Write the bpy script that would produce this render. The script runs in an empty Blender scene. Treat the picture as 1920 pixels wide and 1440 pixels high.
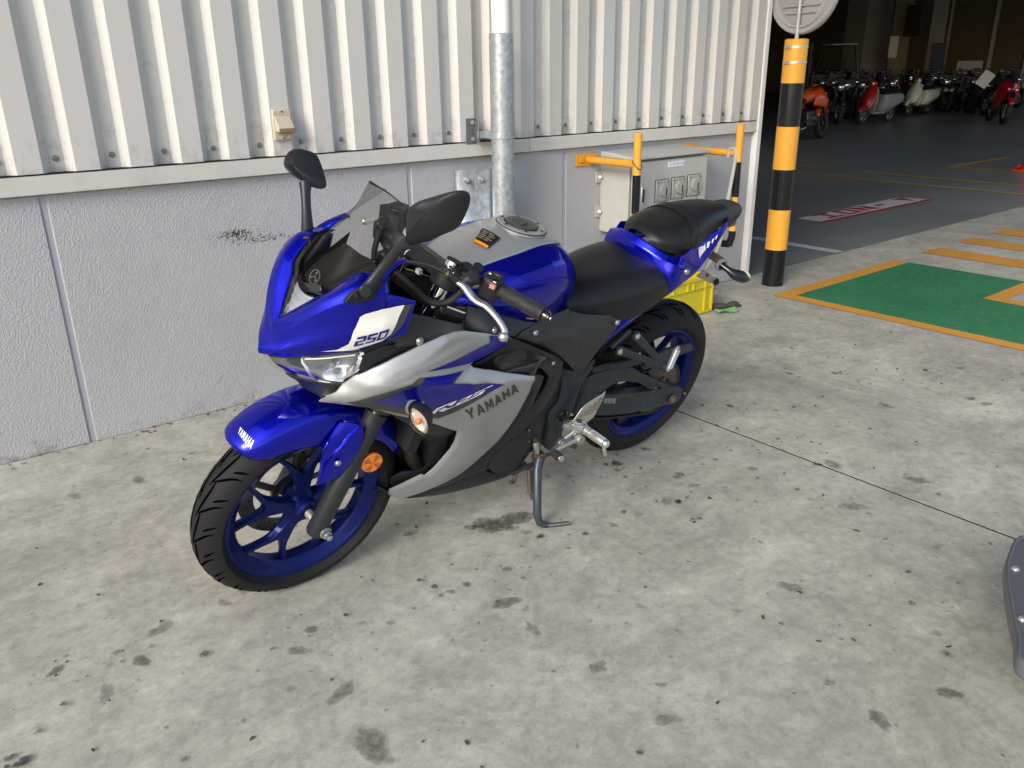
import bpy, bmesh, math, random
import numpy as np
from math import sin, cos, pi, radians, sqrt, atan2
from mathutils import Vector, Matrix
from mathutils.geometry import delaunay_2d_cdt
from mathutils.bvhtree import BVHTree

random.seed(7)
SC = bpy.context.scene
COL = SC.collection

# ------------------------------------------------------------------ camera
cam = bpy.data.cameras.new('camera')
cam.sensor_width = 36.0
cam.lens = 28.977
cam.clip_start = 0.05
cam.clip_end = 400
co = bpy.data.objects.new('camera', cam)
COL.objects.link(co)
co.matrix_world = Matrix(((0.780069, 0.231851, -0.581152, 0), (-0.625554, 0.269417, -0.732186, 0),
                          (-0.013185, 0.934698, 0.355199, 1.36986), (0, 0, 0, 1)))
SC.camera = co

# ------------------------------------------------------------------ light
SUN_EL = radians(30)
SUND = Vector((-sin(radians(68)) * cos(SUN_EL), -cos(radians(68)) * cos(SUN_EL), sin(SUN_EL)))   # towards the sun
w = bpy.data.worlds.new('World')
SC.world = w
w.use_nodes = True
wn = w.node_tree.nodes
sky = wn.new('ShaderNodeTexSky')
sky.sky_type = 'NISHITA'
sky.sun_disc = False
sky.sun_elevation = SUN_EL
sky.sun_rotation = atan2(SUND.x, SUND.y)
sky.air_density = 1.0
sky.dust_density = 2.0
sky.ozone_density = 0.6
wn['Background'].inputs['Strength'].default_value = 0.15
w.node_tree.links.new(sky.outputs[0], wn['Background'].inputs['Color'])
sl = bpy.data.lights.new('sun', 'SUN')
sl.energy = 1.75
sl.angle = radians(24)
sl.color = (1.0, 0.988, 0.968)
so = bpy.data.objects.new('sun', sl)
COL.objects.link(so)
so.rotation_euler = SUND.to_track_quat('Z', 'Y').to_euler()
SC.view_settings.view_transform = 'Standard'
SC.view_settings.look = 'None'
SC.view_settings.gamma = 1
SC.view_settings.use_curve_mapping = False
SC.view_settings.exposure = 0.62

# ------------------------------------------------------------------ naming helpers
def put(name, data, parent=None, loc=None):
    o = bpy.data.objects.new(name, data)
    COL.objects.link(o)
    if parent is not None:
        o.parent = parent
    if loc is not None:
        o.location = loc
    return o

def thing(name, label, cat, loc=(0, 0, 0), rz=0.0, group=None):
    o = put(name, None)
    o.empty_display_size = 0.1
    o.location = loc
    o.rotation_euler = (0, 0, rz)
    return tag(o, label, cat, group)

def tag(o, label, cat=None, group=None):
    o['label'] = label
    if cat: o['category'] = cat
    if group: o['group'] = group
    return o

def structure(o):
    o['kind'] = 'structure'
    return o

def stuff(o):
    o['kind'] = 'stuff'
    return o

# ------------------------------------------------------------------ mesh building
def crom(pts, n):
    """Catmull-Rom through pts, n steps per span"""
    P = [Vector(p) for p in pts]
    if len(P) < 3:
        a, b = P[0], P[-1]
        return [a.lerp(b, i / n) for i in range(n + 1)]
    Q = [P[0] * 2 - P[1]] + P + [P[-1] * 2 - P[-2]]
    out = []
    for i in range(1, len(Q) - 2):
        a, b, c, d = Q[i - 1], Q[i], Q[i + 1], Q[i + 2]
        for k in range(n):
            t = k / n
            out.append(0.5 * ((2 * b) + (c - a) * t + (2 * a - 5 * b + 4 * c - d) * t * t + (3 * b - a - 3 * c + d) * t ** 3))
    out.append(P[-1])
    return out

class MB:
    def __init__(s):
        s.v = []; s.f = []; s.mi = []; s.cur = 0
    def add(s, vs, fs):
        o = len(s.v)
        s.v += [tuple(p) for p in vs]
        s.f += [tuple(i + o for i in f) for f in fs]
        s.mi += [s.cur] * len(fs)
        return s
    def box(s, c, d, M=None):
        cx, cy, cz = c; x, y, z = d[0] / 2, d[1] / 2, d[2] / 2
        vs = [Vector((sx * x, sy * y, sz * z)) for sx in (-1, 1) for sy in (-1, 1) for sz in (-1, 1)]
        if M is not None: vs = [M @ p for p in vs]
        vs = [p + Vector(c) for p in vs]
        return s.add(vs, [(0, 1, 3, 2), (4, 6, 7, 5), (0, 4, 5, 1), (2, 3, 7, 6), (0, 2, 6, 4), (1, 5, 7, 3)])
    def tube(s, pts, r, n=12, cap=True, smooth=0, flat=None):
        """tube along pts; r a number or one per point; flat=(axis vector, factor) squashes the section"""
        if smooth:
            rr = r if hasattr(r, '__len__') else [r] * len(pts)
            q = crom([(p[0], p[1], p[2]) for p in pts], smooth)
            rq = [a.x for a in crom([(a, 0, 0) for a in rr], smooth)]
            pts, r = q, rq
        P = [Vector(p) for p in pts]
        R = r if hasattr(r, '__len__') else [r] * len(P)
        vs = []; fs = []
        up = None
        for i, p in enumerate(P):
            t = (P[min(i + 1, len(P) - 1)] - P[max(i - 1, 0)])
            t = t.normalized() if t.length > 1e-9 else Vector((0, 0, 1))
            if up is None:
                up = Vector((0, 0, 1)) if abs(t.z) < .9 else Vector((1, 0, 0))
            a = t.cross(up)
            a = a.normalized() if a.length > 1e-6 else t.orthogonal().normalized()
            b = a.cross(t).normalized(); up = b
            for k in range(n):
                d = (a * cos(2 * pi * k / n) + b * sin(2 * pi * k / n)) * R[i]
                if flat is not None:
                    ax = Vector(flat[0]).normalized(); d -= ax * d.dot(ax) * (1 - flat[1])
                vs.append(p + d)
        for i in range(len(P) - 1):
            for k in range(n):
                k2 = (k + 1) % n
                fs.append((i * n + k, i * n + k2, (i + 1) * n + k2, (i + 1) * n + k))
        if cap:
            fs.append(tuple(range(n - 1, -1, -1)))
            fs.append(tuple((len(P) - 1) * n + k for k in range(n)))
        return s.add(vs, fs)
    def lathe(s, prof, c, ax, n=48, close=False):
        """prof list of (radius, along axis)"""
        ax = Vector(ax).normalized(); c = Vector(c)
        a = ax.orthogonal().normalized(); b = ax.cross(a)
        m = len(prof); vs = []; fs = []
        for k in range(n):
            d = a * cos(2 * pi * k / n) + b * sin(2 * pi * k / n)
            for r, h in prof: vs.append(c + d * r + ax * h)
        for k in range(n):
            k2 = (k + 1) % n
            for j in range(m if close else m - 1):
                j2 = (j + 1) % m
                fs.append((k * m + j, k2 * m + j, k2 * m + j2, k * m + j2))
        return s.add(vs, fs)
    def disc(s, c, ax, r, h, n=20, bev=0.2):
        b = min(r, h) * bev
        return s.lathe([(1e-4, h), (r - b, h), (r, h - b), (r, 0), (1e-4, 0)], c, ax, n)
    def ball(s, c, r, n=14, sc=(1, 1, 1)):
        vs = [Vector(c) + Vector((0, 0, r * sc[2]))]; fs = []
        m = n // 2
        for i in range(1, m):
            for k in range(n):
                t = pi * i / m; p = 2 * pi * k / n
                vs.append(Vector(c) + Vector((r * sin(t) * cos(p) * sc[0], r * sin(t) * sin(p) * sc[1], r * cos(t) * sc[2])))
        vs.append(Vector(c) - Vector((0, 0, r * sc[2])))
        for k in range(n):
            fs.append((0, 1 + k, 1 + (k + 1) % n))
            fs.append((len(vs) - 1, 1 + (m - 2) * n + (k + 1) % n, 1 + (m - 2) * n + k))
            for i in range(m - 2):
                fs.append((1 + i * n + k, 1 + (i + 1) * n + k, 1 + (i + 1) * n + (k + 1) % n, 1 + i * n + (k + 1) % n))
        return s.add(vs, fs)
    def prism(s, poly, ext):
        """solid from a planar 3D outline and an extrusion vector"""
        P = [Vector(p) for p in poly]; e = Vector(ext); n = len(P)
        nrm = Vector((0, 0, 0))
        for i in range(n): nrm += P[i].cross(P[(i + 1) % n])
        if nrm.dot(e) > 0: P = P[::-1]
        return s.add(P + [p + e for p in P], [tuple(range(n)), tuple(2 * n - 1 - i for i in range(n))] +
                     [(i, i + n, (i + 1) % n + n, (i + 1) % n) for i in range(n)])
    def grid(s, rows, ni=1, nj=1, flip=False):
        """smooth sheet through a grid of points"""
        R = [crom(r, nj) for r in rows] if nj > 1 else [[Vector(p) for p in r] for r in rows]
        if ni > 1:
            cols = [crom([r[j] for r in R], ni) for j in range(len(R[0]))]
            R = [[c[i] for c in cols] for i in range(len(cols[0]))]
        m = len(R[0]); vs = [p for r in R for p in r]
        fs = []
        for i in range(len(R) - 1):
            for j in range(m - 1):
                q = (i * m + j, i * m + j + 1, (i + 1) * m + j + 1, (i + 1) * m + j)
                fs.append(q[::-1] if flip else q)
        return s.add(vs, fs)
    def compact(s):
        u = sorted({i for f in s.f for i in f}); k = {i: j for j, i in enumerate(u)}
        s.v = [s.v[i] for i in u]; s.f = [tuple(k[i] for i in f) for f in s.f]; s.mi = [0] * len(s.f)
        return s
    def mirror(s):
        n = len(s.v)
        s.v += [(x, -y, z) for x, y, z in s.v]
        s.f += [tuple(i + n for i in f[::-1]) for f in s.f]
        s.mi += list(s.mi)
        return s
    def build(s, name, mats, parent=None, ang=35, bevel=0, solid=0, weld=True, sub=0, loc=None, solid_off=-1):
        me = bpy.data.meshes.new(name)
        me.from_pydata(s.v, [], s.f)
        if not isinstance(mats, (list, tuple)): mats = [mats]
        for m in mats: me.materials.append(m)
        if len(mats) > 1: me.polygons.foreach_set('material_index', s.mi)
        if weld:
            bm = bmesh.new(); bm.from_mesh(me)
            bmesh.ops.remove_doubles(bm, verts=bm.verts, dist=1e-5)
            bmesh.ops.recalc_face_normals(bm, faces=bm.faces) if weld == 'n' else None
            bm.to_mesh(me); bm.free()
        me.validate()
        if ang:
            me.polygons.foreach_set('use_smooth', [True] * len(me.polygons))
            me.set_sharp_from_angle(angle=radians(ang))
        me.update()
        o = put(name, me, parent, loc)
        if solid:
            md = o.modifiers.new('solid', 'SOLIDIFY'); md.thickness = solid; md.offset = solid_off; md.use_even_offset = False
        if sub:
            md = o.modifiers.new('sub', 'SUBSURF'); md.levels = sub; md.render_levels = sub
        if bevel:
            md = o.modifiers.new('bevel', 'BEVEL'); md.width = bevel; md.segments = 2; md.limit_method = 'ANGLE'; md.angle_limit = radians(40)
            md.harden_normals = False
        return o

def copy_tree(o, parent=None):
    c = o.copy()
    COL.objects.link(c)
    c.parent = parent
    for ch in list(o.children):
        copy_tree(ch, c)
    return c

def inside(p, poly):
    x, y = p; c = False; n = len(poly)
    for i in range(n):
        x1, y1 = poly[i]; x2, y2 = poly[i - 1]
        if (y1 > y) != (y2 > y) and x < (x2 - x1) * (y - y1) / (y2 - y1) + x1: c = not c
    return c

def tri_poly(poly, step):
    """even triangulation of a 2D outline; returns verts, tris, edge distance, boundary loop indices"""
    P = [Vector((float(p[0]), float(p[1]))) for p in poly]
    B = []
    for i in range(len(P)):
        a, b = P[i], P[(i + 1) % len(P)]
        k = max(1, int(round((b - a).length / step)))
        B += [a.lerp(b, t / k) for t in range(k)]
    xs = [p.x for p in P]; ys = [p.y for p in P]
    bl = [(p.x, p.y) for p in B]
    A = np.array(bl); D = np.roll(A, -1, 0) - A; L2 = (D ** 2).sum(1) + 1e-12
    def dist(q):
        w_ = np.array(q) - A; t = np.clip((w_ * D).sum(1) / L2, 0, 1)
        return float(np.sqrt(((w_ - D * t[:, None]) ** 2).sum(1)).min())
    I = []
    y = min(ys) + step * .5; r = 0
    while y < max(ys):
        x = min(xs) + step * (.5 if r % 2 else .25)
        while x < max(xs):
            if inside((x, y), bl) and dist((x, y)) > step * .45: I.append(Vector((x, y)))
            x += step
        y += step * .87; r += 1
    nb = len(B)
    vs, es, fs, ov, oe, of = delaunay_2d_cdt(B + I, [(i, (i + 1) % nb) for i in range(nb)], [list(range(nb))], 1, 1e-6)
    vs = [(p.x, p.y) for p in vs]
    fs = [tuple(f) for f in fs]
    back = {}
    for k, src_ in enumerate(ov):
        for q in src_: back[q] = k
    loop = [back.get(i, i) for i in range(nb)]
    d = [dist(p) for p in vs]
    return vs, fs, d, loop

#<RBF>
class RBF:
    """thin plate spline y(x,z) through points (x,y,z)"""
    def __init__(s, pts):
        P = np.array(pts, float); s.c = P[:, [0, 2]]; n = len(P)
        K = s.k(np.linalg.norm(s.c[:, None] - s.c[None], axis=2)) + np.eye(n) * 1.5e-4
        Q = np.c_[np.ones(n), s.c]
        A = np.block([[K, Q], [Q.T, np.zeros((3, 3))]])
        s.w = np.linalg.solve(A, np.r_[P[:, 1], 0, 0, 0])
    @staticmethod
    def k(r): return np.where(r > 1e-9, r * r * np.log(np.maximum(r, 1e-9)), 0.0)
    def __call__(s, x, z):
        r = np.hypot(s.c[:, 0] - x, s.c[:, 1] - z)
        return float(s.k(r) @ s.w[:-3] + s.w[-3] + s.w[-2] * x + s.w[-1] * z)
#</RBF>

def panel(name, poly, f, mat, parent, step=.014, thick=.004, lip=.004, lw=.012, off=0.0, side=1, both=False):
    """moulded side panel: outline in the x-z plane laid on the body surface y=f(x,z), edges rolled in"""
    vs, fs, d, loop = tri_poly(poly, step)
    mb = MB()
    V = []
    for (x, z), dd in zip(vs, d):
        l = lip * max(0.0, 1 - dd / lw) ** 2
        V.append((x, f(x, z) + off - l, z))
    # orientation: outward is +y
    F = []
    for t in fs:
        a, b, c = (Vector(V[i]) for i in t[:3])
        F.append(t if (b - a).cross(c - a).y > 0 else t[::-1])
    n = len(V)
    if thick:
        W = [(V[i][0], V[i][1] - thick, V[i][2]) for i in loop]
        m = len(loop)
        ar = sum(vs[loop[i]][0] * vs[loop[(i + 1) % m]][1] - vs[loop[(i + 1) % m]][0] * vs[loop[i]][1] for i in range(m))
        for i in range(m):
            q = (loop[i], loop[(i + 1) % m], n + (i + 1) % m, n + i)
            F.append(q if ar < 0 else q[::-1])
        V = V + W
    if side < 0:
        V = [(x, -y, z) for x, y, z in V]; F = [t[::-1] for t in F]
    mb.add(V, F)
    o = mb.build(name, mat, parent, ang=50)
    if both:
        m2 = MB(); m2.add([(x, -y, z) for x, y, z in V], [t[::-1] for t in F]); m2.build(name, mat, parent, ang=50)
    return o

def bvh_of(o):
    me = o.data
    return BVHTree.FromPolygons([v.co[:] for v in me.vertices], [tuple(p.vertices) for p in me.polygons])

def decal3(name, poly, bv, mat, parent, step=.015, off=.0012):
    """flat print laid on a body part: 3D outline snapped to the surface"""
    P = [Vector(p) for p in poly]
    c = sum(P, Vector()) / len(P)
    n = Vector((0, 0, 0))
    for i in range(len(P)): n += (P[i] - c).cross(P[(i + 1) % len(P)] - c)
    n.normalize(); u = (P[1] - P[0]).normalized(); u = (u - n * u.dot(n)).normalized(); v_ = n.cross(u)
    q = [((p - c).dot(u), (p - c).dot(v_)) for p in P]
    h = [(p - c).dot(n) for p in P]
    vs, fs, d, loop = tri_poly(q, step)
    V = []
    for a, b in vs:
        hh = min(range(len(q)), key=lambda i: (q[i][0] - a) ** 2 + (q[i][1] - b) ** 2)
        p = c + u * a + v_ * b + n * (h[hh] * .5)
        loc, nr, idx, dist = bv.find_nearest(p)
        V.append((loc, nr))
    return V, fs, off

def lay(mb, res):
    V, fs, off = res
    P = [l + nr * off for l, nr in V]
    F = []
    for t in fs:
        a, b, c = (P[i] for i in t[:3])
        F.append(t if (b - a).cross(c - a).dot(V[t[0]][1]) > 0 else t[::-1])
    mb.add(P, F)

GL = {
 'Y': [[(0, 1), (.3, 1), (.5, .64), (.7, 1), (1, 1), (.64, .42), (.64, 0), (.36, 0), (.36, .42)]],
 'A': [[(0, 0), (.36, 1), (.5, 1), (.5, .72), (.41, .4), (.5, .4), (.5, .21), (.35, .21), (.28, 0)],
       [(1, 0), (.72, 0), (.65, .21), (.5, .21), (.5, .4), (.59, .4), (.5, .72), (.5, 1), (.64, 1)]],
 'M': [[(0, 0), (0, 1), (.3, 1), (.5, .5), (.7, 1), (1, 1), (1, 0), (.76, 0), (.76, .6), (.58, .18), (.42, .18), (.24, .6), (.24, 0)]],
 'H': [[(0, 0), (0, 1), (.28, 1), (.28, .62), (.72, .62), (.72, 1), (1, 1), (1, 0), (.72, 0), (.72, .4), (.28, .4), (.28, 0)]],
 '2': [[(0, 1), (1, 1), (1, .42), (.28, .42), (.28, .2), (1, .2), (1, 0), (0, 0), (0, .6), (.72, .6), (.72, .8), (0, .8)]],
 '5': [[(1, 1), (0, 1), (0, .42), (.72, .42), (.72, .2), (0, .2), (0, 0), (1, 0), (1, .6), (.28, .6), (.28, .8), (1, .8)]],
 '0': [[(0, 0), (0, 1), (.5, 1), (.5, .8), (.27, .8), (.27, .2), (.5, .2), (.5, 0)],
       [(1, 0), (.5, 0), (.5, .2), (.73, .2), (.73, .8), (.5, .8), (.5, 1), (1, 1)]],
 'R': [[(0, 0), (0, 1), (.5, 1), (.5, .8), (.27, .8), (.27, .58), (.5, .58), (.5, .38), (.27, .38), (.27, 0)],
       [(.5, 1), (1, 1), (1, .38), (.74, .38), (1, 0), (.7, 0), (.5, .38), (.5, .58), (.73, .58), (.73, .8), (.5, .8)]],
 'I': [[(0, 0), (0, .2), (.36, .2), (.36, .8), (0, .8), (0, 1), (1, 1), (1, .8), (.64, .8), (.64, .2), (1, .2), (1, 0)]],
 'N': [[(0, 0), (0, 1), (.28, 1), (.72, .42), (.72, 1), (1, 1), (1, 0), (.72, 0), (.28, .58), (.28, 0)]],
 '-': [[(.1, .4), (.1, .62), (.9, .62), (.9, .4)]],
 'V': [[(0, 1), (1, 1), (.5, 0)]],
}

def word(txt, quad, gap=.18):
    """outlines of a word set in a 3D quad (lower left, lower right, upper right, upper left)"""
    a, b, c, d = (Vector(p) for p in quad)
    n = len(txt); wd = 1 / (n + gap * (n - 1)); out = []
    for i, ch in enumerate(txt):
        if ch == ' ': continue
        x0 = i * wd * (1 + gap)
        for poly in GL[ch]:
            out.append([(a.lerp(b, x0 + wd * x)).lerp(d.lerp(c, x0 + wd * x), y) for x, y in poly])
    return out

# ------------------------------------------------------------------ materials
MATS = {}
def mat(name, col, rough=.5, metal=0.0, coat=0.0, spec=.5, noise=0.0, nscale=20.0, bump=0.0, bscale=200.0, rvar=0.0,
        trans=0.0, ior=1.45, coat_rough=.03, emit=None, alpha=None, dirt=0.0, dirtcol=(.12, .11, .10), dscale=4.0):
    if name in MATS: return MATS[name]
    m = bpy.data.materials.new(name); m.use_nodes = True
    N = m.node_tree.nodes; L = m.node_tree.links; b = N['Principled BSDF']
    b.inputs['Base Color'].default_value = (*col, 1)
    b.inputs['Roughness'].default_value = rough
    b.inputs['Metallic'].default_value = metal
    b.inputs['Coat Weight'].default_value = coat
    b.inputs['Coat Roughness'].default_value = coat_rough
    b.inputs['Specular IOR Level'].default_value = spec
    b.inputs['Transmission Weight'].default_value = trans
    b.inputs['IOR'].default_value = ior
    tc = N.new('ShaderNodeTexCoord')
    if noise or rvar or dirt:
        nz = N.new('ShaderNodeTexNoise'); nz.inputs['Scale'].default_value = nscale; nz.inputs['Detail'].default_value = 5
        nz.inputs['Roughness'].default_value = .65
        L.new(tc.outputs['Object'], nz.inputs['Vector'])
        colsock = None
        if noise:
            mx = N.new('ShaderNodeMixRGB')
            mx.inputs[1].default_value = (*[max(0, c * (1 - noise)) for c in col], 1)
            mx.inputs[2].default_value = (*[min(1, c * (1 + noise)) for c in col], 1)
            L.new(nz.outputs['Fac'], mx.inputs[0]); colsock = mx.outputs[0]
        if dirt:
            nd = N.new('ShaderNodeTexNoise'); nd.inputs['Scale'].default_value = dscale; nd.inputs['Detail'].default_value = 8; nd.inputs['Roughness'].default_value = .7
            L.new(tc.outputs['Object'], nd.inputs['Vector'])
            rp = N.new('ShaderNodeMapRange'); rp.inputs[1].default_value = .5; rp.inputs[2].default_value = .75; rp.inputs[4].default_value = dirt
            L.new(nd.outputs['Fac'], rp.inputs[0])
            m2 = N.new('ShaderNodeMixRGB'); m2.inputs[1].default_value = (*col, 1); m2.inputs[2].default_value = (*dirtcol, 1)
            L.new(rp.outputs[0], m2.inputs[0])
            if colsock: L.new(colsock, m2.inputs[1])
            colsock = m2.outputs[0]
        if colsock: L.new(colsock, b.inputs['Base Color'])
        if rvar:
            mr = N.new('ShaderNodeMapRange'); mr.inputs[3].default_value = max(0, rough - rvar); mr.inputs[4].default_value = min(1, rough + rvar)
            L.new(nz.outputs['Fac'], mr.inputs[0]); L.new(mr.outputs[0], b.inputs['Roughness'])
    if bump:
        nb = N.new('ShaderNodeTexNoise'); nb.inputs['Scale'].default_value = bscale; nb.inputs['Detail'].default_value = 3
        L.new(tc.outputs['Object'], nb.inputs['Vector'])
        bp = N.new('ShaderNodeBump'); bp.inputs['Strength'].default_value = min(1, bump); bp.inputs['Distance'].default_value = .001
        L.new(nb.outputs['Fac'], bp.inputs['Height']); L.new(bp.outputs[0], b.inputs['Normal'])
    MATS[name] = m
    return m

def nodes_of(m): return m.node_tree.nodes, m.node_tree.links, m.node_tree.nodes['Principled BSDF']

def concrete(name, base, dark, spots=1.0, rough=.75, blot=.5, bmp=.25, speck=(.045, .042, .038)):
    m = bpy.data.materials.new(name); m.use_nodes = True; N, L, b = nodes_of(m)
    geo = N.new('ShaderNodeNewGeometry')
    def noise(sc, det=6, ro=.6, vec=None, dist=0):
        n = N.new('ShaderNodeTexNoise'); n.inputs['Scale'].default_value = sc; n.inputs['Detail'].default_value = det
        n.inputs['Roughness'].default_value = ro; n.inputs['Distortion'].default_value = dist
        L.new(vec or geo.outputs['Position'], n.inputs['Vector']); return n.outputs['Fac']
    def mapr(s, a, b_, c=0, d=1):
        r = N.new('ShaderNodeMapRange'); r.inputs[1].default_value = a; r.inputs[2].default_value = b_; r.inputs[3].default_value = c; r.inputs[4].default_value = d
        L.new(s, r.inputs[0]); return r.outputs[0]
    def mix(f, a, b_, mode='MIX'):
        x = N.new('ShaderNodeMixRGB'); x.blend_type = mode
        if isinstance(f, (int, float)): x.inputs[0].default_value = f
        else: L.new(f, x.inputs[0])
        for i, s in ((1, a), (2, b_)):
            if isinstance(s, tuple): x.inputs[i].default_value = (*s, 1)
            else: L.new(s, x.inputs[i])
        return x.outputs[0]
    c = mix(mapr(noise(1.1, 8, .62, dist=.4), .35, .68), base, tuple(a * k for a, k in zip(base, (.78, .80, .80))))
    c = mix(mapr(noise(.55, 5, .6), .4, .7, 0, .5), c, tuple(a * k for a, k in zip(base, (1.10, 1.03, 1.0))))
    c = mix(mapr(noise(7, 9, .75, dist=.5), .50, .78, 0, blot), c, dark)
    c = mix(mapr(noise(3.2, 10, .78, dist=.8), .52, .74, 0, blot * .95), c, dark)
    c = mix(mapr(noise(1.6, 9, .74, dist=1.2), .50, .70, 0, .42), c, tuple(a * k for a, k in zip(base, (.64, .63, .60))))
    c = mix(mapr(noise(11, 8, .8, dist=.6), .56, .70, 0, .40), c, tuple(min(1, a * 1.22) for a in base))
    c = mix(mapr(noise(.85, 9, .72, dist=1.0), .42, .62, 0, .60), c, tuple(a * k for a, k in zip(base, (.70, .71, .70))))
    c = mix(mapr(noise(2.4, 9, .72, dist=.7), .50, .66, 0, .55), c, tuple(min(1, a * 1.20) for a in base))
    # trowel streaks
    mp = N.new('ShaderNodeMapping'); mp.inputs['Rotation'].default_value = (0, 0, .45); mp.inputs['Scale'].default_value = (1.2, 9, 1)
    L.new(geo.outputs['Position'], mp.inputs['Vector'])
    c = mix(mapr(noise(2.2, 8, .7, mp.outputs[0], .6), .52, .78, 0, .30), c, tuple(a * .68 for a in base))
    mp2 = N.new('ShaderNodeMapping'); mp2.inputs['Rotation'].default_value = (0, 0, -.3); mp2.inputs['Scale'].default_value = (1, 6, 1)
    L.new(geo.outputs['Position'], mp2.inputs['Vector'])
    c = mix(mapr(noise(3.0, 8, .7, mp2.outputs[0], .3), .55, .8, 0, .35), c, tuple(min(1, a * 1.18) for a in base))
    # hairline cracks
    vc = N.new('ShaderNodeTexVoronoi'); vc.feature = 'DISTANCE_TO_EDGE'; vc.inputs['Scale'].default_value = .55
    nv = N.new('ShaderNodeTexNoise'); nv.inputs['Scale'].default_value = 3; nv.inputs['Detail'].default_value = 9; nv.inputs['Roughness'].default_value = .6; L.new(geo.outputs['Position'], nv.inputs['Vector'])
    sv = N.new('ShaderNodeVectorMath'); sv.operation = 'SCALE'; sv.inputs['Scale'].default_value = .35; L.new(nv.outputs['Color'], sv.inputs[0])
    av = N.new('ShaderNodeVectorMath'); av.operation = 'ADD'; L.new(geo.outputs['Position'], av.inputs[0]); L.new(sv.outputs[0], av.inputs[1]); L.new(av.outputs[0], vc.inputs['Vector'])
    ck = N.new('ShaderNodeMath'); ck.operation = 'MULTIPLY'; L.new(mapr(vc.outputs['Distance'], .0006, .0022, 1, 0), ck.inputs[0]); L.new(mapr(noise(1.7, 4, .6), .55, .70, 0, .25), ck.inputs[1])
    c = mix(ck.outputs[0], c, tuple(a * .35 for a in base))
    # fine grit
    c = mix(mapr(noise(160, 3, .8), .3, .7, 0, .50), c, tuple(a * .62 for a in base))
    c = mix(mapr(noise(42, 6, .8), .53, .70, 0, .62), c, tuple(a * .52 for a in base))
    c = mix(mapr(noise(17, 8, .8, dist=.4), .54, .72, 0, .55), c, tuple(a * .60 for a in base))
    c = mix(mapr(noise(26, 6, .75), .62, .74, 0, .5), c, tuple(min(1, a * 1.25) for a in base))
    if spots:
        for sc, lo, hi, amt, seed in ((16, .03, .06, .45, 3.1), (34, .03, .06, .6, 7.7)):
            v = N.new('ShaderNodeTexVoronoi'); v.inputs['Scale'].default_value = sc
            ad = N.new('ShaderNodeVectorMath'); ad.operation = 'ADD'
            nn = N.new('ShaderNodeTexNoise'); nn.inputs['Scale'].default_value = sc * 2.6; nn.inputs['Detail'].default_value = 4
            L.new(geo.outputs['Position'], nn.inputs['Vector'])
            scl = N.new('ShaderNodeVectorMath'); scl.operation = 'SCALE'; scl.inputs['Scale'].default_value = .55 / sc
            L.new(nn.outputs['Color'], scl.inputs[0]); L.new(geo.outputs['Position'], ad.inputs[0]); L.new(scl.outputs[0], ad.inputs[1])
            of = N.new('ShaderNodeVectorMath'); of.operation = 'ADD'; of.inputs[1].default_value = (seed, seed * 1.7, 0)
            L.new(ad.outputs[0], of.inputs[0]); L.new(of.outputs[0], v.inputs['Vector'])
            sel = mapr(v.outputs['Color'], .62, .66)      # only some cells carry a spot
            sp = N.new('ShaderNodeSeparateColor'); L.new(v.outputs['Color'], sp.inputs[0])
            sel = mapr(sp.outputs[0], .70, .98)
            d = N.new('ShaderNodeMath'); d.operation = 'DIVIDE'; L.new(v.outputs['Distance'], d.inputs[0])
            sz = mapr(sp.outputs[1], 0, 1, .25, 1.0); L.new(sz, d.inputs[1])
            f = mapr(d.outputs[0], .12, .30, 1, 0)
            ml = N.new('ShaderNodeMath'); ml.operation = 'MULTIPLY'; L.new(f, ml.inputs[0]); L.new(sel, ml.inputs[1])
            m2 = N.new('ShaderNodeMath'); m2.operation = 'MULTIPLY'; L.new(ml.outputs[0], m2.inputs[0]); m2.inputs[1].default_value = amt * spots
            c = mix(m2.outputs[0], c, speck)
    # cloudy wear laid over everything
    for sc_, det, lo_, hi_, a_, d_ in ((1.3, 10, .36, .64, .78, 1.5), (8.5, 10, .36, .66, .84, .5), (30, 8, .34, .66, .84, .2)):
        q = noise(sc_, det, .72, dist=d_); q = mapr(q, lo_, hi_, a_, 1.10)
        cc = N.new('ShaderNodeCombineColor')
        for i_, k_ in enumerate((1.0, 1.0, 1.0)): L.new(q, cc.inputs[i_])
        c = mix(1.0, c, cc.outputs[0], 'MULTIPLY')
    L.new(c, b.inputs['Base Color'])
    L.new(mapr(noise(5, 6, .7), .3, .7, rough - .22, rough + .02), b.inputs['Roughness'])
    b.inputs['Specular IOR Level'].default_value = .35
    bp = N.new('ShaderNodeBump'); bp.inputs['Strength'].default_value = bmp; bp.inputs['Distance'].default_value = .002
    L.new(noise(60, 6, .7), bp.inputs['Height']); L.new(bp.outputs[0], b.inputs['Normal'])
    return m

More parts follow.
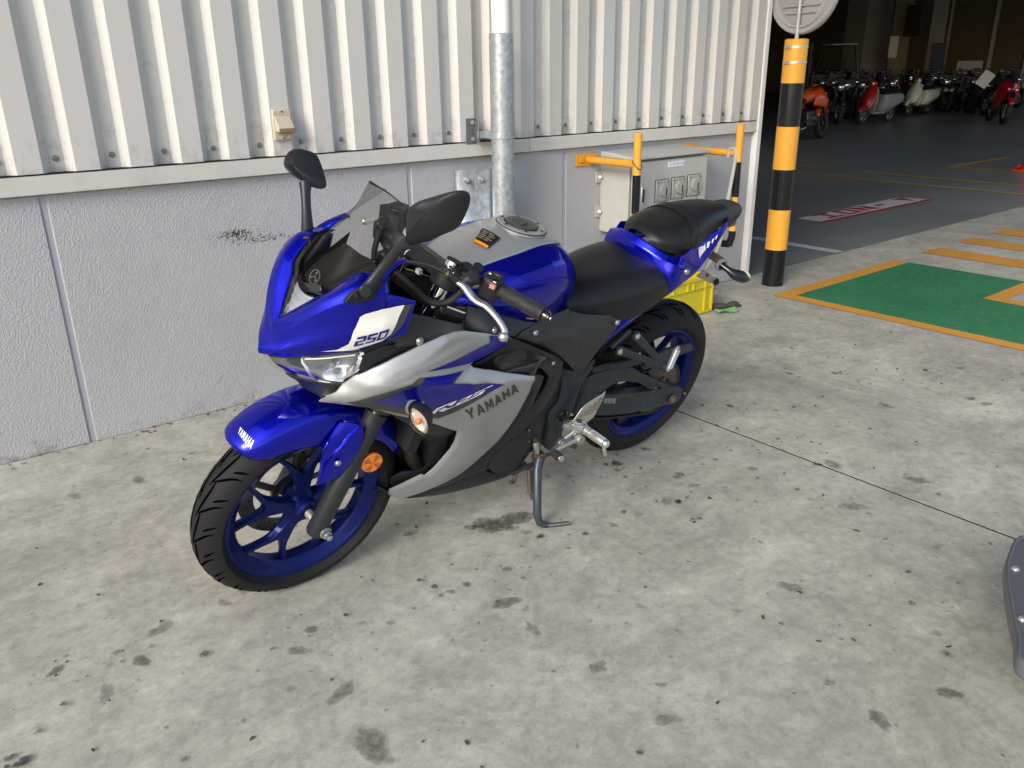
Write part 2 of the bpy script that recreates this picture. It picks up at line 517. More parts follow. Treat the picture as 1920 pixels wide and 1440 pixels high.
def worn_paint(name, col, under, amount=.35, rough=.55):
    m = bpy.data.materials.new(name); m.use_nodes = True; N, L, b = nodes_of(m)
    geo = N.new('ShaderNodeNewGeometry')
    n1 = N.new('ShaderNodeTexNoise'); n1.inputs['Scale'].default_value = 22; n1.inputs['Detail'].default_value = 9; n1.inputs['Roughness'].default_value = .75
    n2 = N.new('ShaderNodeTexNoise'); n2.inputs['Scale'].default_value = 2.5; n2.inputs['Detail'].default_value = 6
    for n in (n1, n2): L.new(geo.outputs['Position'], n.inputs['Vector'])
    r = N.new('ShaderNodeMapRange'); r.inputs[1].default_value = .53; r.inputs[2].default_value = .68; r.inputs[4].default_value = min(1, amount * 1.6)
    L.new(n1.outputs['Fac'], r.inputs[0])
    a = N.new('ShaderNodeMixRGB'); a.inputs[1].default_value = (*[c * .74 for c in col], 1); a.inputs[2].default_value = (*[min(1, c * 1.15) for c in col], 1)
    L.new(n2.outputs['Fac'], a.inputs[0])
    x = N.new('ShaderNodeMixRGB'); L.new(r.outputs[0], x.inputs[0]); L.new(a.outputs[0], x.inputs[1]); x.inputs[2].default_value = (*under, 1)
    L.new(x.outputs[0], b.inputs['Base Color']); b.inputs['Roughness'].default_value = rough
    return m
# ================================================================== SETTING
YW = 3.4085          # face of the base wall
XC = 4.787           # right end of the wall
C_OUT = (.530, .514, .442)
m_floor = concrete('concrete_floor', C_OUT, (.15, .143, .125), spots=1.0)
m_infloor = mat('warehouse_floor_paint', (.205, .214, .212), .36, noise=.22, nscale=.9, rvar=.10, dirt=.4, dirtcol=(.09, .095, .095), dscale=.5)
m_joint = mat('joint_dark', (.02, .02, .02), .9)
m_orange = worn_paint('floor_paint_orange', (.62, .29, .045), (.32, .27, .2), .35)
m_green = worn_paint('floor_paint_green', (.03, .19, .085), (.2, .24, .2), .35)
m_yel = worn_paint('floor_paint_yellow', (.50, .33, .03), (.12, .12, .1), .35)
m_whitep = worn_paint('floor_paint_white', (.55, .56, .56), (.15, .16, .16), .5)
m_redp = worn_paint('floor_paint_red', (.42, .035, .04), (.2, .15, .15), .4)
m_whites = worn_paint('floor_sign_white', (.62, .60, .64), (.2, .2, .2), .4)

def sheet(name, poly, z, m, parent=None):
    mb = MB(); P = [(p[0], p[1], z) for p in poly]
    a = sum(P[i][0] * P[(i + 1) % len(P)][1] - P[(i + 1) % len(P)][0] * P[i][1] for i in range(len(P)))
    if a < 0: P = P[::-1]
    mb.add(P, [tuple(range(len(P)))])
    return mb.build(name, m, parent, ang=0, weld=False)

def rect(x0, x1, y0, y1): return [(x0, y0), (x1, y0), (x1, y1), (x0, y1)]

# ground: two slabs either side of the sawn joint, and the slab indoors
mb = MB()
mb.prism([(-60, -60, 0), (2.572, -60, 0), (2.572, 3.6, 0), (-60, 3.6, 0)], (0, 0, -.1))
mb.prism([(2.584, -60, 0), (80, -60, 0), (80, 3.404, 0), (2.584, 3.404, 0)], (0, 0, -.1))
structure(mb.build('concrete_ground', m_floor, None, ang=0))
mb = MB(); mb.box((2.578, -28, -.0515), (.0118, 64, .1))
structure(mb.build('floor_joint', m_joint, None, ang=0))
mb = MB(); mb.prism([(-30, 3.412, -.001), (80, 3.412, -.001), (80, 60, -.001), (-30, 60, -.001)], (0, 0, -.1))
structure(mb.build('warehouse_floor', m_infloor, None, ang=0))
mb = MB(); mb.box((40, 3.408, -.03), (75, .008, .05))
structure(mb.build('threshold_joint', m_joint, None, ang=0))

# painted walkway: green band with an orange border
g = thing('walkway_marking', 'green painted walkway corner bordered in orange on the concrete floor', 'floor marking')
g['kind'] = 'structure'
del g['category']
sheet('green_paint', [(4.612, 2.878), (6.055, 2.878), (6.055, 2.072), (5.402, 2.072), (5.402, -6), (4.612, -6)], .004, m_green, g)
sheet('orange_border', [(4.509, 2.981), (6.055, 2.981), (6.055, 2.878), (4.612, 2.878), (4.612, -6), (4.509, -6)], .004, m_orange, g)
sheet('orange_border', [(5.402, 2.072), (6.055, 2.072), (6.055, 1.968), (5.500, 1.968), (5.500, -6), (5.402, -6)], .004, m_orange, g)
for k in range(9):
    x = 6.468 + .612 * k
    s = sheet('crossing_stripe', rect(x, x + .27, -3, 2.985), .004, m_orange)
    structure(s)
s = sheet('floor_line', rect(5.965, 6.075, 3.414, 20), .003, m_whitep); structure(s)
for x in (10.27, 11.02):
    s = sheet('floor_line', rect(x, x + .085, 3.6, 22), .003, m_yel); structure(s)
s = sheet('floor_line', rect(12.42, 12.53, 3.8, 5.58), .003, m_yel); structure(s)
s = sheet('floor_line', rect(12.54, 14.4, 5.50, 5.60), .003, m_yel); structure(s)
# stop-line lettering on the warehouse floor
fs_ = thing('floor_sign', 'red lettering on a worn white strip with a red edge, on the warehouse floor', 'floor sign', (0, 0, 0))
sheet('white_strip', [(7.13, 4.282), (9.20, 4.282), (9.12, 4.57), (7.13, 4.53)], .003, m_whites, fs_)
sheet('red_edge', rect(7.13, 9.24, 4.232, 4.279), .003, m_redp, fs_)
for ch, x0, x1 in (('I', 7.36, 7.62), ('0', 7.70, 7.96), ('N', 8.02, 8.28), ('-', 8.36, 8.56), ('V', 8.90, 9.12)):
    mb = MB()
    for poly in GL[ch]:
        vs, fs, d, lp = tri_poly([(x0 + (x1 - x0) * a, 4.31 + .22 * b) for a, b in poly], .2)
        mb.add([(x, y, .0055) for x, y in vs], [t if (Vector((vs[t[1]][0] - vs[t[0]][0], vs[t[1]][1] - vs[t[0]][1])).cross(Vector((vs[t[2]][0] - vs[t[0]][0], vs[t[2]][1] - vs[t[0]][1])))) > 0 else t[::-1] for t in fs])
    mb.build('letter', m_redp, fs_, ang=0)

# stains that have a place of their own on the slab
def stain_mat(name, col, dens):
    m = bpy.data.materials.new(name); m.use_nodes = True; N, L, b = nodes_of(m)
    b.inputs['Base Color'].default_value = (*col, 1); b.inputs['Roughness'].default_value = .55
    at = N.new('ShaderNodeAttribute'); at.attribute_name = 'fade'
    geo = N.new('ShaderNodeNewGeometry')
    nz = N.new('ShaderNodeTexNoise'); nz.inputs['Scale'].default_value = 55; nz.inputs['Detail'].default_value = 9; nz.inputs['Roughness'].default_value = .7
    L.new(geo.outputs['Position'], nz.inputs['Vector'])
    ad = N.new('ShaderNodeMath'); ad.operation = 'ADD'; L.new(at.outputs['Fac'], ad.inputs[0])
    sb = N.new('ShaderNodeMath'); sb.operation = 'MULTIPLY_ADD'; sb.inputs[1].default_value = 2.0; sb.inputs[2].default_value = -1.0
    L.new(nz.outputs['Fac'], sb.inputs[0]); L.new(sb.outputs[0], ad.inputs[1])
    r = N.new('ShaderNodeMapRange'); r.inputs[1].default_value = .10; r.inputs[2].default_value = .95; r.inputs[4].default_value = dens
    L.new(ad.outputs[0], r.inputs[0])
    t = N.new('ShaderNodeBsdfTransparent'); mx = N.new('ShaderNodeMixShader')
    L.new(r.outputs[0], mx.inputs[0]); L.new(t.outputs[0], mx.inputs[1]); L.new(b.outputs[0], mx.inputs[2])
    L.new(mx.outputs[0], N['Material Output'].inputs['Surface'])
    return m
m_stain = stain_mat('oil_stain', (.095, .090, .076), .55)
m_stain2 = stain_mat('faint_stain', (.10, .095, .078), .5)
m_stain3 = stain_mat('dark_tar', (.02, .02, .02), .92)

def stains(name, spots, m, z, SZ=.52):
    mb = MB(); fade = []
    for k, (x, y, rx, ry, a) in enumerate(spots):
        sv_ = SZ * random.uniform(.6, 1.15); rx *= sv_; ry *= sv_
        n = 28; ph = [random.uniform(0, 6.28) for _ in range(4)]
        c = [(x, y, z + k * 2e-5)]; kf = random.uniform(.5, 1.0); fd = [kf]
        for ring, fv in ((.55, .85 * kf), (.8, .5 * kf), (1.0, -.25)):
            for i in range(n):
                t = 2 * pi * i / n
                q = ring * (1 + .10 * sin(2 * t + ph[0]) + .09 * sin(3 * t + ph[1]) + .06 * sin(5 * t + ph[2]) + .05 * sin(9 * t + ph[3]))
                u, v_ = rx * q * cos(t), ry * q * sin(t)
                c.append((x + u * cos(a) - v_ * sin(a), y + u * sin(a) + v_ * cos(a), z + k * 2e-5)); fd.append(fv)
        f = [(0, 1 + i, 1 + (i + 1) % n) for i in range(n)]
        for r_ in range(2):
            f += [(1 + r_ * n + i, 1 + (r_ + 1) * n + i, 1 + (r_ + 1) * n + (i + 1) % n, 1 + r_ * n + (i + 1) % n) for i in range(n)]
        mb.add(c, f); fade += fd
    o = mb.build(name, m, None, ang=0, weld=False)
    at = o.data.attributes.new('fade', 'FLOAT', 'POINT')
    at.data.foreach_set('value', fade)
    o['kind'] = 'structure'
    return o
def sp(pts, rs, asp=.8, a=None):
    return [(p[0], p[1], r, r * asp, random.uniform(0, 3) if a is None else a) for p, r in zip(pts, rs)]
wet = sp([(1.3926,1.8617,0),(1.4864,1.8405,0),(1.3366,1.8871,0),(1.4112,1.8159,0)], (.17,.12,.11,.09), .55, -.5)
dk = sp([(2.0047,1.9131,0),(2.002,1.8696,0),(1.9688,1.8696,0),(2.3017,1.5063,0),(2.0575,1.5237,0),(1.5762,1.6269,0),(2.6411,1.6563,0),(2.6267,1.6296,0),(2.1438,0.8772,0),(0.063,1.8071,0),(0.022,1.7227,0),(0.0016,1.7527,0),(3.638,1.6677,0),(3.5861,1.6483,0),(3.7225,1.5309,0)],
        (.05,.03,.028,.032,.03,.028,.026,.014,.026,.045,.05,.03,.025,.02,.024), .75)
md_ = sp([(3.3115,2.2959,0),(2.895,1.839,0),(2.7894,2.0083,0),(2.4918,1.6312,0),(2.5808,1.5865,0),(2.7365,1.5299,0),(3.5313,1.9221,0),(3.4894,1.7497,0),(2.0138,0.8002,0),(2.0826,0.7492,0),(3.0511,1.0103,0),(1.961,1.2514,0),(1.2492,1.0193,0),(0.1401,2.003,0),(0.3144,1.9045,0),(1.1343,1.6504,0),(1.0582,1.7003,0),(1.0785,1.6499,0),(0.9898,2.0609,0),(1.1611,1.9916,0),(2.0442,2.0231,0),(2.1894,1.9374,0),(2.7882,1.9933,0),(3.4989,1.9304,0),(2.2495,1.0999,0),(1.6667,0.9744,0),(1.7512,0.8195,0),(2.1016,1.7023,0),(2.1249,1.7098,0),(1.7763,1.6514,0),(1.6883,1.6135,0)],
        (.05,.05,.045,.032,.03,.03,.05,.03,.03,.028,.03,.028,.03,.06,.07,.034,.035,.03,.04,.05,.05,.05,.04,.06,.03,.028,.03,.06,.06,.04,.05), .7)
ft = sp([(3.3005,1.5707,0),(4.018,1.5815,0),(3.3371,2.0701,0),(1.9387,1.6091,0),(2.0975,1.6259,0),(0.3906,2.0056,0),(0.2164,1.8383,0),(0.6371,1.6897,0),(0.6479,1.4816,0),(1.1506,1.3743,0),(1.1782,1.1633,0),(1.828,1.0584,0),(2.3838,1.1869,0),(0.6236,1.2885,0),(1.1739,0.9364,0),(1.5412,0.6333,0),(1.7446,0.5748,0),(0.5654,2.0123,0),(0.3913,2.9619,0),(0.6005,2.943,0),(0.8269,3.0432,0),(1.1689,1.5099,0),(2.6165,1.4067,0),(2.73,1.1446,0)],
        (.09,.10,.09,.10,.08,.12,.12,.1,.1,.11,.09,.1,.12,.13,.1,.12,.1,.1,.09,.08,.06,.1,.09,.1), .55)
big = sp([(3.6261,1.2919,0),(3.6371,1.3633,0)], (.10,.08), .6, -.3)
# scattered small drips, most of them in loose clusters
CL = [(p[0], p[1], s_) for p, s_ in zip([(2.7528,1.8841,0),(3.471,1.7655,0),(2.0569,1.7131,0),(1.9871,1.8822,0),(2.491,1.5716,0),(3.7922,1.6773,0),(0.708,1.7134,0),(0.1543,1.8215,0),(0.278,1.9346,0),(1.1377,1.6681,0),(1.395,1.7955,0),(1.951,1.5045,0),(2.055,0.8362,0)], (.22,.25,.15,.10,.2,.25,.10,.14,.10,.12,.12,.14,.16))]
rnd = random.Random(3)
for _ in range(460):
    if rnd.random() < .35: x, y = rnd.uniform(.2, 4.4), rnd.uniform(-.3, 2.9)
    else:
        cx_c, cy_c, sg_c = rnd.choice(CL); x, y = rnd.gauss(cx_c, sg_c), rnd.gauss(cy_c, sg_c * .8)
        if y > 3.3 or x > 4.45: continue
    r = rnd.choice((.005, .006, .007, .009, .012, .018, .026)) * rnd.uniform(.7, 1.4)
    (dk if rnd.random() < .22 else md_).append((x, y, r, r * rnd.uniform(.5, .95), rnd.uniform(0, 3)))
stains('oil_stain', md_ + big, m_stain, .0012)
stains('wet_stain', wet, stain_mat('wet_patch', (.07, .068, .058), .85), .0042, .62)
stains('tar_spot', dk, m_stain3, .0075)
stains('faint_stain', ft, m_stain2, .0003)
# grit and fragments of dead leaf lying about
mb = MB(); rnd = random.Random(11)
spots = [(0.4258,3.3834,0),(0.6648,3.4322,0),(1.1395,3.3802,0),(1.0805,3.2896,0),(0.7782,3.3497,0),(0.5247,3.3956,0),(1.5474,3.4022,0),(1.6344,2.2091,0),(1.4809,1.6018,0),(1.1919,2.0085,0),(1.1545,2.0616,0),(1.7042,1.32,0),(0.6528,1.7878,0),(1.6273,1.4407,0),(1.6742,0.8698,0),(1.3017,0.8958,0),(1.6482,1.0192,0)]
spots += [(rnd.uniform(-.2, 4.4), rnd.uniform(-.4, 3.38), 0) for _ in range(160)] + [(rnd.uniform(.2, 4.6), 3.40 - abs(rnd.gauss(0, .03)), 0) for _ in range(70)]
for p in spots:
    r = rnd.uniform(.002, .006); a = rnd.uniform(0, 6.3)
    M = Matrix.Rotation(a, 3, 'Z') @ Matrix.Rotation(rnd.uniform(-.5, .5), 3, 'X')
    q = [M @ Vector((r * 1.6 * cos(t), r * .8 * sin(t), 0)) for t in (0, 1.1, 2.2, 3.3, 4.6, 5.5)]
    mb.prism([Vector((p[0], p[1], .004)) + v_ for v_ in q], (0, 0, .0015))
o = stuff(mb.build('floor_debris', mat('debris', (.09, .07, .05), .9), None, ang=0, weld=False))
tag(o, 'scattered grit and brown leaf fragments lying on the concrete floor', 'debris')

# ------------------------------------------------------------------ wall
def stucco():
    m = bpy.data.materials.new('stucco_paint'); m.use_nodes = True; N, L, b = nodes_of(m)
    geo = N.new('ShaderNodeNewGeometry')
    mp = N.new('ShaderNodeMapping'); mp.inputs['Scale'].default_value = (1, 1, .75); L.new(geo.outputs['Position'], mp.inputs['Vector'])
    v = N.new('ShaderNodeTexNoise'); v.inputs['Scale'].default_value = 190; v.inputs['Detail'].default_value = 3.0; v.inputs['Roughness'].default_value = .55; v.inputs['Distortion'].default_value = .0
    L.new(mp.outputs[0], v.inputs['Vector'])
    r = N.new('ShaderNodeMapRange'); r.inputs[1].default_value = .40; r.inputs[2].default_value = .62; L.new(v.outputs['Fac'], r.inputs[0])
    bp = N.new('ShaderNodeBump'); bp.inputs['Strength'].default_value = .8; bp.inputs['Distance'].default_value = .0020
    L.new(r.outputs[0], bp.inputs['Height']); L.new(bp.outputs[0], b.inputs['Normal'])
    n2 = N.new('ShaderNodeTexNoise'); n2.inputs['Scale'].default_value = 2.2; n2.inputs['Detail'].default_value = 7; L.new(geo.outputs['Position'], n2.inputs['Vector'])
    c = N.new('ShaderNodeMixRGB'); c.inputs[1].default_value = (.447, .448, .470, 1); c.inputs[2].default_value = (.375, .377, .397, 1)
    L.new(n2.outputs['Fac'], c.inputs[0])
    # black scuff left by a tyre or handlebar: flecks caught on the high points, in a thin horizontal smear
    sx = N.new('ShaderNodeSeparateXYZ'); L.new(geo.outputs['Position'], sx.inputs[0])
    def gau(sock, c0, w_):
        a = N.new('ShaderNodeMath'); a.operation = 'SUBTRACT'; L.new(sock, a.inputs[0]); a.inputs[1].default_value = c0
        d = N.new('ShaderNodeMath'); d.operation = 'DIVIDE'; L.new(a.outputs[0], d.inputs[0]); d.inputs[1].default_value = w_
        p = N.new('ShaderNodeMath'); p.operation = 'MULTIPLY'; L.new(d.outputs[0], p.inputs[0]); L.new(d.outputs[0], p.inputs[1])
        e = N.new('ShaderNodeMath'); e.operation = 'MULTIPLY'; e.inputs[1].default_value = -1; L.new(p.outputs[0], e.inputs[0])
        x = N.new('ShaderNodeMath'); x.operation = 'POWER'; x.inputs[0].default_value = 2.718; L.new(e.outputs[0], x.inputs[1]); return x.outputs[0]
    def mul(a, b_):
        q = N.new('ShaderNodeMath'); q.operation = 'MULTIPLY'
        for i, s in enumerate((a, b_)):
            if isinstance(s, (int, float)): q.inputs[i].default_value = s
            else: L.new(s, q.inputs[i])
        return q.outputs[0]
    def add(a, b_):
        q = N.new('ShaderNodeMath'); q.operation = 'ADD'; L.new(a, q.inputs[0]); L.new(b_, q.inputs[1]); return q.outputs[0]
    sc = SCUFF
    m1 = mul(gau(sx.outputs[0], sc[0][0] + .03, .10), gau(sx.outputs[2], sc[0][2], .022))
    m2 = mul(mul(gau(sx.outputs[0], sc[1][0], .20), gau(sx.outputs[2], sc[1][2], .022)), .75)
    nf = N.new('ShaderNodeTexNoise'); nf.inputs['Scale'].default_value = 170; nf.inputs['Detail'].default_value = 4; L.new(geo.outputs['Position'], nf.inputs['Vector'])
    sm = add(mul(add(m1, m2), .30), mul(nf.outputs['Fac'], 1.0))
    rr = N.new('ShaderNodeMapRange'); rr.inputs[1].default_value = .71; rr.inputs[2].default_value = .80; L.new(sm, rr.inputs[0])
    c2 = N.new('ShaderNodeMixRGB'); L.new(rr.outputs[0], c2.inputs[0]); L.new(c.outputs[0], c2.inputs[1]); c2.inputs[2].default_value = (.03, .03, .03, 1)
    # grime splashed up from the floor
    nz = N.new('ShaderNodeTexNoise'); nz.inputs['Scale'].default_value = 9; nz.inputs['Detail'].default_value = 8; nz.inputs['Roughness'].default_value = .75; L.new(geo.outputs['Position'], nz.inputs['Vector'])
    rz_ = N.new('ShaderNodeMapRange'); rz_.inputs[1].default_value = 0; rz_.inputs[2].default_value = .28; rz_.inputs[3].default_value = .16; rz_.inputs[4].default_value = 0
    L.new(sx.outputs[2], rz_.inputs[0])
    gr = N.new('ShaderNodeMapRange'); gr.inputs[1].default_value = .66; gr.inputs[2].default_value = .78; gr.inputs[4].default_value = .6
    L.new(add(rz_.outputs[0], nz.outputs['Fac']), gr.inputs[0])
    c3 = N.new('ShaderNodeMixRGB'); L.new(gr.outputs[0], c3.inputs[0]); L.new(c2.outputs[0], c3.inputs[1]); c3.inputs[2].default_value = (.16, .13, .10, 1)
    L.new(c3.outputs[0], b.inputs['Base Color']); b.inputs['Roughness'].default_value = .6
    return m
SCUFF = [(1.2065,3.4085,0.7504),(1.3761,3.4085,0.7152)]
m_stucco = stucco()
def cladding_mat():
    m = bpy.data.materials.new('cladding_paint'); m.use_nodes = True; N, L, b = nodes_of(m)
    geo = N.new('ShaderNodeNewGeometry'); sx = N.new('ShaderNodeSeparateXYZ'); L.new(geo.outputs['Position'], sx.inputs[0])
    mp = N.new('ShaderNodeMapping'); mp.inputs['Scale'].default_value = (14, 14, 2.0); L.new(geo.outputs['Position'], mp.inputs['Vector'])
    n1 = N.new('ShaderNodeTexNoise'); n1.inputs['Scale'].default_value = 1; n1.inputs['Detail'].default_value = 8; n1.inputs['Roughness'].default_value = .7; L.new(mp.outputs[0], n1.inputs['Vector'])
    n2 = N.new('ShaderNodeTexNoise'); n2.inputs['Scale'].default_value = 16; n2.inputs['Detail'].default_value = 8; n2.inputs['Roughness'].default_value = .75; L.new(geo.outputs['Position'], n2.inputs['Vector'])
    # soot gathers towards the foot of the sheet and in the grooves
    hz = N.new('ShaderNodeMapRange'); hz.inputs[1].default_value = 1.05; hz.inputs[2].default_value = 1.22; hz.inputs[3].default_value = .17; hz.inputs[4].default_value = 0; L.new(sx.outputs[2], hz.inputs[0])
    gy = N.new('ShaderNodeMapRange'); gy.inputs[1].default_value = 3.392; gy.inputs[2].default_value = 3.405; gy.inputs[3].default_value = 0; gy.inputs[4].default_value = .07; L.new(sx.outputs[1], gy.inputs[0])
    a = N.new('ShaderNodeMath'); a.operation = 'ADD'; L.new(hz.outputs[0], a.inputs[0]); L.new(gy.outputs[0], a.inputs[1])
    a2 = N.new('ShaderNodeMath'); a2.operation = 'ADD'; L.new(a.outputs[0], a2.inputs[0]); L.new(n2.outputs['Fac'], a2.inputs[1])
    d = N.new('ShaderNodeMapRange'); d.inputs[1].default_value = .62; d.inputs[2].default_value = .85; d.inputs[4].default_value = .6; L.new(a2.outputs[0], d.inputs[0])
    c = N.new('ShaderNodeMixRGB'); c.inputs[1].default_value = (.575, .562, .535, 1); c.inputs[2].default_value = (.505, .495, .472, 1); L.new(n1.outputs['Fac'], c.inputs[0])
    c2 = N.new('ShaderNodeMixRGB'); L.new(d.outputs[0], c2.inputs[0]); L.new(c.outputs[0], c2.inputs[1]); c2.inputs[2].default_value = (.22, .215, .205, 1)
    L.new(c2.outputs[0], b.inputs['Base Color']); b.inputs['Roughness'].default_value = .45
    return m
m_clad = cladding_mat()
m_trim = mat('trim_paint', (.55, .54, .51), .45, noise=.06, nscale=3, dirt=.35, dirtcol=(.25, .24, .22), dscale=6)
m_white = mat('white_paint', (.74, .74, .73), .4, dirt=.25, dirtcol=(.35, .33, .3), dscale=5)
m_screw = mat('screw_steel', (.33, .30, .27), .35, metal=.9)
m_black = mat('black_gap', (.012, .012, .012), .8)
m_galv = None

wall = thing('warehouse_wall', 'white corrugated warehouse wall on a grey stucco base, behind the blue motorcycle', 'wall', (0, YW, 0))
def wpart(mb, name, m, **k):
    k.setdefault('ang', 35)
    mb.v = [(x, y - YW, z) for x, y, z in mb.v]
    return mb.build(name, m, wall, **k)
joints = [-14.0, -2.52, -.98, .56, 2.105, 3.09, 4.752]
for a, b in zip(joints[:-1], joints[1:]):
    mb = MB(); mb.box(((a + b) / 2, YW + .1, .487), (b - a - .022, .2, .974))
    wpart(mb, 'base_panel', m_stucco, bevel=.004)
mb = MB()
for j in joints[1:-1]:
    mb.box((j, YW + .09, .487), (.0215, .17, .97))
wpart(mb, 'joint_filler', mat('joint_filler', (.36, .37, .41), .6))
# corrugated sheet
mb = MB(); prof = []
P0 = .633
for k in range(-80, 22):
    x = P0 + .1893 * k
    for dx, y in ((-.057, YW - .030), (-.0235, YW + .0), (.0235, YW + .0), (.050, YW - .030)):
        if -13.5 < x + dx < 4.742: prof.append((x + dx, y))
prof.append((4.744, prof[-1][1]))
mb.add([(x, y, z) for x, y in prof for z in (1.051, 5.2)], [(2 * i, 2 * i + 2, 2 * i + 3, 2 * i + 1) for i in range(len(prof) - 1)])
wpart(mb, 'cladding_sheet', m_clad, ang=0, weld=False)
mb = MB(); mb.box((-4.6, YW + .13, 3.1), (18.7, .16, 4.2)); wpart(mb, 'backing', m_black)
for a, b in ((-13.5, 2.817), (2.820, 4.742)):
    mb = MB(); mb.box(((a + b) / 2, YW + .05, 1.0113), (b - a, .16, .0667)); wpart(mb, 'base_flashing', m_trim, bevel=.003)
    if b > 4:
        pass
mb = MB(); mb.box((-4.4, YW + .04, 1.048), (18.2, .128, .006)); wpart(mb, 'gap_shadow_strip', m_black)
mb = MB(); mb.box((4.766, YW + .085, 2.55), (.040, .25, 5.1)); wpart(mb, 'corner_trim', m_white, bevel=.003)
# roofing screws, one in each groove
mb = MB(); mb.disc((0, 0, 0), (0, -1, 0), .011, .0025, 14, .3); mb.disc((0, -.0025, 0), (0, -1, 0), .0068, .0055, 6, .15)
s0 = mb.build('screw', m_screw, wall, ang=30)
first = True
for k in range(-14, 22):
    x = P0 + .1893 * k
    if x > 4.72: break
    o = s0 if first else put('screw', s0.data, wall)
    first = False
    o.location = (x + random.uniform(-.004, .004), -.0005, 1.0975 + random.uniform(-.002, .002))

# roof out of view, added over the bay to darken reflections in the paint
mb = MB(); mb.box((6.2, 1.75, 5.1), (15.0, 3.1, .16)); mb.box((6.2, .25, 5.0), (15.0, .10, .40)); wpart(mb, 'unseen_canopy', mat('unseen_canopy_underside', (.16, .165, .17), .7, noise=.1, nscale=2))
# outlet box on the cladding
ob = thing('outlet_box', 'small beige hooded cover box fixed to the corrugated wall above the motorcycle', 'outlet box', (1.484, 3.378, 1.174))
m_beige = mat('beige_plastic', (.50, .44, .34), .35, noise=.08, nscale=30, dirt=.4, dirtcol=(.2, .15, .1), dscale=30)
m_brown = mat('brown_plastic', (.22, .15, .10), .45)
mb = MB(); mb.box((0, -.008, 0), (.084, .016, .122)); mb.build('back_plate', m_beige, ob, bevel=.006)
mb = MB(); P = [(-.036, -.016, .038), (-.036, -.016, -.026), (-.036, -.060, -.026), (-.036, -.050, -.012)]
mb.prism(P, (.072, 0, 0)); mb.build('hood', m_beige, ob, bevel=.004)
mb = MB(); mb.box((0, -.0585, -.0195), (.0735, .0050, .0165)); mb.box((0, -.037, -.028), (.064, .036, .003)); mb.build('hood_lip', m_brown, ob, bevel=.001)
mb = MB(); mb.disc((.022, -.016, -.046), (0, -1, 0), .009, .014, 16); mb.build('cap', m_beige, ob)
mb = MB(); mb.disc((0, -.016, .052), (0, -1, 0), .0035, .003, 10); mb.build('screw', m_black, ob)
mb = MB(); mb.disc((0, -.016, -.052), (0, -1, 0), .0035, .003, 10); mb.build('screw', m_black, ob)

# galvanised guard pipe and white downpipe
def galv_mat():
    m = bpy.data.materials.new('galvanised_steel'); m.use_nodes = True; N, L, b = nodes_of(m)
    tc = N.new('ShaderNodeTexCoord')
    mp = N.new('ShaderNodeMapping'); mp.inputs['Scale'].default_value = (1, 1, .8); L.new(tc.outputs['Object'], mp.inputs['Vector'])
    n = N.new('ShaderNodeTexNoise'); n.inputs['Scale'].default_value = 34; n.inputs['Detail'].default_value = 10; n.inputs['Roughness'].default_value = .72; n.inputs['Distortion'].default_value = .8
    L.new(mp.outputs[0], n.inputs['Vector'])
    v = N.new('ShaderNodeTexVoronoi'); v.inputs['Scale'].default_value = 60; L.new(mp.outputs[0], v.inputs['Vector'])
    sp_ = N.new('ShaderNodeSeparateColor'); L.new(v.outputs['Color'], sp_.inputs[0])
    ad = N.new('ShaderNodeMath'); ad.operation = 'MULTIPLY_ADD'; L.new(sp_.outputs[0], ad.inputs[0]); ad.inputs[1].default_value = .3; L.new(n.outputs['Fac'], ad.inputs[2])
    r = N.new('ShaderNodeValToRGB'); r.color_ramp.elements[0].position = .45; r.color_ramp.elements[0].color = (.29, .32, .34, 1)
    r.color_ramp.elements[1].position = .85; r.color_ramp.elements[1].color = (.45, .49, .52, 1); L.new(ad.outputs[0], r.inputs[0])
    L.new(r.outputs[0], b.inputs['Base Color']); b.inputs['Metallic'].default_value = .55
    q = N.new('ShaderNodeMapRange'); q.inputs[3].default_value = .28; q.inputs[4].default_value = .52; L.new(n.outputs['Fac'], q.inputs[0]); L.new(q.outputs[0], b.inputs['Roughness'])
    return m
m_galv = galv_mat()
PX, PY = 2.5608, 3.2725
gp = thing('guard_pipe', 'thick galvanised steel guard pipe standing in front of the corrugated wall', 'pipe', (PX, PY, 0))
mb = MB(); mb.lathe([(.056, 0), (.056, 1.531), (.0545, 1.533), (.052, 1.531), (.052, 1.35)], (0, 0, 0), (0, 0, 1), 40); mb.build('pipe', m_galv, gp)
mb = MB(); mb.lathe([(.0562, 1.064), (.0595, 1.066), (.0595, 1.098), (.0562, 1.100)], (0, 0, 0), (0, 0, 1), 40)
mb.box((.053, -.030, 1.082), (.020, .022, .026)); mb.build('clamp', m_galv, gp)
mb = MB(); mb.box((-.072, .074, 1.083), (.045, .008, .034)); mb.box((-.052, .050, 1.083), (.008, .055, .034)); mb.build('clamp_arm', m_galv, gp)
mb = MB(); mb.box((-.112, .107, 1.098), (.062, .008, .120)); mb.box((-.090, .086, 1.098), (.006, .04, .10)); mb.build('bracket_plate', mat('dull_steel', (.20, .205, .21), .45, metal=.7, noise=.15), gp, bevel=.002)
for z in (1.062, 1.138):
    mb = MB(); mb.disc((-.104, .103, z), (0, -1, 0), .011, .009, 6); mb.build('bolt', m_galv, gp)
dp = thing('downpipe', 'white rainwater pipe coming down into the galvanised guard pipe', 'pipe', (PX, PY, 1.36))
mb = MB(); mb.lathe([(.0435, 0), (.0435, 3.6)], (0, 0, 0), (0, 0, 1), 32); mb.build('pipe', mat('pvc_white', (.80, .79, .76), .25), dp)
ch = thing('channel_post', 'galvanised folded steel channel post bolted to the wall left of the guard pipe', 'post', (2.44, 3.38, 0))
mb = MB(); Q = [(-.085, .018), (-.083, -.004), (.008, -.018), (.064, -.052), (.092, -.062), (.092, -.02)]
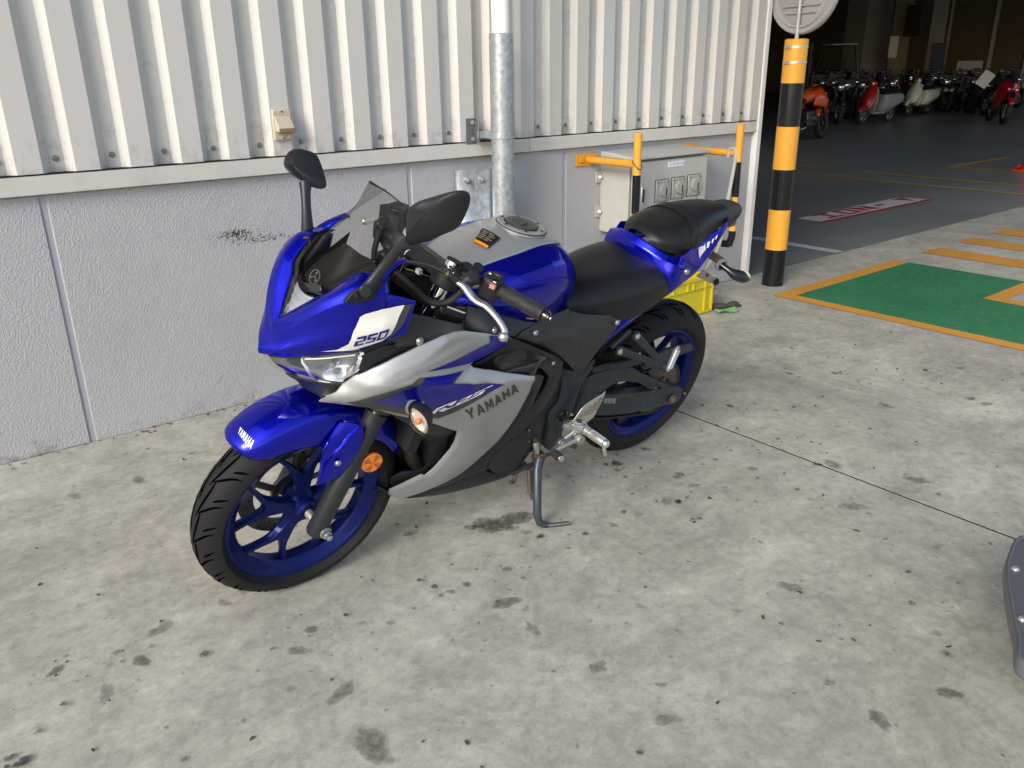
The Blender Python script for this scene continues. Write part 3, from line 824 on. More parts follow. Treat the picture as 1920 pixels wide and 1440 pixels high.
mb.add([(x, y, z) for x, y in Q for z in (0, .922)], [(2 * i, 2 * i + 2, 2 * i + 3, 2 * i + 1) for i in range(len(Q) - 1)])
mb.build('channel', m_galv, ch, ang=20, solid=.005, weld=False)
for x, y in ((-.035, -.014), (.036, -.038)):
    mb = MB(); mb.disc((x, y, .872), (-.2, -1, 0), .016, .004, 20); mb.disc((x - .001, y - .004, .872), (-.2, -1, 0), .0105, .010, 6, .1); mb.disc((x - .002, y - .013, .872), (-.2, -1, 0), .005, .012, 10); mb.build('bolt', m_galv, ch)

# ------------------------------------------------------------------ switch cabinet
m_cab = mat('cabinet_paint', (.43, .43, .40), .42, noise=.05, nscale=5, dirt=.3, dirtcol=(.25, .22, .17), dscale=7)
m_cab2 = mat('socket_grey', (.33, .325, .30), .35)
m_dark = mat('rubber_dark', (.03, .03, .03), .6)
CX0, CX1, CY, CZ0, CZ1 = 3.362, 3.985, 3.175, .50, .915
cb = thing('switch_cabinet', 'grey steel outlet cabinet with three round sockets on the wall behind the tail', 'electric cabinet', (CX0, YW, CZ0))
def cpart(mb, name, m, **k):
    mb.v = [(x - CX0, y - YW, z - CZ0) for x, y, z in mb.v]
    return mb.build(name, m, cb, **k)
mb = MB(); mb.box(((CX0 + CX1) / 2, (CY + YW) / 2 + .006, (CZ0 + CZ1) / 2), (CX1 - CX0, YW - CY - .012, CZ1 - CZ0)); cpart(mb, 'case', m_cab, bevel=.004)
mb = MB(); mb.box(((CX0 + CX1) / 2 + .004, CY - .008, (CZ0 + CZ1) / 2 - .008), (CX1 - CX0 - .004, .016, CZ1 - CZ0 - .022)); cpart(mb, 'door', m_cab, bevel=.003)
mb = MB(); P = [(CX0 - .004, YW - .002, CZ1 + .032), (CX0 - .004, YW - .002, CZ1 + .001), (CX0 - .004, CY - .032, CZ1 - .005), (CX0 - .004, CY - .034, CZ1 + .008)]
mb.prism(P, (CX1 - CX0 + .02, 0, 0)); cpart(mb, 'rain_hood', m_cab, bevel=.003)
mb = MB(); mb.box(((CX0 + CX1) / 2, CY - .009, CZ1 - .008), (CX1 - CX0 - .01, .012, .006)); cpart(mb, 'door_seal', m_dark)
for i, (x, z) in enumerate(((3.600, .730), (3.735, .733), (3.872, .736))):
    mb = MB(); mb.box((x, CY - .021, z), (.108, .012, .118)); s = cpart(mb, 'socket_plate', m_cab2, bevel=.004)
    mb = MB(); mb.box((x, CY - .017, z), (.114, .004, .124)); mb.v = [(a - CX0, b - YW, c - CZ0) for a, b, c in mb.v]; mb.build('gasket', m_dark, s)
    mb = MB(); mb.disc((x + .004, CY - .027, z + .004), (0, -1, 0), .037, .014, 28, .2); mb.v = [(a - CX0, b - YW, c - CZ0) for a, b, c in mb.v]; mb.build('socket_cap', m_cab2, s)
    mb = MB(); mb.box((x + .012, CY - .043, z - .004), (.006, .004, .040)); mb.v = [(a - CX0, b - YW, c - CZ0) for a, b, c in mb.v]; mb.build('slot', m_dark, s)
    for sx_ in (-1, 1):
        for sz in (-1, 1):
            mb = MB(); mb.disc((x + sx_ * .043 - CX0, CY - .027 - YW, z + sz * .047 - CZ0), (0, -1, 0), .004, .002, 8); mb.build('screw', m_dark, s)
    mb = MB(); mb.tube([(x + .012, CY - .043, z - .024), (x + .013, CY - .04, z - .05), (x + .02, CY - .03, z - .09)], .0015, 6)
    mb.v = [(a - CX0, b - YW, c - CZ0) for a, b, c in mb.v]; mb.build('cap_cord', m_dark, s)
mb = MB(); mb.box((3.712, CY - .0175, .868), (.135, .003, .030)); lab = cpart(mb, 'label_plate', mat('label_white', (.72, .75, .80), .35))
mb = MB(); rnd = random.Random(5)
m_ink = mat('ink_blue', (.05, .06, .13), .6)
# フォークリフト用コンセント盤, drawn as strokes
KANA = [[((.1, .85), (.9, .85)), ((.9, .85), (.3, .1))], [((.2, .6), (.9, .6)), ((.6, .8), (.6, .1)), ((.6, .6), (.2, .25))], [((.1, .5), (.9, .5))],
        [((.4, .9), (.1, .5)), ((.35, .8), (.9, .8)), ((.9, .8), (.3, .1))], [((.25, .9), (.25, .4)), ((.75, .9), (.75, .5)), ((.75, .5), (.4, .1))],
        [((.1, .85), (.9, .85)), ((.9, .85), (.3, .1))], [((.35, .9), (.35, .1)), ((.35, .6), (.8, .4))],
        [((.2, .9), (.2, .1)), ((.2, .9), (.85, .9)), ((.85, .9), (.85, .1)), ((.2, .6), (.85, .6)), ((.2, .35), (.85, .35)), ((.52, .9), (.52, .1))],
        [((.15, .85), (.85, .85)), ((.85, .85), (.85, .15)), ((.1, .15), (.9, .15))], [((.15, .8), (.35, .65)), ((.2, .1), (.9, .7))],
        [((.1, .65), (.9, .75)), ((.9, .75), (.7, .5)), ((.35, .9), (.35, .2)), ((.35, .2), (.9, .15))], [((.15, .8), (.35, .65)), ((.2, .1), (.9, .7))],
        [((.35, .9), (.35, .1)), ((.35, .6), (.8, .4))],
        [((.1, .9), (.5, .9)), ((.1, .9), (.1, .5)), ((.5, .9), (.5, .5)), ((.05, .68), (.55, .68)), ((.6, .9), (.9, .9)), ((.6, .6), (.95, .5)), ((.15, .4), (.85, .4)), ((.15, .4), (.15, .05)), ((.85, .4), (.85, .05)), ((.4, .4), (.4, .05)), ((.6, .4), (.6, .05)), ((.02, .05), (.98, .05))]]
lx = 3.652
for st in KANA:
    for (a, b), (c, d) in st:
        p0 = Vector((lx + .0078 * a, 0, .859 + .018 * b)); p1 = Vector((lx + .0078 * c, 0, .859 + .018 * d))
        t = (p1 - p0).normalized(); n_ = Vector((-t.z, 0, t.x)) * .00055
        k_ = len(mb.v) * 1e-6
        mb.add([(q.x - CX0, CY - .0195 - k_ - YW, q.z - CZ0) for q in (p0 + n_, p0 - n_, p1 - n_, p1 + n_)], [(0, 1, 2, 3)])
    lx += .0088
mb.build('lettering', m_ink, lab, ang=0, weld=False)
m_lug = mat('lug_steel', (.50, .49, .45), .35, metal=.5)
for z in (.805, .612):
    mb = MB(); mb.box((CX0 - .018, YW - .006, z), (.050, .008, .062)); l_ = cpart(mb, 'fixing_lug', m_cab, bevel=.002)
    mb = MB(); mb.ball((CX0 - .016, YW - .016, z), .011, 12, (1, 1.3, 1)); mb.v = [(a - CX0, b - YW, c - CZ0) for a, b, c in mb.v]; mb.build('bolt', mat('bolt_white', (.75, .75, .74), .3), l_)
mb = MB(); mb.box((3.432, CY - .024, .705), (.022, .016, .125)); h_ = cpart(mb, 'door_handle', mat('chrome_dull', (.55, .57, .6), .25, metal=.9), bevel=.004)
mb = MB(); mb.box((3.432, CY - .034, .718), (.012, .008, .07)); mb.v = [(a - CX0, b - YW, c - CZ0) for a, b, c in mb.v]; mb.build('handle_lever', m_dark, h_)

# ------------------------------------------------------------------ yellow and black guard bars either side of the cabinet
m_saf = mat('safety_yellow', (.72, .34, .035), .30, coat=.25, noise=.05, nscale=14, dirt=.22, dirtcol=(.35, .2, .06), dscale=18)
m_saf2 = mat('worn_safety_yellow', (.68, .31, .03), .36, noise=.12, nscale=10, dirt=.55, dirtcol=(.25, .13, .04), dscale=12)
m_blk = mat('black_paint', (.008, .009, .010), .20, coat=.2, spec=.35, rvar=.08, noise=.3, nscale=20)
def guard_bar(x, y, top, label, plate_dx):
    gt = thing('guard_bar', label, 'guard bar', (x, y, .30), 0, 'striped guard bars by the cabinet')
    r = .0215
    zs = [top, top - .212, top - .412, top - .612]
    for i in range(3):
        mb = MB(); mb.lathe([(r, zs[i + 1] - .30), (r, zs[i] - .30 - (.003 if i == 0 else 0))] + ([(r - .003, zs[i] - .30), (1e-4, zs[i] - .30)] if i == 0 else []), (0, 0, 0), (0, 0, 1), 24)
        mb.build('stripe', (m_saf, m_blk, m_saf)[i], gt)
    mb = MB(); zb = zs[3] - .30
    mb.tube([(0, 0, zb), (0, 0, zb - .035), (0, .012, zb - .065), (0, .045, zb - .085), (0, YW - y - .004, zb - .085)], r, 20, smooth=5); mb.build('lower_bend', m_blk, gt)
    zc = .905 - .30
    mb = MB(); mb.tube([(0, r * .6, zc), (0, YW - y - .006, zc)], .020, 20); mb.build('arm', m_saf2, gt)
    mb = MB(); mb.box((plate_dx, YW - y - .005, zc + .002), (.155, .010, .066)); pl = mb.build('wall_plate', m_saf2, gt, bevel=.002)
    mb = MB(); mb.disc((plate_dx - .045, YW - y - .010, zc + .003), (0, -1, 0), .014, .012, 6, .1); mb.disc((plate_dx + .045, YW - y - .010, zc + .003), (0, -1, 0), .014, .012, 6, .1); mb.build('bolt', m_saf2, pl)
    return gt
guard_bar(3.262, 3.038, 1.064, 'yellow and black guard bar left of the grey cabinet, with a wire loop round it', -.016)
guard_bar(4.112, 3.038, 1.069, 'yellow and black guard bar right of the grey cabinet, nearest the wall corner', -.02)
wl = thing('wire_loop', 'thin dark wire loop hung over the left guard bar', 'wire', (3.262, 3.038, .905))
mb = MB(); mb.tube([(.026 * cos(t), .0 + .026 * sin(t), .012 - .012 * (1 - sin(t)) * .9 - .02 * max(0, -sin(t)) + .006) for t in [2 * pi * i / 20 for i in range(21)]], .0026, 8); mb.build('wire', mat('wire_brown', (.07, .045, .03), .5), wl)
ct = thing('grey_cable', 'grey cable hanging over the arm of the right guard bar', 'cable', (4.105, 3.07, .90))
mb = MB(); mb.tube([(-.005, .03, -.02), (-.003, .024, .022), (-.004, -.004, .030), (-.008, -.026, .012), (-.024, -.030, -.08), (-.050, -.03, -.22), (-.072, -.025, -.36), (-.08, -.01, -.52), (-.05, .1, -.70), (.05, .2, -.78)], .0115, 12, smooth=5); mb.build('cable', mat('cable_grey', (.36, .34, .31), .5, noise=.2, nscale=40), ct)

# ------------------------------------------------------------------ bollard with a round sign
BX, BY, BR = 4.758, 3.155, .0704
bo = thing('bollard', 'tall yellow and black striped bollard post at the warehouse entrance', 'bollard', (BX, BY, 0))
zz = [0, .243, .503, .757, 1.019, 1.276, 1.528]
for i in range(6):
    mb = MB(); pr = [(BR, zz[i]), (BR, zz[i + 1] - (.004 if i == 5 else 0))]
    if i == 5: pr += [(BR - .005, 1.528), (1e-4, 1.528)]
    mb.lathe(pr, (0, 0, 0), (0, 0, 1), 40); mb.build('stripe', (m_saf if i % 2 else m_blk), bo)
m_band = mat('band_steel', (.62, .60, .55), .28, metal=.8)
for z in (1.395, 1.482):
    mb = MB(); mb.lathe([(BR + .0005, z - .006), (BR + .002, z - .006), (BR + .002, z + .006), (BR + .0005, z + .006)], (0, 0, 0), (0, 0, 1), 40)
    d = Vector((-BX, -BY, 0)).normalized(); t = Vector((d.y, -d.x, 0)); c = (d * .75 - t * .65).normalized() * (BR + .006) 
    c = (d * .78 + Vector((-d.y, d.x, 0)) * -.62).normalized() * (BR + .007)
    mb.box((c.x, c.y, z), (.034, .014, .017), Matrix.Rotation(atan2(c.y, c.x) + pi / 2, 3, 'Z')); mb.build('steel_band', m_band, bo)
# round sign seen from behind
sg = thing('round_sign', 'round white plastic sign on a thin pole strapped to the striped bollard, seen from behind', 'sign', (4.80, 3.14, 1.40))
fd = Vector((-.98, .19, 0)).normalized()
m_sg = mat('sign_plastic', (.36, .36, .37), .4, dirt=.3, dirtcol=(.3, .28, .26), dscale=9)
ctr = Vector((-.015, .02, .425))
mb = MB(); mb.lathe([(1e-4, .0), (.205, .0), (.214, -.003), (.220, .014), (.232, .018), (.240, .006), (.248, .016), (.264, .018), (.271, .010), (.274, -.004), (.270, -.024), (1e-4, -.026)], ctr, fd, 56); sb = mb.build('sign_shell', m_sg, sg)
mb = MB()
for h in (-.150, -.110, -.040, .0, .07, .11):
    wdt = 2 * sqrt(max(.0, .206 ** 2 - h ** 2)) * .84
    for s_ in (0,):
        mb.box((ctr.x + fd.x * .008, ctr.y + fd.y * .008, ctr.z + h), (.016, wdt, .010), Matrix.Rotation(atan2(fd.y, fd.x), 3, 'Z'))
mb.build('stiffening_rib', m_sg, sb, bevel=.002)
mb = MB(); p0 = ctr + fd * .020; mb.tube([(p0.x, p0.y, -.10), (p0.x, p0.y, .70)], .013, 16); mb.build('sign_pole', mat('pole_grey', (.42, .42, .45), .4, metal=.4), sg)
mb = MB(); mb.box((p0.x + .012, p0.y - .004, .085), (.03, .03, .035)); mb.build('clip', m_saf, sg)

# ------------------------------------------------------------------ yellow crate on the floor behind the rear wheel
m_crate = mat('crate_yellow', (.54, .44, .018), .38, noise=.05, nscale=9, dirt=.35, dirtcol=(.35, .28, .06), dscale=14)
KX0, KX1, KY0, KY1, KH = 3.33, 3.93, 2.995, 3.37, .225
cr = thing('plastic_crate', 'bright yellow plastic crate on the floor behind the rear wheel', 'crate', ((KX0 + KX1) / 2, (KY0 + KY1) / 2, 0))
cx_, cy_ = (KX0 + KX1) / 2, (KY0 + KY1) / 2
W_, D_ = KX1 - KX0, KY1 - KY0
mb = MB()
mb.box((0, 0, .012), (W_ - .02, D_ - .02, .016))
mb.box((0, -D_ / 2 + .010, KH / 2), (W_ - .02, .005, KH - .02)); mb.box((0, D_ / 2 - .010, KH / 2), (W_ - .02, .005, KH - .02))
mb.box((-W_ / 2 + .010, 0, KH / 2), (.005, D_ - .025, KH - .02)); mb.box((W_ / 2 - .010, 0, KH / 2), (.005, D_ - .025, KH - .02))
mb.build('box_shell', m_crate, cr)
for sy in (-1, 1):
    mb = MB(); mb.box((0, sy * (D_ / 2 - .006), KH - .008), (W_, .018, .012)); mb.box((0, sy * (D_ / 2 - .004), KH - .062), (W_ - .02, .014, .006))
    mb.box((0, sy * (D_ / 2 - .006), .012), (W_ - .02, .012, .014)); mb.build('rim', m_crate, cr, bevel=.002)
for sx_ in (-1, 1):
    mb = MB(); mb.box((sx_ * (W_ / 2 - .006), 0, KH - .008), (.018, D_ - .04, .012)); mb.box((sx_ * (W_ / 2 - .004), 0, KH - .062), (.014, D_ - .05, .006)); mb.build('rim', m_crate, cr, bevel=.002)
for sy in (-1, 1):
    for x in (-.24, -.07, .055, .105, .215, .28):
        h0 = .02 if x in (-.24, .215, .28) else KH - .064
        mb = MB(); mb.box((x, sy * (D_ / 2 - .004), (h0 + KH - .014) / 2), (.007 if h0 > .1 else .012, .013, KH - .014 - h0)); mb.build('rib', m_crate, cr)
gl = thing('work_glove', 'dirty dark work gloves lying beside the yellow crate', 'gloves', (4.00, 2.985, 0))
mb = MB()
mb.tube([(-.055, .02, .018), (-.02, .022, .022), (.02, .0, .02), (.045, -.006, .018)], (.018, .03, .028, .014), 14, smooth=4, flat=((0, 0, 1), .55))
mb.tube([(.03, -.012, .022), (.07, -.02, .026), (.105, -.022, .024), (.118, -.02, .02)], (.016, .027, .025, .012), 14, smooth=4, flat=((0, 0, 1), .55))
for k in range(4): mb.tube([(.09, -.04 + .012 * k, .022), (.115 + .006 * (k % 2), -.045 + .013 * k, .016), (.128, -.046 + .013 * k, .009)], (.008, .0075, .005), 8, smooth=3)
mb.build('glove', mat('glove_grey', (.055, .045, .04), .9, noise=.3, nscale=60, bump=.6, bscale=300), gl)
gr = thing('green_strip', 'small folded pale green sheet on the floor in front of the gloves', 'sheet', (3.945, 2.935, 0))
mb = MB(); Q = [Vector(p) for p in ((-.055, -.01, .0), (-.052, .02, .0), (.085, -.018, .0), (.078, -.055, .0))]
R_ = []
for i in range(7):
    t = i / 6
    a = Q[0].lerp(Q[3], t); b = Q[1].lerp(Q[2], t)
    R_.append([a.lerp(b, s_) + Vector((0, 0, .010 + .008 * sin(5 * t + 3 * s_) * (1 - .5 * s_) + .006 * s_)) for s_ in (0, .33, .66, 1)])
mb.grid(R_, 3, 3); mb.build('sheet', mat('sheet_green', (.14, .33, .13), .5, noise=.15, nscale=30), gr, solid=.012, solid_off=-1)

# ------------------------------------------------------------------ grey plastic end of a vehicle at the right edge
m_gp = mat('grey_plastic', (.105, .11, .125), .42, noise=.10, nscale=60, bump=.3, bscale=500, dirt=.25, dirtcol=(.2, .2, .2), dscale=25)
m_gp2 = mat('grey_plastic_inset', (.085, .09, .105), .45, noise=.10, nscale=60)
E0 = [(2.0204,0.5961,0.3),(1.9528,0.5846,0.3),(1.8701,0.5604,0.3),(1.7515,0.5057,0.3),(1.631,0.443,0.3),(1.5491,0.3954,0.3)]
axd = Vector((.78, -.626, 0))
sc_ = thing('scooter_deck', 'rounded dull grey plastic end of a parked vehicle cut off by the right edge', 'vehicle', (1.9, .5, 0))
def loc_(p): return Vector((p[0] - 1.9, p[1] - .5, p[2] if len(p) > 2 else 0))
edge = [loc_(p) for p in E0]
first_, last_ = edge[0], edge[-1]
edge = [first_ + axd * 1.0 + Vector((.10, .06, 0)), first_ + axd * .35 + Vector((.07, .05, 0)), first_ + axd * .06 + Vector((.012, .012, 0))] + edge + [last_ + Vector((-.03, -.05, 0)) + axd * .10, last_ + Vector((-.05, -.09, 0)) + axd * .4, last_ + axd * 1.0 + Vector((-.06, -.10, 0))]
edge = crom(edge, 5)
mb = MB(); cen = sum(edge, Vector()) / len(edge)
def ring(k, z): return [Vector((p.x + (cen.x + .25 - p.x) * k, p.y + (cen.y - .2 - p.y) * k, z)) for p in edge]
mb.grid([ring(.016, .262), ring(.005, .264), ring(.0, .272), ring(.002, .290), ring(.010, .300), ring(.017, .302)], 3, 1, flip=False)
mb.build('deck_rim', m_gp, sc_, solid=.008, ang=60)
mb = MB(); rr_ = ring(.018, .3015); mb.add(rr_ + ring(.021, .2985), [(i, i + 1, i + 1 + len(rr_), i + len(rr_)) for i in range(len(rr_) - 1)])
q_ = ring(.021, .2985); n_ = len(mb.v); mb.add(q_, [tuple(range(len(q_)))]); mb.build('deck_panel', m_gp2, sc_, ang=30, solid=.006)
for p in [(1.8794,0.5415,0.3),(1.6965,0.4557,0.3)]:
    q = loc_(p); mb = MB(); mb.disc((q.x, q.y, .298), (0, 0, 1), .0095, .002, 18); mb.disc((q.x, q.y, .300), (0, 0, 1), .0065, .004, 14); mb.build('screw', mat('screw_bright', (.75, .75, .76), .25, metal=.8), sc_)
for d_ in (.42, .95):
    p = cen + axd * (d_ - .25); mb = MB(); mb.lathe([(.05, -.05), (.13, -.05), (.15, -.02), (.15, .02), (.13, .05), (.05, .05)], (p.x, p.y, .15), (axd.y, -axd.x, 0), 28); mb.build('wheel', m_dark, sc_)
# ================================================================== INSIDE OF THE WAREHOUSE
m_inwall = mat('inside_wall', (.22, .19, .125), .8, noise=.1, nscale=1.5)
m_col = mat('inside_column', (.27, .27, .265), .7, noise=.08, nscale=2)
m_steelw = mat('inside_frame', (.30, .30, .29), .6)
hall = thing('warehouse_hall', 'dim warehouse hall beyond the open doorway, with tan walls and grey columns', 'building', (20, 20, 0))
def hp(mb, name, m, **k):
    mb.v = [(x - 20, y - 20, z) for x, y, z in mb.v]
    return mb.build(name, m, hall, **k)
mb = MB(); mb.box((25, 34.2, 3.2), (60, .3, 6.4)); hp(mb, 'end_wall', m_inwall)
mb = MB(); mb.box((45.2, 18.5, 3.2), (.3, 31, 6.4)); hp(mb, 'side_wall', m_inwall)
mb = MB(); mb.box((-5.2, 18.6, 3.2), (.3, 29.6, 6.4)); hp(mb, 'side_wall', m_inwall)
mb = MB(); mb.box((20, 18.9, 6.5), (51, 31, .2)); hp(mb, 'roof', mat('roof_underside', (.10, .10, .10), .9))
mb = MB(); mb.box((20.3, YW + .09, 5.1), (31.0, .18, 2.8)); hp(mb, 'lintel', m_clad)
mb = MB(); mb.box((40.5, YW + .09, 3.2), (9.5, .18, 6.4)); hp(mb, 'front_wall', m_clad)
def column(p0, p1, dep, name='column', m=None):
    mb = MB(); a = Vector((p0[0], p0[1], 0)); b = Vector((p1[0], p1[1], 0))
    t = (b - a).normalized(); n = Vector((-t.y, t.x, 0))
    if n.dot(a) < 0: n = -n
    mb.prism([a, b, b + n * dep, a + n * dep], (0, 0, 6.4)); return hp(mb, name, m or m_col)
def far_pt(u, d): 
    return (d * sin(u), d * cos(u))
column([(34.1766,19.5065,0)][0], [(35.7292,19.2719,0)][0], 1.0)
column([(34.6667,18.6228,0)][0], [(34.9911,18.038,0)][0], .3, 'pilaster', m_inwall)
column([(36.4365,17.9566,0)][0], [(36.7056,17.4561,0)][0], .6)
column([(37.3282,17.6426,0)][0], [(37.3759,17.5524,0)][0], .2, 'pipe')
column([(38.0887,16.2049,0)][0], [(38.1624,16.0657,0)][0], .3, 'pilaster')
column([(39.9063,15.5311,0)][0], [(40.174,15.0072,0)][0], .6)
def board(name, label, cat, c, w_, h_, m, n=Vector((-.75, -.66, 0)), tilt=0.0):
    o = thing(name, label, cat, c); mb = MB()
    mb.box((0, 0, 0), (w_, .02, h_), Matrix.Rotation(atan2(n.y, n.x) + pi / 2, 3, 'Z') @ Matrix.Rotation(tilt, 3, 'Y'))
    mb.build('panel', m, o); return o
m_paper = mat('paper', (.72, .72, .70), .7)
m_bluebd = mat('dark_blue_board', (.02, .03, .10), .5)
# ================================================================== MOTORCYCLE (bike frame: x forward from the rear axle, y left, z up)
bike = thing('motorcycle', 'blue and silver sport motorcycle with full fairing leaning on its side stand', 'motorcycle')
bike.matrix_world = Matrix(((-0.99971693, 0.02287046, 0.00655812, 2.15923986), (-0.02379216, -0.9609882, -0.27556418, 2.03706352),
                            (0, -0.27564221, 0.9612603, 0.0), (0, 0, 0, 1)))

def paint(name, col, metal, rough, coat, flake=.10):
    m = bpy.data.materials.new(name); m.use_nodes = True; N, L, b = nodes_of(m)
    tc = N.new('ShaderNodeTexCoord'); v = N.new('ShaderNodeTexNoise'); v.inputs['Scale'].default_value = 900; v.inputs['Detail'].default_value = 1
    L.new(tc.outputs['Object'], v.inputs['Vector'])
    mx = N.new('ShaderNodeMixRGB'); mx.inputs[1].default_value = (*[c * (1 - flake) for c in col], 1); mx.inputs[2].default_value = (*[min(1, c * (1 + flake)) for c in col], 1)
    L.new(v.outputs['Fac'], mx.inputs[0]); L.new(mx.outputs[0], b.inputs['Base Color'])
    b.inputs['Metallic'].default_value = metal; b.inputs['Roughness'].default_value = rough
    b.inputs['Coat Weight'].default_value = coat; b.inputs['Coat Roughness'].default_value = .03
    mxc = max(col); b.inputs['Specular Tint'].default_value = (*[.12 + .88 * c / mxc for c in col], 1)
    n2 = N.new('ShaderNodeTexNoise'); n2.inputs['Scale'].default_value = 3.0; n2.inputs['Detail'].default_value = 7; L.new(tc.outputs['Object'], n2.inputs['Vector'])
    r = N.new('ShaderNodeMapRange'); r.inputs[3].default_value = rough - .05; r.inputs[4].default_value = rough + .08; L.new(n2.outputs['Fac'], r.inputs[0]); L.new(r.outputs[0], b.inputs['Roughness'])
    return m
m_blue = paint('blue_paint', (.002, .005, .44), .88, .36, .75, .2)
m_bluep = paint('blue_print', (.003, .004, .22), .35, .36, .8, .1)
m_silver = paint('silver_paint', (.37, .375, .38), .6, .42, .45, .10)
m_greyp = mat('grey_print', (.045, .045, .045), .5)
m_whiteprint = mat('white_print', (.78, .77, .73), .4)
m_plas = mat('black_plastic', (.015, .017, .0195), .44, spec=.4, noise=.15, nscale=60, bump=.35, bscale=700, rvar=.08)
m_plasg = mat('grey_moulded_plastic', (.030, .031, .033), .48, spec=.4, noise=.15, nscale=40, bump=.5, bscale=800, rvar=.08)
m_gloss = mat('gloss_black', (.012, .012, .013), .16, coat=.4)
m_void = mat('matt_black', (.008, .008, .009), .7)
m_vinyl = mat('seat_vinyl', (.010, .010, .0105), .38, spec=.4, noise=.1, nscale=30, bump=.45, bscale=650, rvar=.06)
m_wheel = paint('wheel_blue', (.006, .012, .095), .45, .40, .2, .08)
m_tyre = mat('tyre_rubber', (.012, .012, .013), .68, spec=.3, noise=.25, nscale=25, bump=.3, bscale=300, rvar=.1)
m_tyred = mat('tyre_groove', (.002, .002, .002), .95, spec=.0)
m_arm = mat('swingarm_paint', (.022, .028, .036), .42, metal=.2, noise=.2, nscale=12, rvar=.08, dirt=.35, dirtcol=(.09, .085, .075), dscale=20)
m_fork = mat('fork_paint', (.024, .028, .033), .40, metal=.3, noise=.1, nscale=20)
m_alu = mat('aluminium', (.66, .65, .62), .30, metal=.9, noise=.08, nscale=40)
m_alud = mat('cast_aluminium', (.42, .41, .39), .42, metal=.7, noise=.2, nscale=30)
m_chrome = mat('chrome', (.75, .75, .76), .06, metal=1.0)
m_steel = mat('bolt_steel', (.50, .49, .47), .28, metal=.9)
m_rust = mat('rusty_steel', (.11, .085, .065), .55, metal=.5, noise=.4, nscale=60)
m_header = mat('exhaust_header', (.16, .125, .09), .42, metal=.7, noise=.3, nscale=20)
m_discs = mat('brake_disc_steel', (.13, .125, .12), .35, metal=.8, noise=.3, nscale=30)
m_amber = mat('amber_reflector', (.75, .20, .005), .15, coat=1.0)
m_amber2 = mat('amber_reflector_dark', (.42, .085, .003), .18, coat=1.0)
m_refl = mat('lamp_reflector', (.86, .86, .87), .22, metal=.35)
m_rubber = mat('grip_rubber', (.016, .016, .017), .6, bump=.6, bscale=400)
m_red = mat('faded_red_button', (.62, .24, .20), .45)

def glassy(name, tint, gloss=.10, rough=.01, gl_k=.9):
    m = bpy.data.materials.new(name); m.use_nodes = True; N, L, b = nodes_of(m)
    t = N.new('ShaderNodeBsdfTransparent'); t.inputs['Color'].default_value = (*tint, 1)
    g = N.new('ShaderNodeBsdfGlossy'); g.inputs['Roughness'].default_value = rough; g.inputs['Color'].default_value = (.9, .9, .9, 1)
    fr = N.new('ShaderNodeFresnel'); fr.inputs['IOR'].default_value = 1.45
    a = N.new('ShaderNodeMath'); a.operation = 'MULTIPLY_ADD'; a.inputs[1].default_value = gl_k; a.inputs[2].default_value = gloss * .2; L.new(fr.outputs[0], a.inputs[0])
    x = N.new('ShaderNodeMixShader'); L.new(a.outputs[0], x.inputs[0]); L.new(t.outputs[0], x.inputs[1]); L.new(g.outputs[0], x.inputs[2])
    L.new(x.outputs[0], N['Material Output'].inputs['Surface'])
    return m
m_clear = glassy('clear_lens', (.92, .94, .95))
m_smoke = glassy('smoked_screen', (.76, .74, .71), .0, .38, .14)

def part(mb, name, m, parent=None, **k): return mb.build(name, m, parent or bike, **k)
def bolt(p, d, r=.008, h=.005, parent=None, m=None, name='bolt'):
    mb = MB(); dv = Vector(d).normalized()
    mb.disc(p, dv, r, h * .45, 16, .3); mb.disc(Vector(p) + dv * h * .4, dv, r * .78, h * .6, 14, .5); o = part(mb, name, m or m_steel, parent)
    mb = MB(); mb.disc(Vector(p) + dv * (h * 1.0), dv, r * .34, .0006, 6, .1); q = mb
    mb = MB(); 
    return o

def seg_d(x, z, a, b):
    dx, dz = b[0] - a[0], b[1] - a[1]; l2 = dx * dx + dz * dz
    t = max(0, min(1, ((x - a[0]) * dx + (z - a[1]) * dz) / l2)); px_, pz_ = a[0] + t * dx, a[1] + t * dz
    s = (dx * (z - a[1]) - dz * (x - a[0])) / sqrt(l2)
    return sqrt((x - px_) ** 2 + (z - pz_) ** 2), s, t

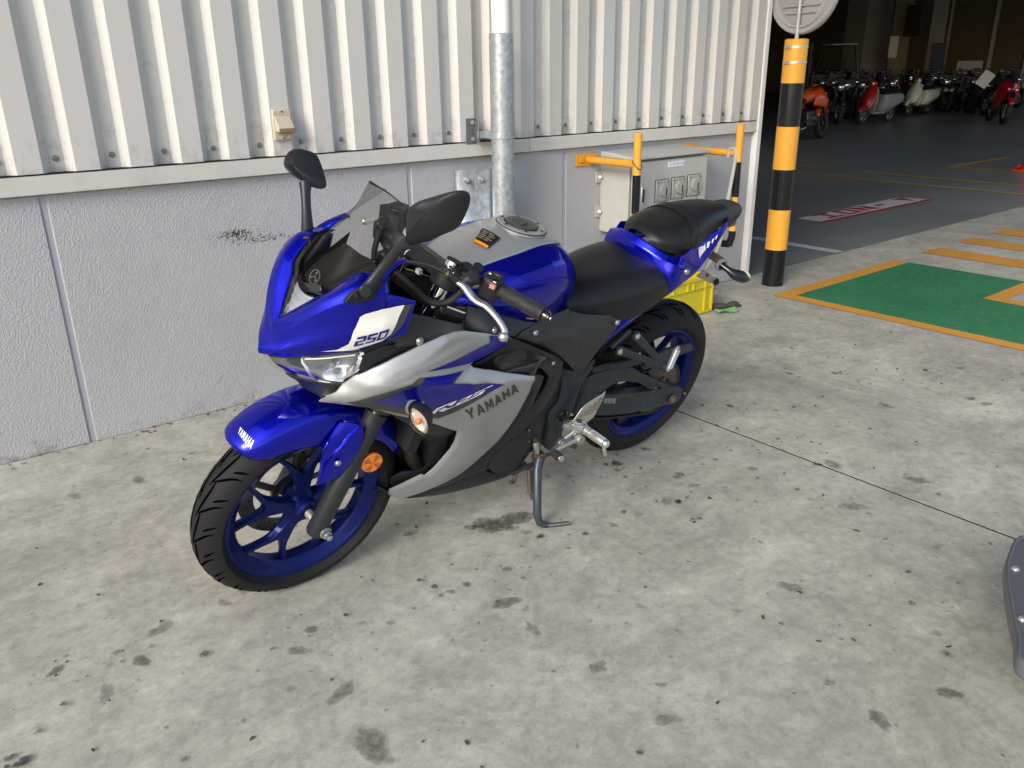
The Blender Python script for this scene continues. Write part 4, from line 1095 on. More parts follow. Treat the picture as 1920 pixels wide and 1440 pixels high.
# ------------------------------------------------------------------ wheels
def wheel(cx, cz, R, rho, hw, name, wid, arm0):
    C = Vector((cx, 0, cz)); AX = (0, 1, 0)
    # rim: flanges, wells and barrel
    mb = MB()
    pr = [(.2305, hw), (.2305, hw - .004), (.222, hw - .006), (.2175, hw - .012), (.204, hw - .020), (.199, hw * .35), (.199, -hw * .35), (.204, -hw + .020), (.2175, -hw + .012), (.222, -hw + .006), (.2305, -hw + .004), (.2305, -hw),
          (.2265, -hw - .002), (.217, -hw + .001), (.212, -hw + .007), (.197, -hw + .016), (.190, -hw * .4), (.190, hw * .4), (.197, hw - .016), (.212, hw - .007), (.217, hw - .001), (.2265, hw + .002)]
    mb.lathe(pr, C, AX, 96, close=True)
    wo = part(mb, name, m_wheel, None, ang=30)
    # spokes: five arms that fork towards the rim
    def P(r, a, y): return Vector((cx + r * cos(a), y, cz + r * sin(a)))
    for k in range(5):
        a0 = radians(arm0 + 72 * k); mb = MB()
        def beam(st):
            rows = []
            for (r, a, wd, y0, th) in st:
                u = Vector((cos(a), 0, sin(a))); t = Vector((-sin(a), 0, cos(a))); c = P(r, a, y0)
                rows.append([c + t * wd, c + t * wd * .72 + Vector((0, th, 0)), c - t * wd * .72 + Vector((0, th, 0)), c - t * wd, c - t * wd * .8 - Vector((0, th, 0)), c + t * wd * .8 - Vector((0, th, 0)), c + t * wd])
            mb.grid(rows, 3, 1)
        beam([(.022, a0, .026, .006, .022), (.06, a0, .022, .010, .016), (.095, a0, .030, .012, .013), (.118, a0, .036, .012, .012)])
        for sg in (-1, 1):
            beam([(.100, a0 + sg * .10, .020, .012, .0115), (.125, a0 + sg * .18, .0125, .011, .0112), (.155, a0 + sg * .28, .0085, .008, .011), (.185, a0 + sg * .35, .0080, .004, .012), (.198, a0 + sg * .38, .0110, .0, .013)])
        part(mb, 'spoke', m_wheel, wo, ang=40)
    mb = MB(); mb.lathe([(.014, .050), (.024, .050), (.030, .044), (.033, .026), (.045, .016), (.045, -.02), (.034, -.03), (.03, -.05), (.014, -.05)], C, AX, 36); part(mb, 'hub', m_wheel, wo)
    # tyre
    mb = MB(); pr = []
    n = 26
    for i in range(n + 1):
        t = -pi / 2 * 1.12 + pi * 1.12 * i / n
        r = R - rho + rho * cos(t); y = rho * 1.02 * sin(t)
        if r < .2300: continue
        pr.append((r, y))
    s_ = pr[0][1]
    pr = [(.2265, -hw + .001), (.2325, -hw - .0045)] + [p for p in pr if p[0] > .2345] + [(.2325, hw + .0045), (.2265, hw - .001)]
    mb.lathe(pr, C, AX, 120); part(mb, 'tyre', m_tyre, wo, ang=50)
    mb = MB(); mb.lathe([(.2330, hw + .0048), (.2355, hw + .0066), (.2375, hw + .0060)], C, AX, 96); part(mb, 'bead_line', m_tyre, wo)
    return wo, C, P
def grooves(wo, cx, cz, R, rho, n, shape, width, side_list):
    mb = MB()
    def S(a, t, lift=.0010): 
        r = R - rho + (rho + lift) * cos(t); return Vector((cx + r * cos(a), (rho * 1.02 + lift) * sin(t), cz + r * sin(a)))
    for sd in side_list:
        for k in range(n):
            a0 = 2 * pi * k / n + (0 if sd > 0 else pi / n)
            for st in shape:
                q = crom([(a, t, 0) for a, t in st], 5); rows = []
                for i, p in enumerate(q):
                    d = (q[min(i + 1, len(q) - 1)] - q[max(i - 1, 0)]); d.x *= R; d.y *= rho; d.normalize()
                    wv = width * sin(pi * (.12 + .80 * i / (len(q) - 1)))
                    rows.append([S(a0 + p.x + d.y * wv * e / R, sd * (p.y - d.x * wv * e / rho)) for e in (-1, 1)])
                mb.grid(rows)
    return stuff(part(mb, 'tread_groove', m_tyred, wo, ang=0, weld=False))
fw, FC, FP = wheel(1.38, .291, .295, .058, .041, 'front_wheel', .11, 18)
grooves(fw, 1.38, .291, .295, .058, 20, [[(0, .18), (.05, .42), (.13, .80), (.16, 1.12)], [(.17, .62), (.21, .85), (.25, 1.15)], [(-.05, .08), (.10, .22), (.24, .30), (.34, .28)]], .0034, (1, -1))
rw, RC, RP = wheel(0, .312, .314, .070, .0565, 'rear_wheel', .14, 30)
grooves(rw, 0, .312, .314, .070, 20, [[(0, .22), (.06, .42), (.13, .75), (.15, .98)], [(.16, .55), (.19, .8), (.22, 1.02)], [(-.05, .10), (.08, .24), (.2, .34)]], .0036, (1, -1))
# valve
mb = MB(); p = FP(.19, radians(-172), 0); mb.tube([FP(.192, radians(-172), .004), FP(.178, radians(-172), .010), FP(.172, radians(-172), .030)], [.006, .0045, .004], 10); part(mb, 'valve', m_void, fw)
# front brake disc on the right side, caliper, speed ring
def brake_disc(C, y, r0, r1, parent, nh=24):
    mb = MB(); mb.lathe([(r0, y), (r1, y), (r1, y - .0045), (r0, y - .0045)], C, (0, 1, 0), 72, close=True)
    o = part(mb, 'brake_disc', m_discs, parent, ang=30)
    for i in range(nh):
        for j, r in enumerate((r0 + .012, (r0 + r1) / 2, r1 - .010)):
            a = 2 * pi * (i + .33 * j) / nh; mb = MB()
            mb.disc((C.x + r * cos(a), y, C.z + r * sin(a)), (0, 1, 0), .0036, .0006, 8, .1)
            if i == 0 and j == 0: h0 = part(mb, 'drill_hole', m_void, parent); h0.data.name = 'drill_hole'
            elif (i + j) % 2 == 0: part(mb, 'drill_hole', m_void, parent)
    mb = MB()
    for i in range(5):
        a = 2 * pi * i / 5 + .3
        mb.tube([(C.x + .04 * cos(a), y + .004, C.z + .04 * sin(a)), (C.x + (r0 + .01) * cos(a + .2), y - .002, C.z + (r0 + .01) * sin(a + .2))], .011, 8, flat=((0, 1, 0), .35))
    mb.lathe([(.035, y + .008), (.055, y + .008), (.055, y - .004), (.035, y - .004)], C, (0, 1, 0), 36, close=True)
    part(mb, 'disc_carrier', m_discs, parent)
brake_disc(FC, -.062, .105, .149, fw)
brake_disc(RC, -.070, .075, .110, rw, 18)
mb = MB(); a = radians(128)
for k, rr_ in enumerate((.118, .150)):
    mb.box((1.38 + .140 * cos(a + .3 * k), -.070, .291 + .140 * sin(a + .3 * k)), (.070, .060, .085), Matrix.Rotation(-a - .3 * k, 3, 'Y'))
part(mb, 'front_caliper', m_fork, bevel=.010)
mb = MB(); mb.tube([(1.30, -.095, .60), (1.33, -.105, .50), (1.31, -.10, .40), (1.29, -.085, .36)], .005, 8, smooth=5); part(mb, 'brake_hose', m_rubber)

# ------------------------------------------------------------------ front fork
def fk(z, dx=0.0): return 1.38 - (z - .291) * .4663 + dx
for sy in (1, -1):
    y = .096 * sy
    mb = MB(); mb.tube([(fk(.250) - .012, y, .250), (fk(.262) - .012, y, .262), (fk(.42) - .012, y, .42), (fk(.60) - .012, y, .60)], [.021, .0265, .0275, .0275], 28)
    mb.tube([(1.367, y - .024, .268), (1.367, y + .023, .268)], .0235, 24)
    fl = part(mb, 'fork_leg', m_fork, bevel=.006)
    mb = MB(); mb.tube([(fk(.588) - .012, y, .588), (fk(.606) - .012, y, .606)], .0300, 28); part(mb, 'dust_seal', m_plas, fl)
    mb = MB(); mb.tube([(fk(.60) - .012, y, .60), (fk(1.0) - .012, y, 1.0)], .0215, 28); part(mb, 'fork_tube', m_chrome, fl)
    mb = MB(); mb.disc((fk(1.0) - .012, y, 1.0), (-.42, 0, .9), .021, .006, 24); part(mb, 'fork_cap', m_void, fl)
for z, th, nm, mm in ((.645, .036, 'lower_clamp', m_fork), (.962, .026, 'top_clamp', m_plas)):
    mb = MB(); x = fk(z) - .012; ax = Vector((-.4226, 0, .9063))
    for sy in (1, -1): mb.lathe([(.0225, -th), (.036, -th), (.037, -th + .006), (.037, th - .006), (.036, th), (.0225, th)], (x, .096 * sy, z), ax, 28)
    mb.box((x - .012, 0, z), (.055, .15, th * 1.6), Matrix.Rotation(radians(-25), 3, 'Y')); part(mb, nm, mm, bevel=.004)
mb = MB(); mb.lathe([(.030, -.055), (.036, -.05), (.036, .05), (.030, .055)], (fk(.80) - .05, 0, .80), Vector((-.4226, 0, .9063)), 24); part(mb, 'steering_head', m_void)
# axle nut, spacer, reflector
mb = MB(); mb.disc((1.367, .119, .268), (0, 1, 0), .0165, .005, 24); mb.disc((1.367, .123, .268), (0, 1, 0), .0135, .013, 6, .12); mb.disc((1.367, .136, .268), (0, 1, 0), .0085, .012, 14); part(mb, 'axle_nut', m_steel)
mb = MB(); mb.tube([(1.378, .045, .285), (1.374, .085, .278)], .014, 16); part(mb, 'axle_spacer', m_alud)
rc = Vector((1.2366,0.124,0.4574)); mb = MB(); mb.disc(rc - Vector((0, .012, 0)), (0.1, 1, 0), .0300, .009, 30); rf = part(mb, 'reflector', m_amber)
for i in range(8):
    if i % 2: continue
    mb = MB(); a0, a1 = 2 * pi * i / 8 + .2, 2 * pi * (i + 1) / 8 + .2
    pts = [rc - Vector((0, .0028, 0))] + [rc + Vector((.0275 * cos(t), -.0028 - .003 * cos(t) * .9, .0275 * sin(t))) for t in (a0, (a0 + a1) / 2, a1)]
    mb.add(pts, [(0, 3, 2, 1)]); part(mb, 'reflector_facet', m_amber2, rf, ang=0)
mb = MB(); mb.tube([rc - Vector((0, .012, 0)), (fk(rc.z) + .0, .098, rc.z)], .008, 8); part(mb, 'reflector_stay', m_plas)

# ------------------------------------------------------------------ front fender
def fpt(r, a, y): a = radians(a); return (1.38 + r * cos(a), y, .291 + r * sin(a))
rows = []
for a, rc_, rm, rs, re, ye in ((54.5, .340, .338, .331, .322, .034), (57, .345, .342, .332, .300, .062), (63, .349, .345, .331, .281, .077), (72, .352, .348, .333, .272, .083), (84, .356, .351, .334, .258, .087), (96, .358, .353, .336, .252, .089), (108, .358, .352, .335, .262, .089), (120, .354, .348, .332, .270, .088), (134, .346, .341, .327, .275, .086), (150, .336, .331, .318, .276, .082)):
    half = [fpt(rc_, a, 0), fpt(rm, a, ye * .42), fpt(rs, a, ye * .80), fpt((rs + re) / 2, a, ye * .98), fpt(re, a, ye)]
    rows.append([(p[0], -p[1], p[2]) for p in half[:0:-1]] + half)
mb = MB(); mb.grid(rows, 5, 5); fender = part(mb, 'front_fender', m_blue, ang=60, solid=.003)
FIELD_fend = RBF([(1.3894,0.104,0.4259),(1.3163,0.112,0.4399),(1.2992,0.118,0.4751),(1.2737,0.124,0.5468),(1.2744,0.122,0.5919),(1.3255,0.094,0.6022),(1.3668,0.108,0.5333),(1.34,0.117,0.4956),(1.3711,0.098,0.5098),(1.3466,0.108,0.5614)])
pl = [(1.3894,0.4258),(1.3809,0.4593),(1.3753,0.4901),(1.3722,0.5108),(1.3724,0.5327),(1.3564,0.5682),(1.3258,0.6017),(1.3035,0.6013),(1.2848,0.5956),(1.2753,0.5911),(1.2735,0.5469),(1.2993,0.4753),(1.3162,0.4381),(1.3526,0.4324)]
def rid_fend(x, z): return FIELD_fend(x, z)
fo = panel('fork_cover', pl, rid_fend, m_blue, fender, step=.012, lip=.003)
fo2 = panel('fork_cover', pl, rid_fend, m_blue, fender, step=.02, lip=.003, side=-1)
# bright facet on the cover: its front edge is turned in so the face looks forward
FCL = [(1.2857,0.5926),(1.3517,0.5273),(1.3629,0.5001),(1.3885,0.429)]
def facet_y(x, z):
    d = min(seg_d(x, z, FCL[i], FCL[i + 1])[0] for i in range(3))
    return FIELD_fend(x, z) + .0070 - 1.25 * d
# bright facet on the cover
ff = panel('cover_facet', [(1.3884,0.4324),(1.3798,0.4591),(1.3742,0.4917),(1.3705,0.5107),(1.3696,0.5286),(1.326,0.5998),(1.2857,0.5926),(1.3517,0.5273),(1.3629,0.5001),(1.3758,0.4669)], facet_y, m_blue, fender, step=.012, thick=.004, lip=.004, lw=.010)
bolt((1.3431,0.122,0.5004), (.2, 1, 0), .0085, .006, fender)

# ------------------------------------------------------------------ upper cowl
L_ = [(1.4976,0,.798),(1.466,.047,.808),(1.426,.09,.822),(1.388,.12,.835),(1.348,.148,.848),(1.283,.173,.87)]
# columns run from the lower edge up to the side crease, then on to the screen
R_ = [(1.4681,0,0.8472), (1.4612,0.044,0.867), (1.4302,0.092,0.9212), (1.3918,0.13,0.9644), (1.3491,0.16,0.9905), (1.3165,0.17,0.9968), (1.2764,0.176,0.9966)]
U_ = [(1.447,0,.8825), (1.4192,0.03,0.9189), (1.3868,0.06,0.9561), (1.368,0.085,0.9823), (1.3117,0.105,1.0244), (1.2851,0.114,1.0233), (1.2579,0.122,1.0262)]
L7 = L_[:5] + [(1.317,.161,.858), L_[5]]
def lerp3(a, b, t, out=0.0, dz=0.0):
    p = Vector(a).lerp(Vector(b), t); q = Vector((p.x - 1.20, p.y, 0)).normalized() * out
    return (p.x + q.x, p.y + q.y if p.y > 1e-6 else 0.0, p.z + dz)
low = [L7, [lerp3(a, b, .30, .010) for a, b in zip(L7, R_)], [lerp3(a, b, .62, .004) for a, b in zip(L7, R_)], R_]
upr = [R_, [lerp3(a, b, .5, .006, .007) for a, b in zip(R_, U_)], U_]
mb = MB()
def both(rows, n, m):
    for sgn in (1, -1):
        mb.grid([[(p[0], sgn * p[1], p[2]) for p in r] for r in rows], n, m, flip=(sgn < 0))
both(low, 6, 6); both(upr, 6, 6)
c5 = [L_[5], low[1][6], R_[6], U_[6]]
both([[L_[5], (1.2545,.182,.8805), (1.2283,0.19,0.8889)], [c5[1], (1.2449,0.185,0.9158), (1.2228,0.19,0.9155)], [low[2][6], (1.248,0.183,0.956), (1.2163,0.191,0.9454)], [c5[2], (1.2522,0.184,0.9892), (1.2108,0.192,0.9751)]], 4, 5)
both([[c5[2], (1.28,0.158,1.0128), (1.2661,0.148,1.0286), (1.2433,0.142,1.0418), (1.2098,0.136,1.0539)], [(1.286,0.165,1), (1.2877,0.15,1.0103), (1.268,0.132,1.025), (1.2415,0.126,1.0428), (1.2068,0.122,1.0519)], [(1.2989,0.16,0.9999), (1.2951,0.135,1.0159), c5[3], (1.2334,0.12,1.0406), (1.2062,0.118,1.0507)]], 4, 4)
half = low[:3] + upr
full = [[(p[0], -p[1], p[2]) for p in r[:0:-1]] + r for r in half]
cowl = part(mb, 'upper_cowl', m_blue, ang=26, solid=.004)
cbv = bvh_of(cowl)
mb = MB()
lay(mb, decal3('x', [(1.4034,0.112,0.8467), (1.3706,0.13,0.8592), (1.3506,0.145,0.8814), (1.339,0.168,0.9477), (1.3288,0.17,0.9545), (1.2903,0.184,0.9635), (1.2386,0.192,0.9688), (1.2549,0.19,0.9207), (1.2647,0.183,0.8965), (1.2833,0.172,0.8803), (1.3409,0.148,0.86)], cbv, None, None, .006, .0022))
part(mb, 'graphic', m_whiteprint, cowl, ang=50)
mb = MB()
lay(mb, decal3('x', [(1.2377,0.192,0.9686), (1.2197,0.193,0.9702), (1.2375,0.19,0.9147), (1.2554,0.182,0.8938), (1.2829,0.172,0.876), (1.2635,0.184,0.8989), (1.2537,0.19,0.9205)], cbv, None, None, .006, .0020))
part(mb, 'graphic', m_greyp, cowl, ang=50)
mb = MB()
for poly in word('250', [(1.3421,0.147,0.8746), (1.2762,0.172,0.8927), (1.2712,0.178,0.9146), (1.3394,0.16,0.8985)], .16):
    lay(mb, decal3('x', poly, cbv, None, None, .006, .0040))
stuff(part(mb, 'lettering', m_bluep, cowl, ang=50))
bolt((1.3682,0.088,0.9693), (.5, .6, .5), .006, .003, cowl, m_plas)
bolt((1.2452,0.135,1.0438), (.2, .8, .4), .005, .003, cowl, m_plas)
# inner black skin of the cowl keeps daylight out
mb = MB(); ins = [[(p[0] - .012, p[1] * .93, p[2] - (0.004 if p[2] > .9 else -.004)) for p in r] for r in full]
mb.grid(ins, 3, 3); part(mb, 'cowl_lining', m_void, ang=60)

# position lamp under the screen
top_ = [(1.3759,-0.06,0.9394), (1.392,-.03,.950), (1.395,0,.949), (1.392,.03,.951), (1.3863,0.058,0.9597)]
mb = MB(); lens_rows = [[(1.4465,-.002,.8815),(1.4467,-.001,.8817),(1.4467,0,.8818),(1.4467,.001,.8817),(1.4465,.002,.8815)],
    [(1.417,-.031,.9185),(1.424,-.015,.916),(1.426,0,.915),(1.424,.015,.916),(1.417,.031,.9185)],
    [(1.387,-.060,.955),(1.396,-.03,.948),(1.399,0,.946),(1.396,.03,.948),(1.387,.060,.955)]]
mb.grid(lens_rows, 4, 3); pl_ = part(mb, 'position_lamp', m_clear, ang=60)
mb = MB(); q8 = [crom([r[j] for r in lens_rows], 5) for j in range(5)]; mb.grid([[(q8[j][i].x - .009 - .0022 * (i % 2), q8[j][i].y * .92, q8[j][i].z - .010) for j in range(5)] for i in range(len(q8[0]))], 1, 2); part(mb, 'lamp_reflector', mat('position_reflector', (.62, .64, .66), .2, metal=.6), pl_, ang=0)
# ------------------------------------------------------------------ windscreen
def scr():
    c = [(1.383,0,.950),(1.352,0,1.003),(1.305,0,1.068),(1.252,0,1.122),(1.1798,0,1.1534)]
    q1 = [(1.381,.035,.953),(1.345,.046,1.002),(1.293,.050,1.062),(1.240,.046,1.112),(1.1839,0.035,1.1549)]
    q2 = [(1.376,.058,.962),(1.325,.080,1.006),(1.270,.088,1.038),(1.222,.086,1.076),(1.189,0.07,1.1568)]
    q3 = [(1.378,0.066,0.9641),(1.313,0.107,1.0263),(1.2563,0.117,1.043),(1.211,0.122,1.0526),(1.1645,0.1,1.1371)]
    q4 = [(1.3782,0.067,0.9646),(1.3113,0.108,1.0277),(1.2532,0.119,1.0395),(1.2036,0.13,1.052),(1.1017,0.132,1.1013)]
    return [c, q1, q2, q3, q4]
qs = scr(); hrow = [list(r) for r in zip(*qs)]
frow = [[(p[0], -p[1], p[2]) for p in r[:0:-1]] + r for r in hrow]
mb = MB(); mb.grid(frow, 6, 5); screen = part(mb, 'windscreen', m_smoke, ang=60)
# thickened top edge and black lower band
mb = MB(); mb.tube(crom(frow[-1], 5), .0022, 6); part(mb, 'edge_bead', m_gloss, screen)
sbv = bvh_of(screen)
mb = MB(); mb.prism([Vector(p) + Vector((.006, 0, .004)) for p in ((1.3772,-0.056,0.9416), (1.3836,-0.04,0.92), (1.3808,-0.004,0.9334), (1.3778,0.054,0.9552), (1.3746,0.066,0.9662), (1.3729,0.056,0.9778), (1.3749,0.02,0.9643), (1.3757,-0.026,0.9446), (1.3656,-0.05,0.9538))], (-.010, 0, -.006)); part(mb, 'screen_band', m_gloss, screen, bevel=.002)
m_etch = mat('etched_grey', (.17, .165, .155), .5)
mb = MB(); cc = Vector((1.362,0.012,0.9747)); lc, ln, li, ld = sbv.find_nearest(cc); e1 = ln.orthogonal().normalized(); e2 = ln.cross(e1); e1 = Vector((0, 1, 0)); e1 = (e1 - ln * e1.dot(ln)).normalized(); e2 = ln.cross(e1)
lc = lc + ln * .002
ringp = [lc + (e1 * cos(t) + e2 * sin(t)) * .0165 for t in [2 * pi * i / 28 for i in range(29)]]; mb.tube(ringp, .0006, 5, cap=False)
for k in range(3):
    a = pi / 2 + 2 * pi * k / 3; mb.tube([lc, lc + (e1 * cos(a) + e2 * sin(a)) * .0155], .0005, 5)
    for s_ in (-1, 1): mb.tube([lc + (e1 * cos(a) + e2 * sin(a)) * .0125, lc + (e1 * cos(a + s_ * .42) + e2 * sin(a + s_ * .42)) * .0095], .0005, 5)
stuff(part(mb, 'emblem', m_etch, screen))

# ------------------------------------------------------------------ headlights and their black housing
T_ = [(1.488,0,.790),(1.462,.045,.8015),(1.424,.086,.815),(1.384,.116,.828),(1.332,.145,.843),(1.3173,0.158,0.8302)]
B_ = [(1.425,0,.7215),(1.409,.05,.733),(1.392,.083,.743),(1.369,.110,.748),(1.342,.130,.751),(1.3198,0.15,0.7892)]
Mi = [Vector(a).lerp(Vector(b), .5) + Vector((.013 if i < 4 else .004, .006 if i else 0, .004)) for i, (a, b) in enumerate(zip(T_, B_))]
TL, ML, BL = (crom(q, 8) for q in (T_, Mi, B_))
def lens_pt(s_, t, d, sgn):
    k = max(0, min(len(TL) - 1, int(round(s_ * 8)))); a, m_, b = TL[k], ML[k], BL[k]
    p = a.lerp(m_, t * 2) if t < .5 else m_.lerp(b, t * 2 - 1)
    p = p + Vector((-d * .85, -d * .45, 0))
    return (p.x, sgn * p.y, p.z)
m_clear2 = glassy('headlight_lens', (.95, .96, .97), .06, .015, .40)
m_lhs = mat('lamp_housing', (.045, .05, .058), .30, metal=.3)
m_bowl = mat('bowl_chrome', (.50, .53, .56), .16, metal=.9)
for sgn in (1, -1):
    f_ = lambda P_, k=0.0: [(p[0] - k, sgn * (p[1] - (k * .5 if i else 0)), p[2]) for i, p in enumerate(P_)]
    mb = MB(); mb.grid([f_(T_), f_(Mi), f_(B_)], 4, 4, flip=sgn < 0); hl = part(mb, 'headlight', m_clear2, ang=60)
    fl_ = sgn < 0
    mb = MB(); mb.grid([[lens_pt(s_, t, .014, sgn) for s_ in (0, .4, .8, 1.2, 1.6, 1.85)] for t in (0, .25, .5, .75, 1)], 2, 2, flip=fl_); part(mb, 'lamp_housing', m_lhs, hl, ang=60)
    mb = MB(); rows_ = []
    for t in [i / 12 for i in range(13)]:
        rows_.append([lens_pt(s_, t, .008 + .052 * max(0, 1 - ((s_ - 3.0) / 1.22) ** 2) * max(0, 1 - ((t - .46) / .5) ** 2), sgn) for s_ in [1.75 + .125 * i for i in range(21)]])
    mb.grid(rows_, 1, 1, flip=fl_); part(mb, 'bowl_reflector', m_bowl, hl, ang=60)
    mb = MB(); rows_ = []
    for i, t in enumerate([k_ / 10 for k_ in range(11)]):
        rows_.append([lens_pt(s_, t, .006 + .006 * ((i + j) % 2) + .004 * (j % 3), sgn) for j, s_ in enumerate((4.2, 4.4, 4.6, 4.8, 5.0))])
    mb.grid(rows_, 1, 1, flip=fl_); part(mb, 'side_reflector', m_refl, hl, ang=0)
    # bright trims: left rim of the bowl, top fillet, and the wedge below
    mb = MB(); mb.tube([lens_pt(1.72 + .12 * sin(pi * t), t, .007, sgn) for t in (.04, .2, .4, .6, .8, .93)], [.0022, .0036, .0042, .0042, .0034, .002], 8)
    mb.tube([lens_pt(s_, .08 + .03 * (s_ - 2), .008, sgn) for s_ in (1.9, 2.4, 2.9, 3.4, 4.0)], .0020, 8)
    mb.add([lens_pt(3.5, .93, .008, sgn), lens_pt(4.15, .45, .008, sgn), lens_pt(4.15, .95, .008, sgn)], [(0, 1, 2)] if sgn < 0 else [(0, 2, 1)]); part(mb, 'lamp_trim', m_refl, hl)
    mb = MB(); bc = Vector(lens_pt(3.0, .46, .045, sgn)); d = Vector((.80, .52 * sgn, -.05)).normalized(); mb.tube([bc, bc + d * .022], [.010, .008], 14); part(mb, 'bulb', mat('bulb_glass', (.35, .37, .40), .08, metal=.6), hl)
    mb = MB(); mb.tube([Vector((p[0] + .0005, sgn * (p[1] + .001), p[2])) for p in BL], .0020, 6); part(mb, 'lens_edge', m_gloss, hl)
# chin and cheeks: black plastic round the lamps
ch_ = [(1.384,0,.676),(1.376,.040,.678),(1.378,.080,.692),(1.385,.103,.703),(1.352,.120,.724),(1.3375,0.14,0.7645)]
mid_ = [Vector(a).lerp(Vector(b), .5) + Vector((-.004, -.002, 0)) for a, b in zip(B_, ch_)]
hr = [B_, mid_, ch_]
fr_ = [[(p[0], -p[1], p[2]) for p in r[:0:-1]] + list(r) for r in hr]
mb = MB(); mb.grid(fr_, 4, 4); part(mb, 'headlight_housing', m_plas, ang=60, solid=.003)
FIELD_cheek = RBF([(1.3202,0.16,0.8336),(1.3087,0.166,0.8478),(1.2569,0.166,0.8051),(1.3387,0.142,0.7661),(1.3211,0.152,0.7907),(1.1934,0.178,0.8379),(1.3468,0.132,0.7512),(1.2436,0.18,0.8878)])
panel('headlight_cheek', [(1.3193,0.8354),(1.2794,0.8356),(1.2361,0.8468),(1.1949,0.8451),(1.1919,0.8307),(1.2512,0.8056),(1.2966,0.7825),(1.3378,0.7635),(1.3479,0.7495),(1.3453,0.7635),(1.3211,0.7835),(1.3143,0.8209)], FIELD_cheek, m_plas, bike, both=True)
panel('cowl_bracket', [(1.3842,0.8424),(1.3257,0.8569),(1.2745,0.8712),(1.2436,0.8879),(1.232,0.856),(1.2401,0.8376),(1.2775,0.825),(1.3183,0.837),(1.3538,0.8407)], lambda x, z: FIELD_cheek(x, z) - .014, m_plasg, bike, both=True)

# ------------------------------------------------------------------ side fairing
FIELD_fair = RBF([(1.3912,0.105,0.7057),(1.2953,0.172,0.8),(1.2431,0.188,0.827),(1.1858,0.198,0.8495),(1.1231,0.203,0.8668),(1.0587,0.203,0.8643),(0.9832,0.198,0.8377),(0.8836,0.19,0.7953),
 (1.3001,0.187,0.7502),(1.2667,0.2,0.7594),(1.2193,0.213,0.7667),(1.1068,0.226,0.7445),(1.0264,0.232,0.7245),(0.935,0.236,0.7),(0.8176,0.236,0.6803),(1.0327,0.212,0.7595),(0.9617,0.216,0.7336),(0.8169,0.224,0.6806),
 (1.3351,0.162,0.733),(1.3496,0.136,0.7464),(1.3304,0.154,0.7773),(1.3637,0.136,0.72),(1.3577,0.128,0.6915),(1.3251,0.15,0.6893),(1.2806,0.165,0.678),(1.1883,0.184,0.6317),(1.0945,0.19,0.5819),(1.0157,0.188,0.532),(1.008,0.178,0.4795),(1.0296,0.163,0.4264),(1.0687,0.14,0.3579),(1.1516,0.098,0.3179),(1.1441,0.086,0.2788),
 (1.0367,0.226,0.6782),(0.8844,0.222,0.6295),(1.175,0.212,0.6897),(0.9825,0.208,0.5565),(0.919,0.206,0.5542),
 (0.7993,0.206,0.5772),(0.8141,0.178,0.4667),(0.8701,0.158,0.3805),(0.9327,0.14,0.3149),(1.016,0.116,0.2711),(1.1023,0.094,0.2514),(0.9614,0.178,0.4458),(1.0017,0.152,0.3468),(1.0821,0.112,0.291)])
CR1 = [(1.1163,0.8551),(1.1786,0.8217),(1.2456,0.8011),(1.3129,0.76)]
CR3 = [(1.2693,0.7596),(1.2193,0.7663),(1.1067,0.7445),(1.0258,0.7239),(0.9346,0.6996),(0.8093,0.6726)]
CR2 = [(0.9682,0.8132),(1.0467,0.8276),(1.1231,0.8174),(1.2069,0.7981),(1.2899,0.7625)]
def fair(x, z):
    y = FIELD_fair(x, z)
    for cr, h, w_ in ((CR1, .0060, .011), (CR2, .0060, .012), (CR3, .0085, .014)):
        d = min(seg_d(x, z, cr[i], cr[i + 1])[0] for i in range(len(cr) - 1))
        y += h * math.exp(-d / w_)
    return y
P_fair = [(1.3894,0.6898),(1.3789,0.7135),(1.363,0.7286),(1.3502,0.7472),(1.3304,0.7772),(1.2953,0.8001),(1.2431,0.827),(1.1858,0.8495),(1.123,0.8668),(1.092,0.869),(1.0587,0.8643),(0.9831,0.8376),(0.9261,0.8146),(0.8838,0.7955),(0.9033,0.7877),(0.9589,0.7787),(1.0126,0.7713),(1.0295,0.7643),(1.0223,0.7552),(0.9787,0.7376),(0.9156,0.7177),(0.8096,0.68),(0.8092,0.6619),(0.8005,0.6172),(0.7994,0.5772),(0.8022,0.5233),(0.8141,0.4667),(0.8354,0.4184),(0.8701,0.3806),(0.9015,0.3461),(0.9327,0.3149),(0.9771,0.2904),(1.0162,0.2713),(1.0614,0.2589),(1.1022,0.2513),(1.1236,0.2583),(1.1443,0.279),(1.1497,0.3051),(1.1406,0.3127),(1.1198,0.3301),(1.0967,0.3521),(1.0776,0.3668),(1.0662,0.3611),(1.0489,0.3874),(1.0296,0.4264),(1.0162,0.4572),(1.0106,0.4896),(1.0143,0.5294),(1.0505,0.5521),(1.0945,0.5819),(1.1106,0.591),(1.188,0.6307),(1.2335,0.6514),(1.2804,0.6771),(1.3252,0.6894),(1.3575,0.6904)]
fairing = panel('side_fairing', P_fair, fair, m_silver, bike, step=.0075, lip=.005, lw=.012)
panel('side_fairing', P_fair, fair, m_silver, bike, step=.02, lip=.005, side=-1)
fbv = bvh_of(fairing)
def fdecal(name, poly, m, off, step=.006):
    vs, fs, d, lp = tri_poly(poly, step); mb = MB()
    V = [(x, fair(x, z) + off - .005 * 0, z) for x, z in vs]
    F = []
    for t in fs:
        a, b, c = (Vector(V[i]) for i in t[:3]); F.append(t if (b - a).cross(c - a).y > 0 else t[::-1])
    mb.add(V, F); return part(mb, name, m, fairing, ang=50)
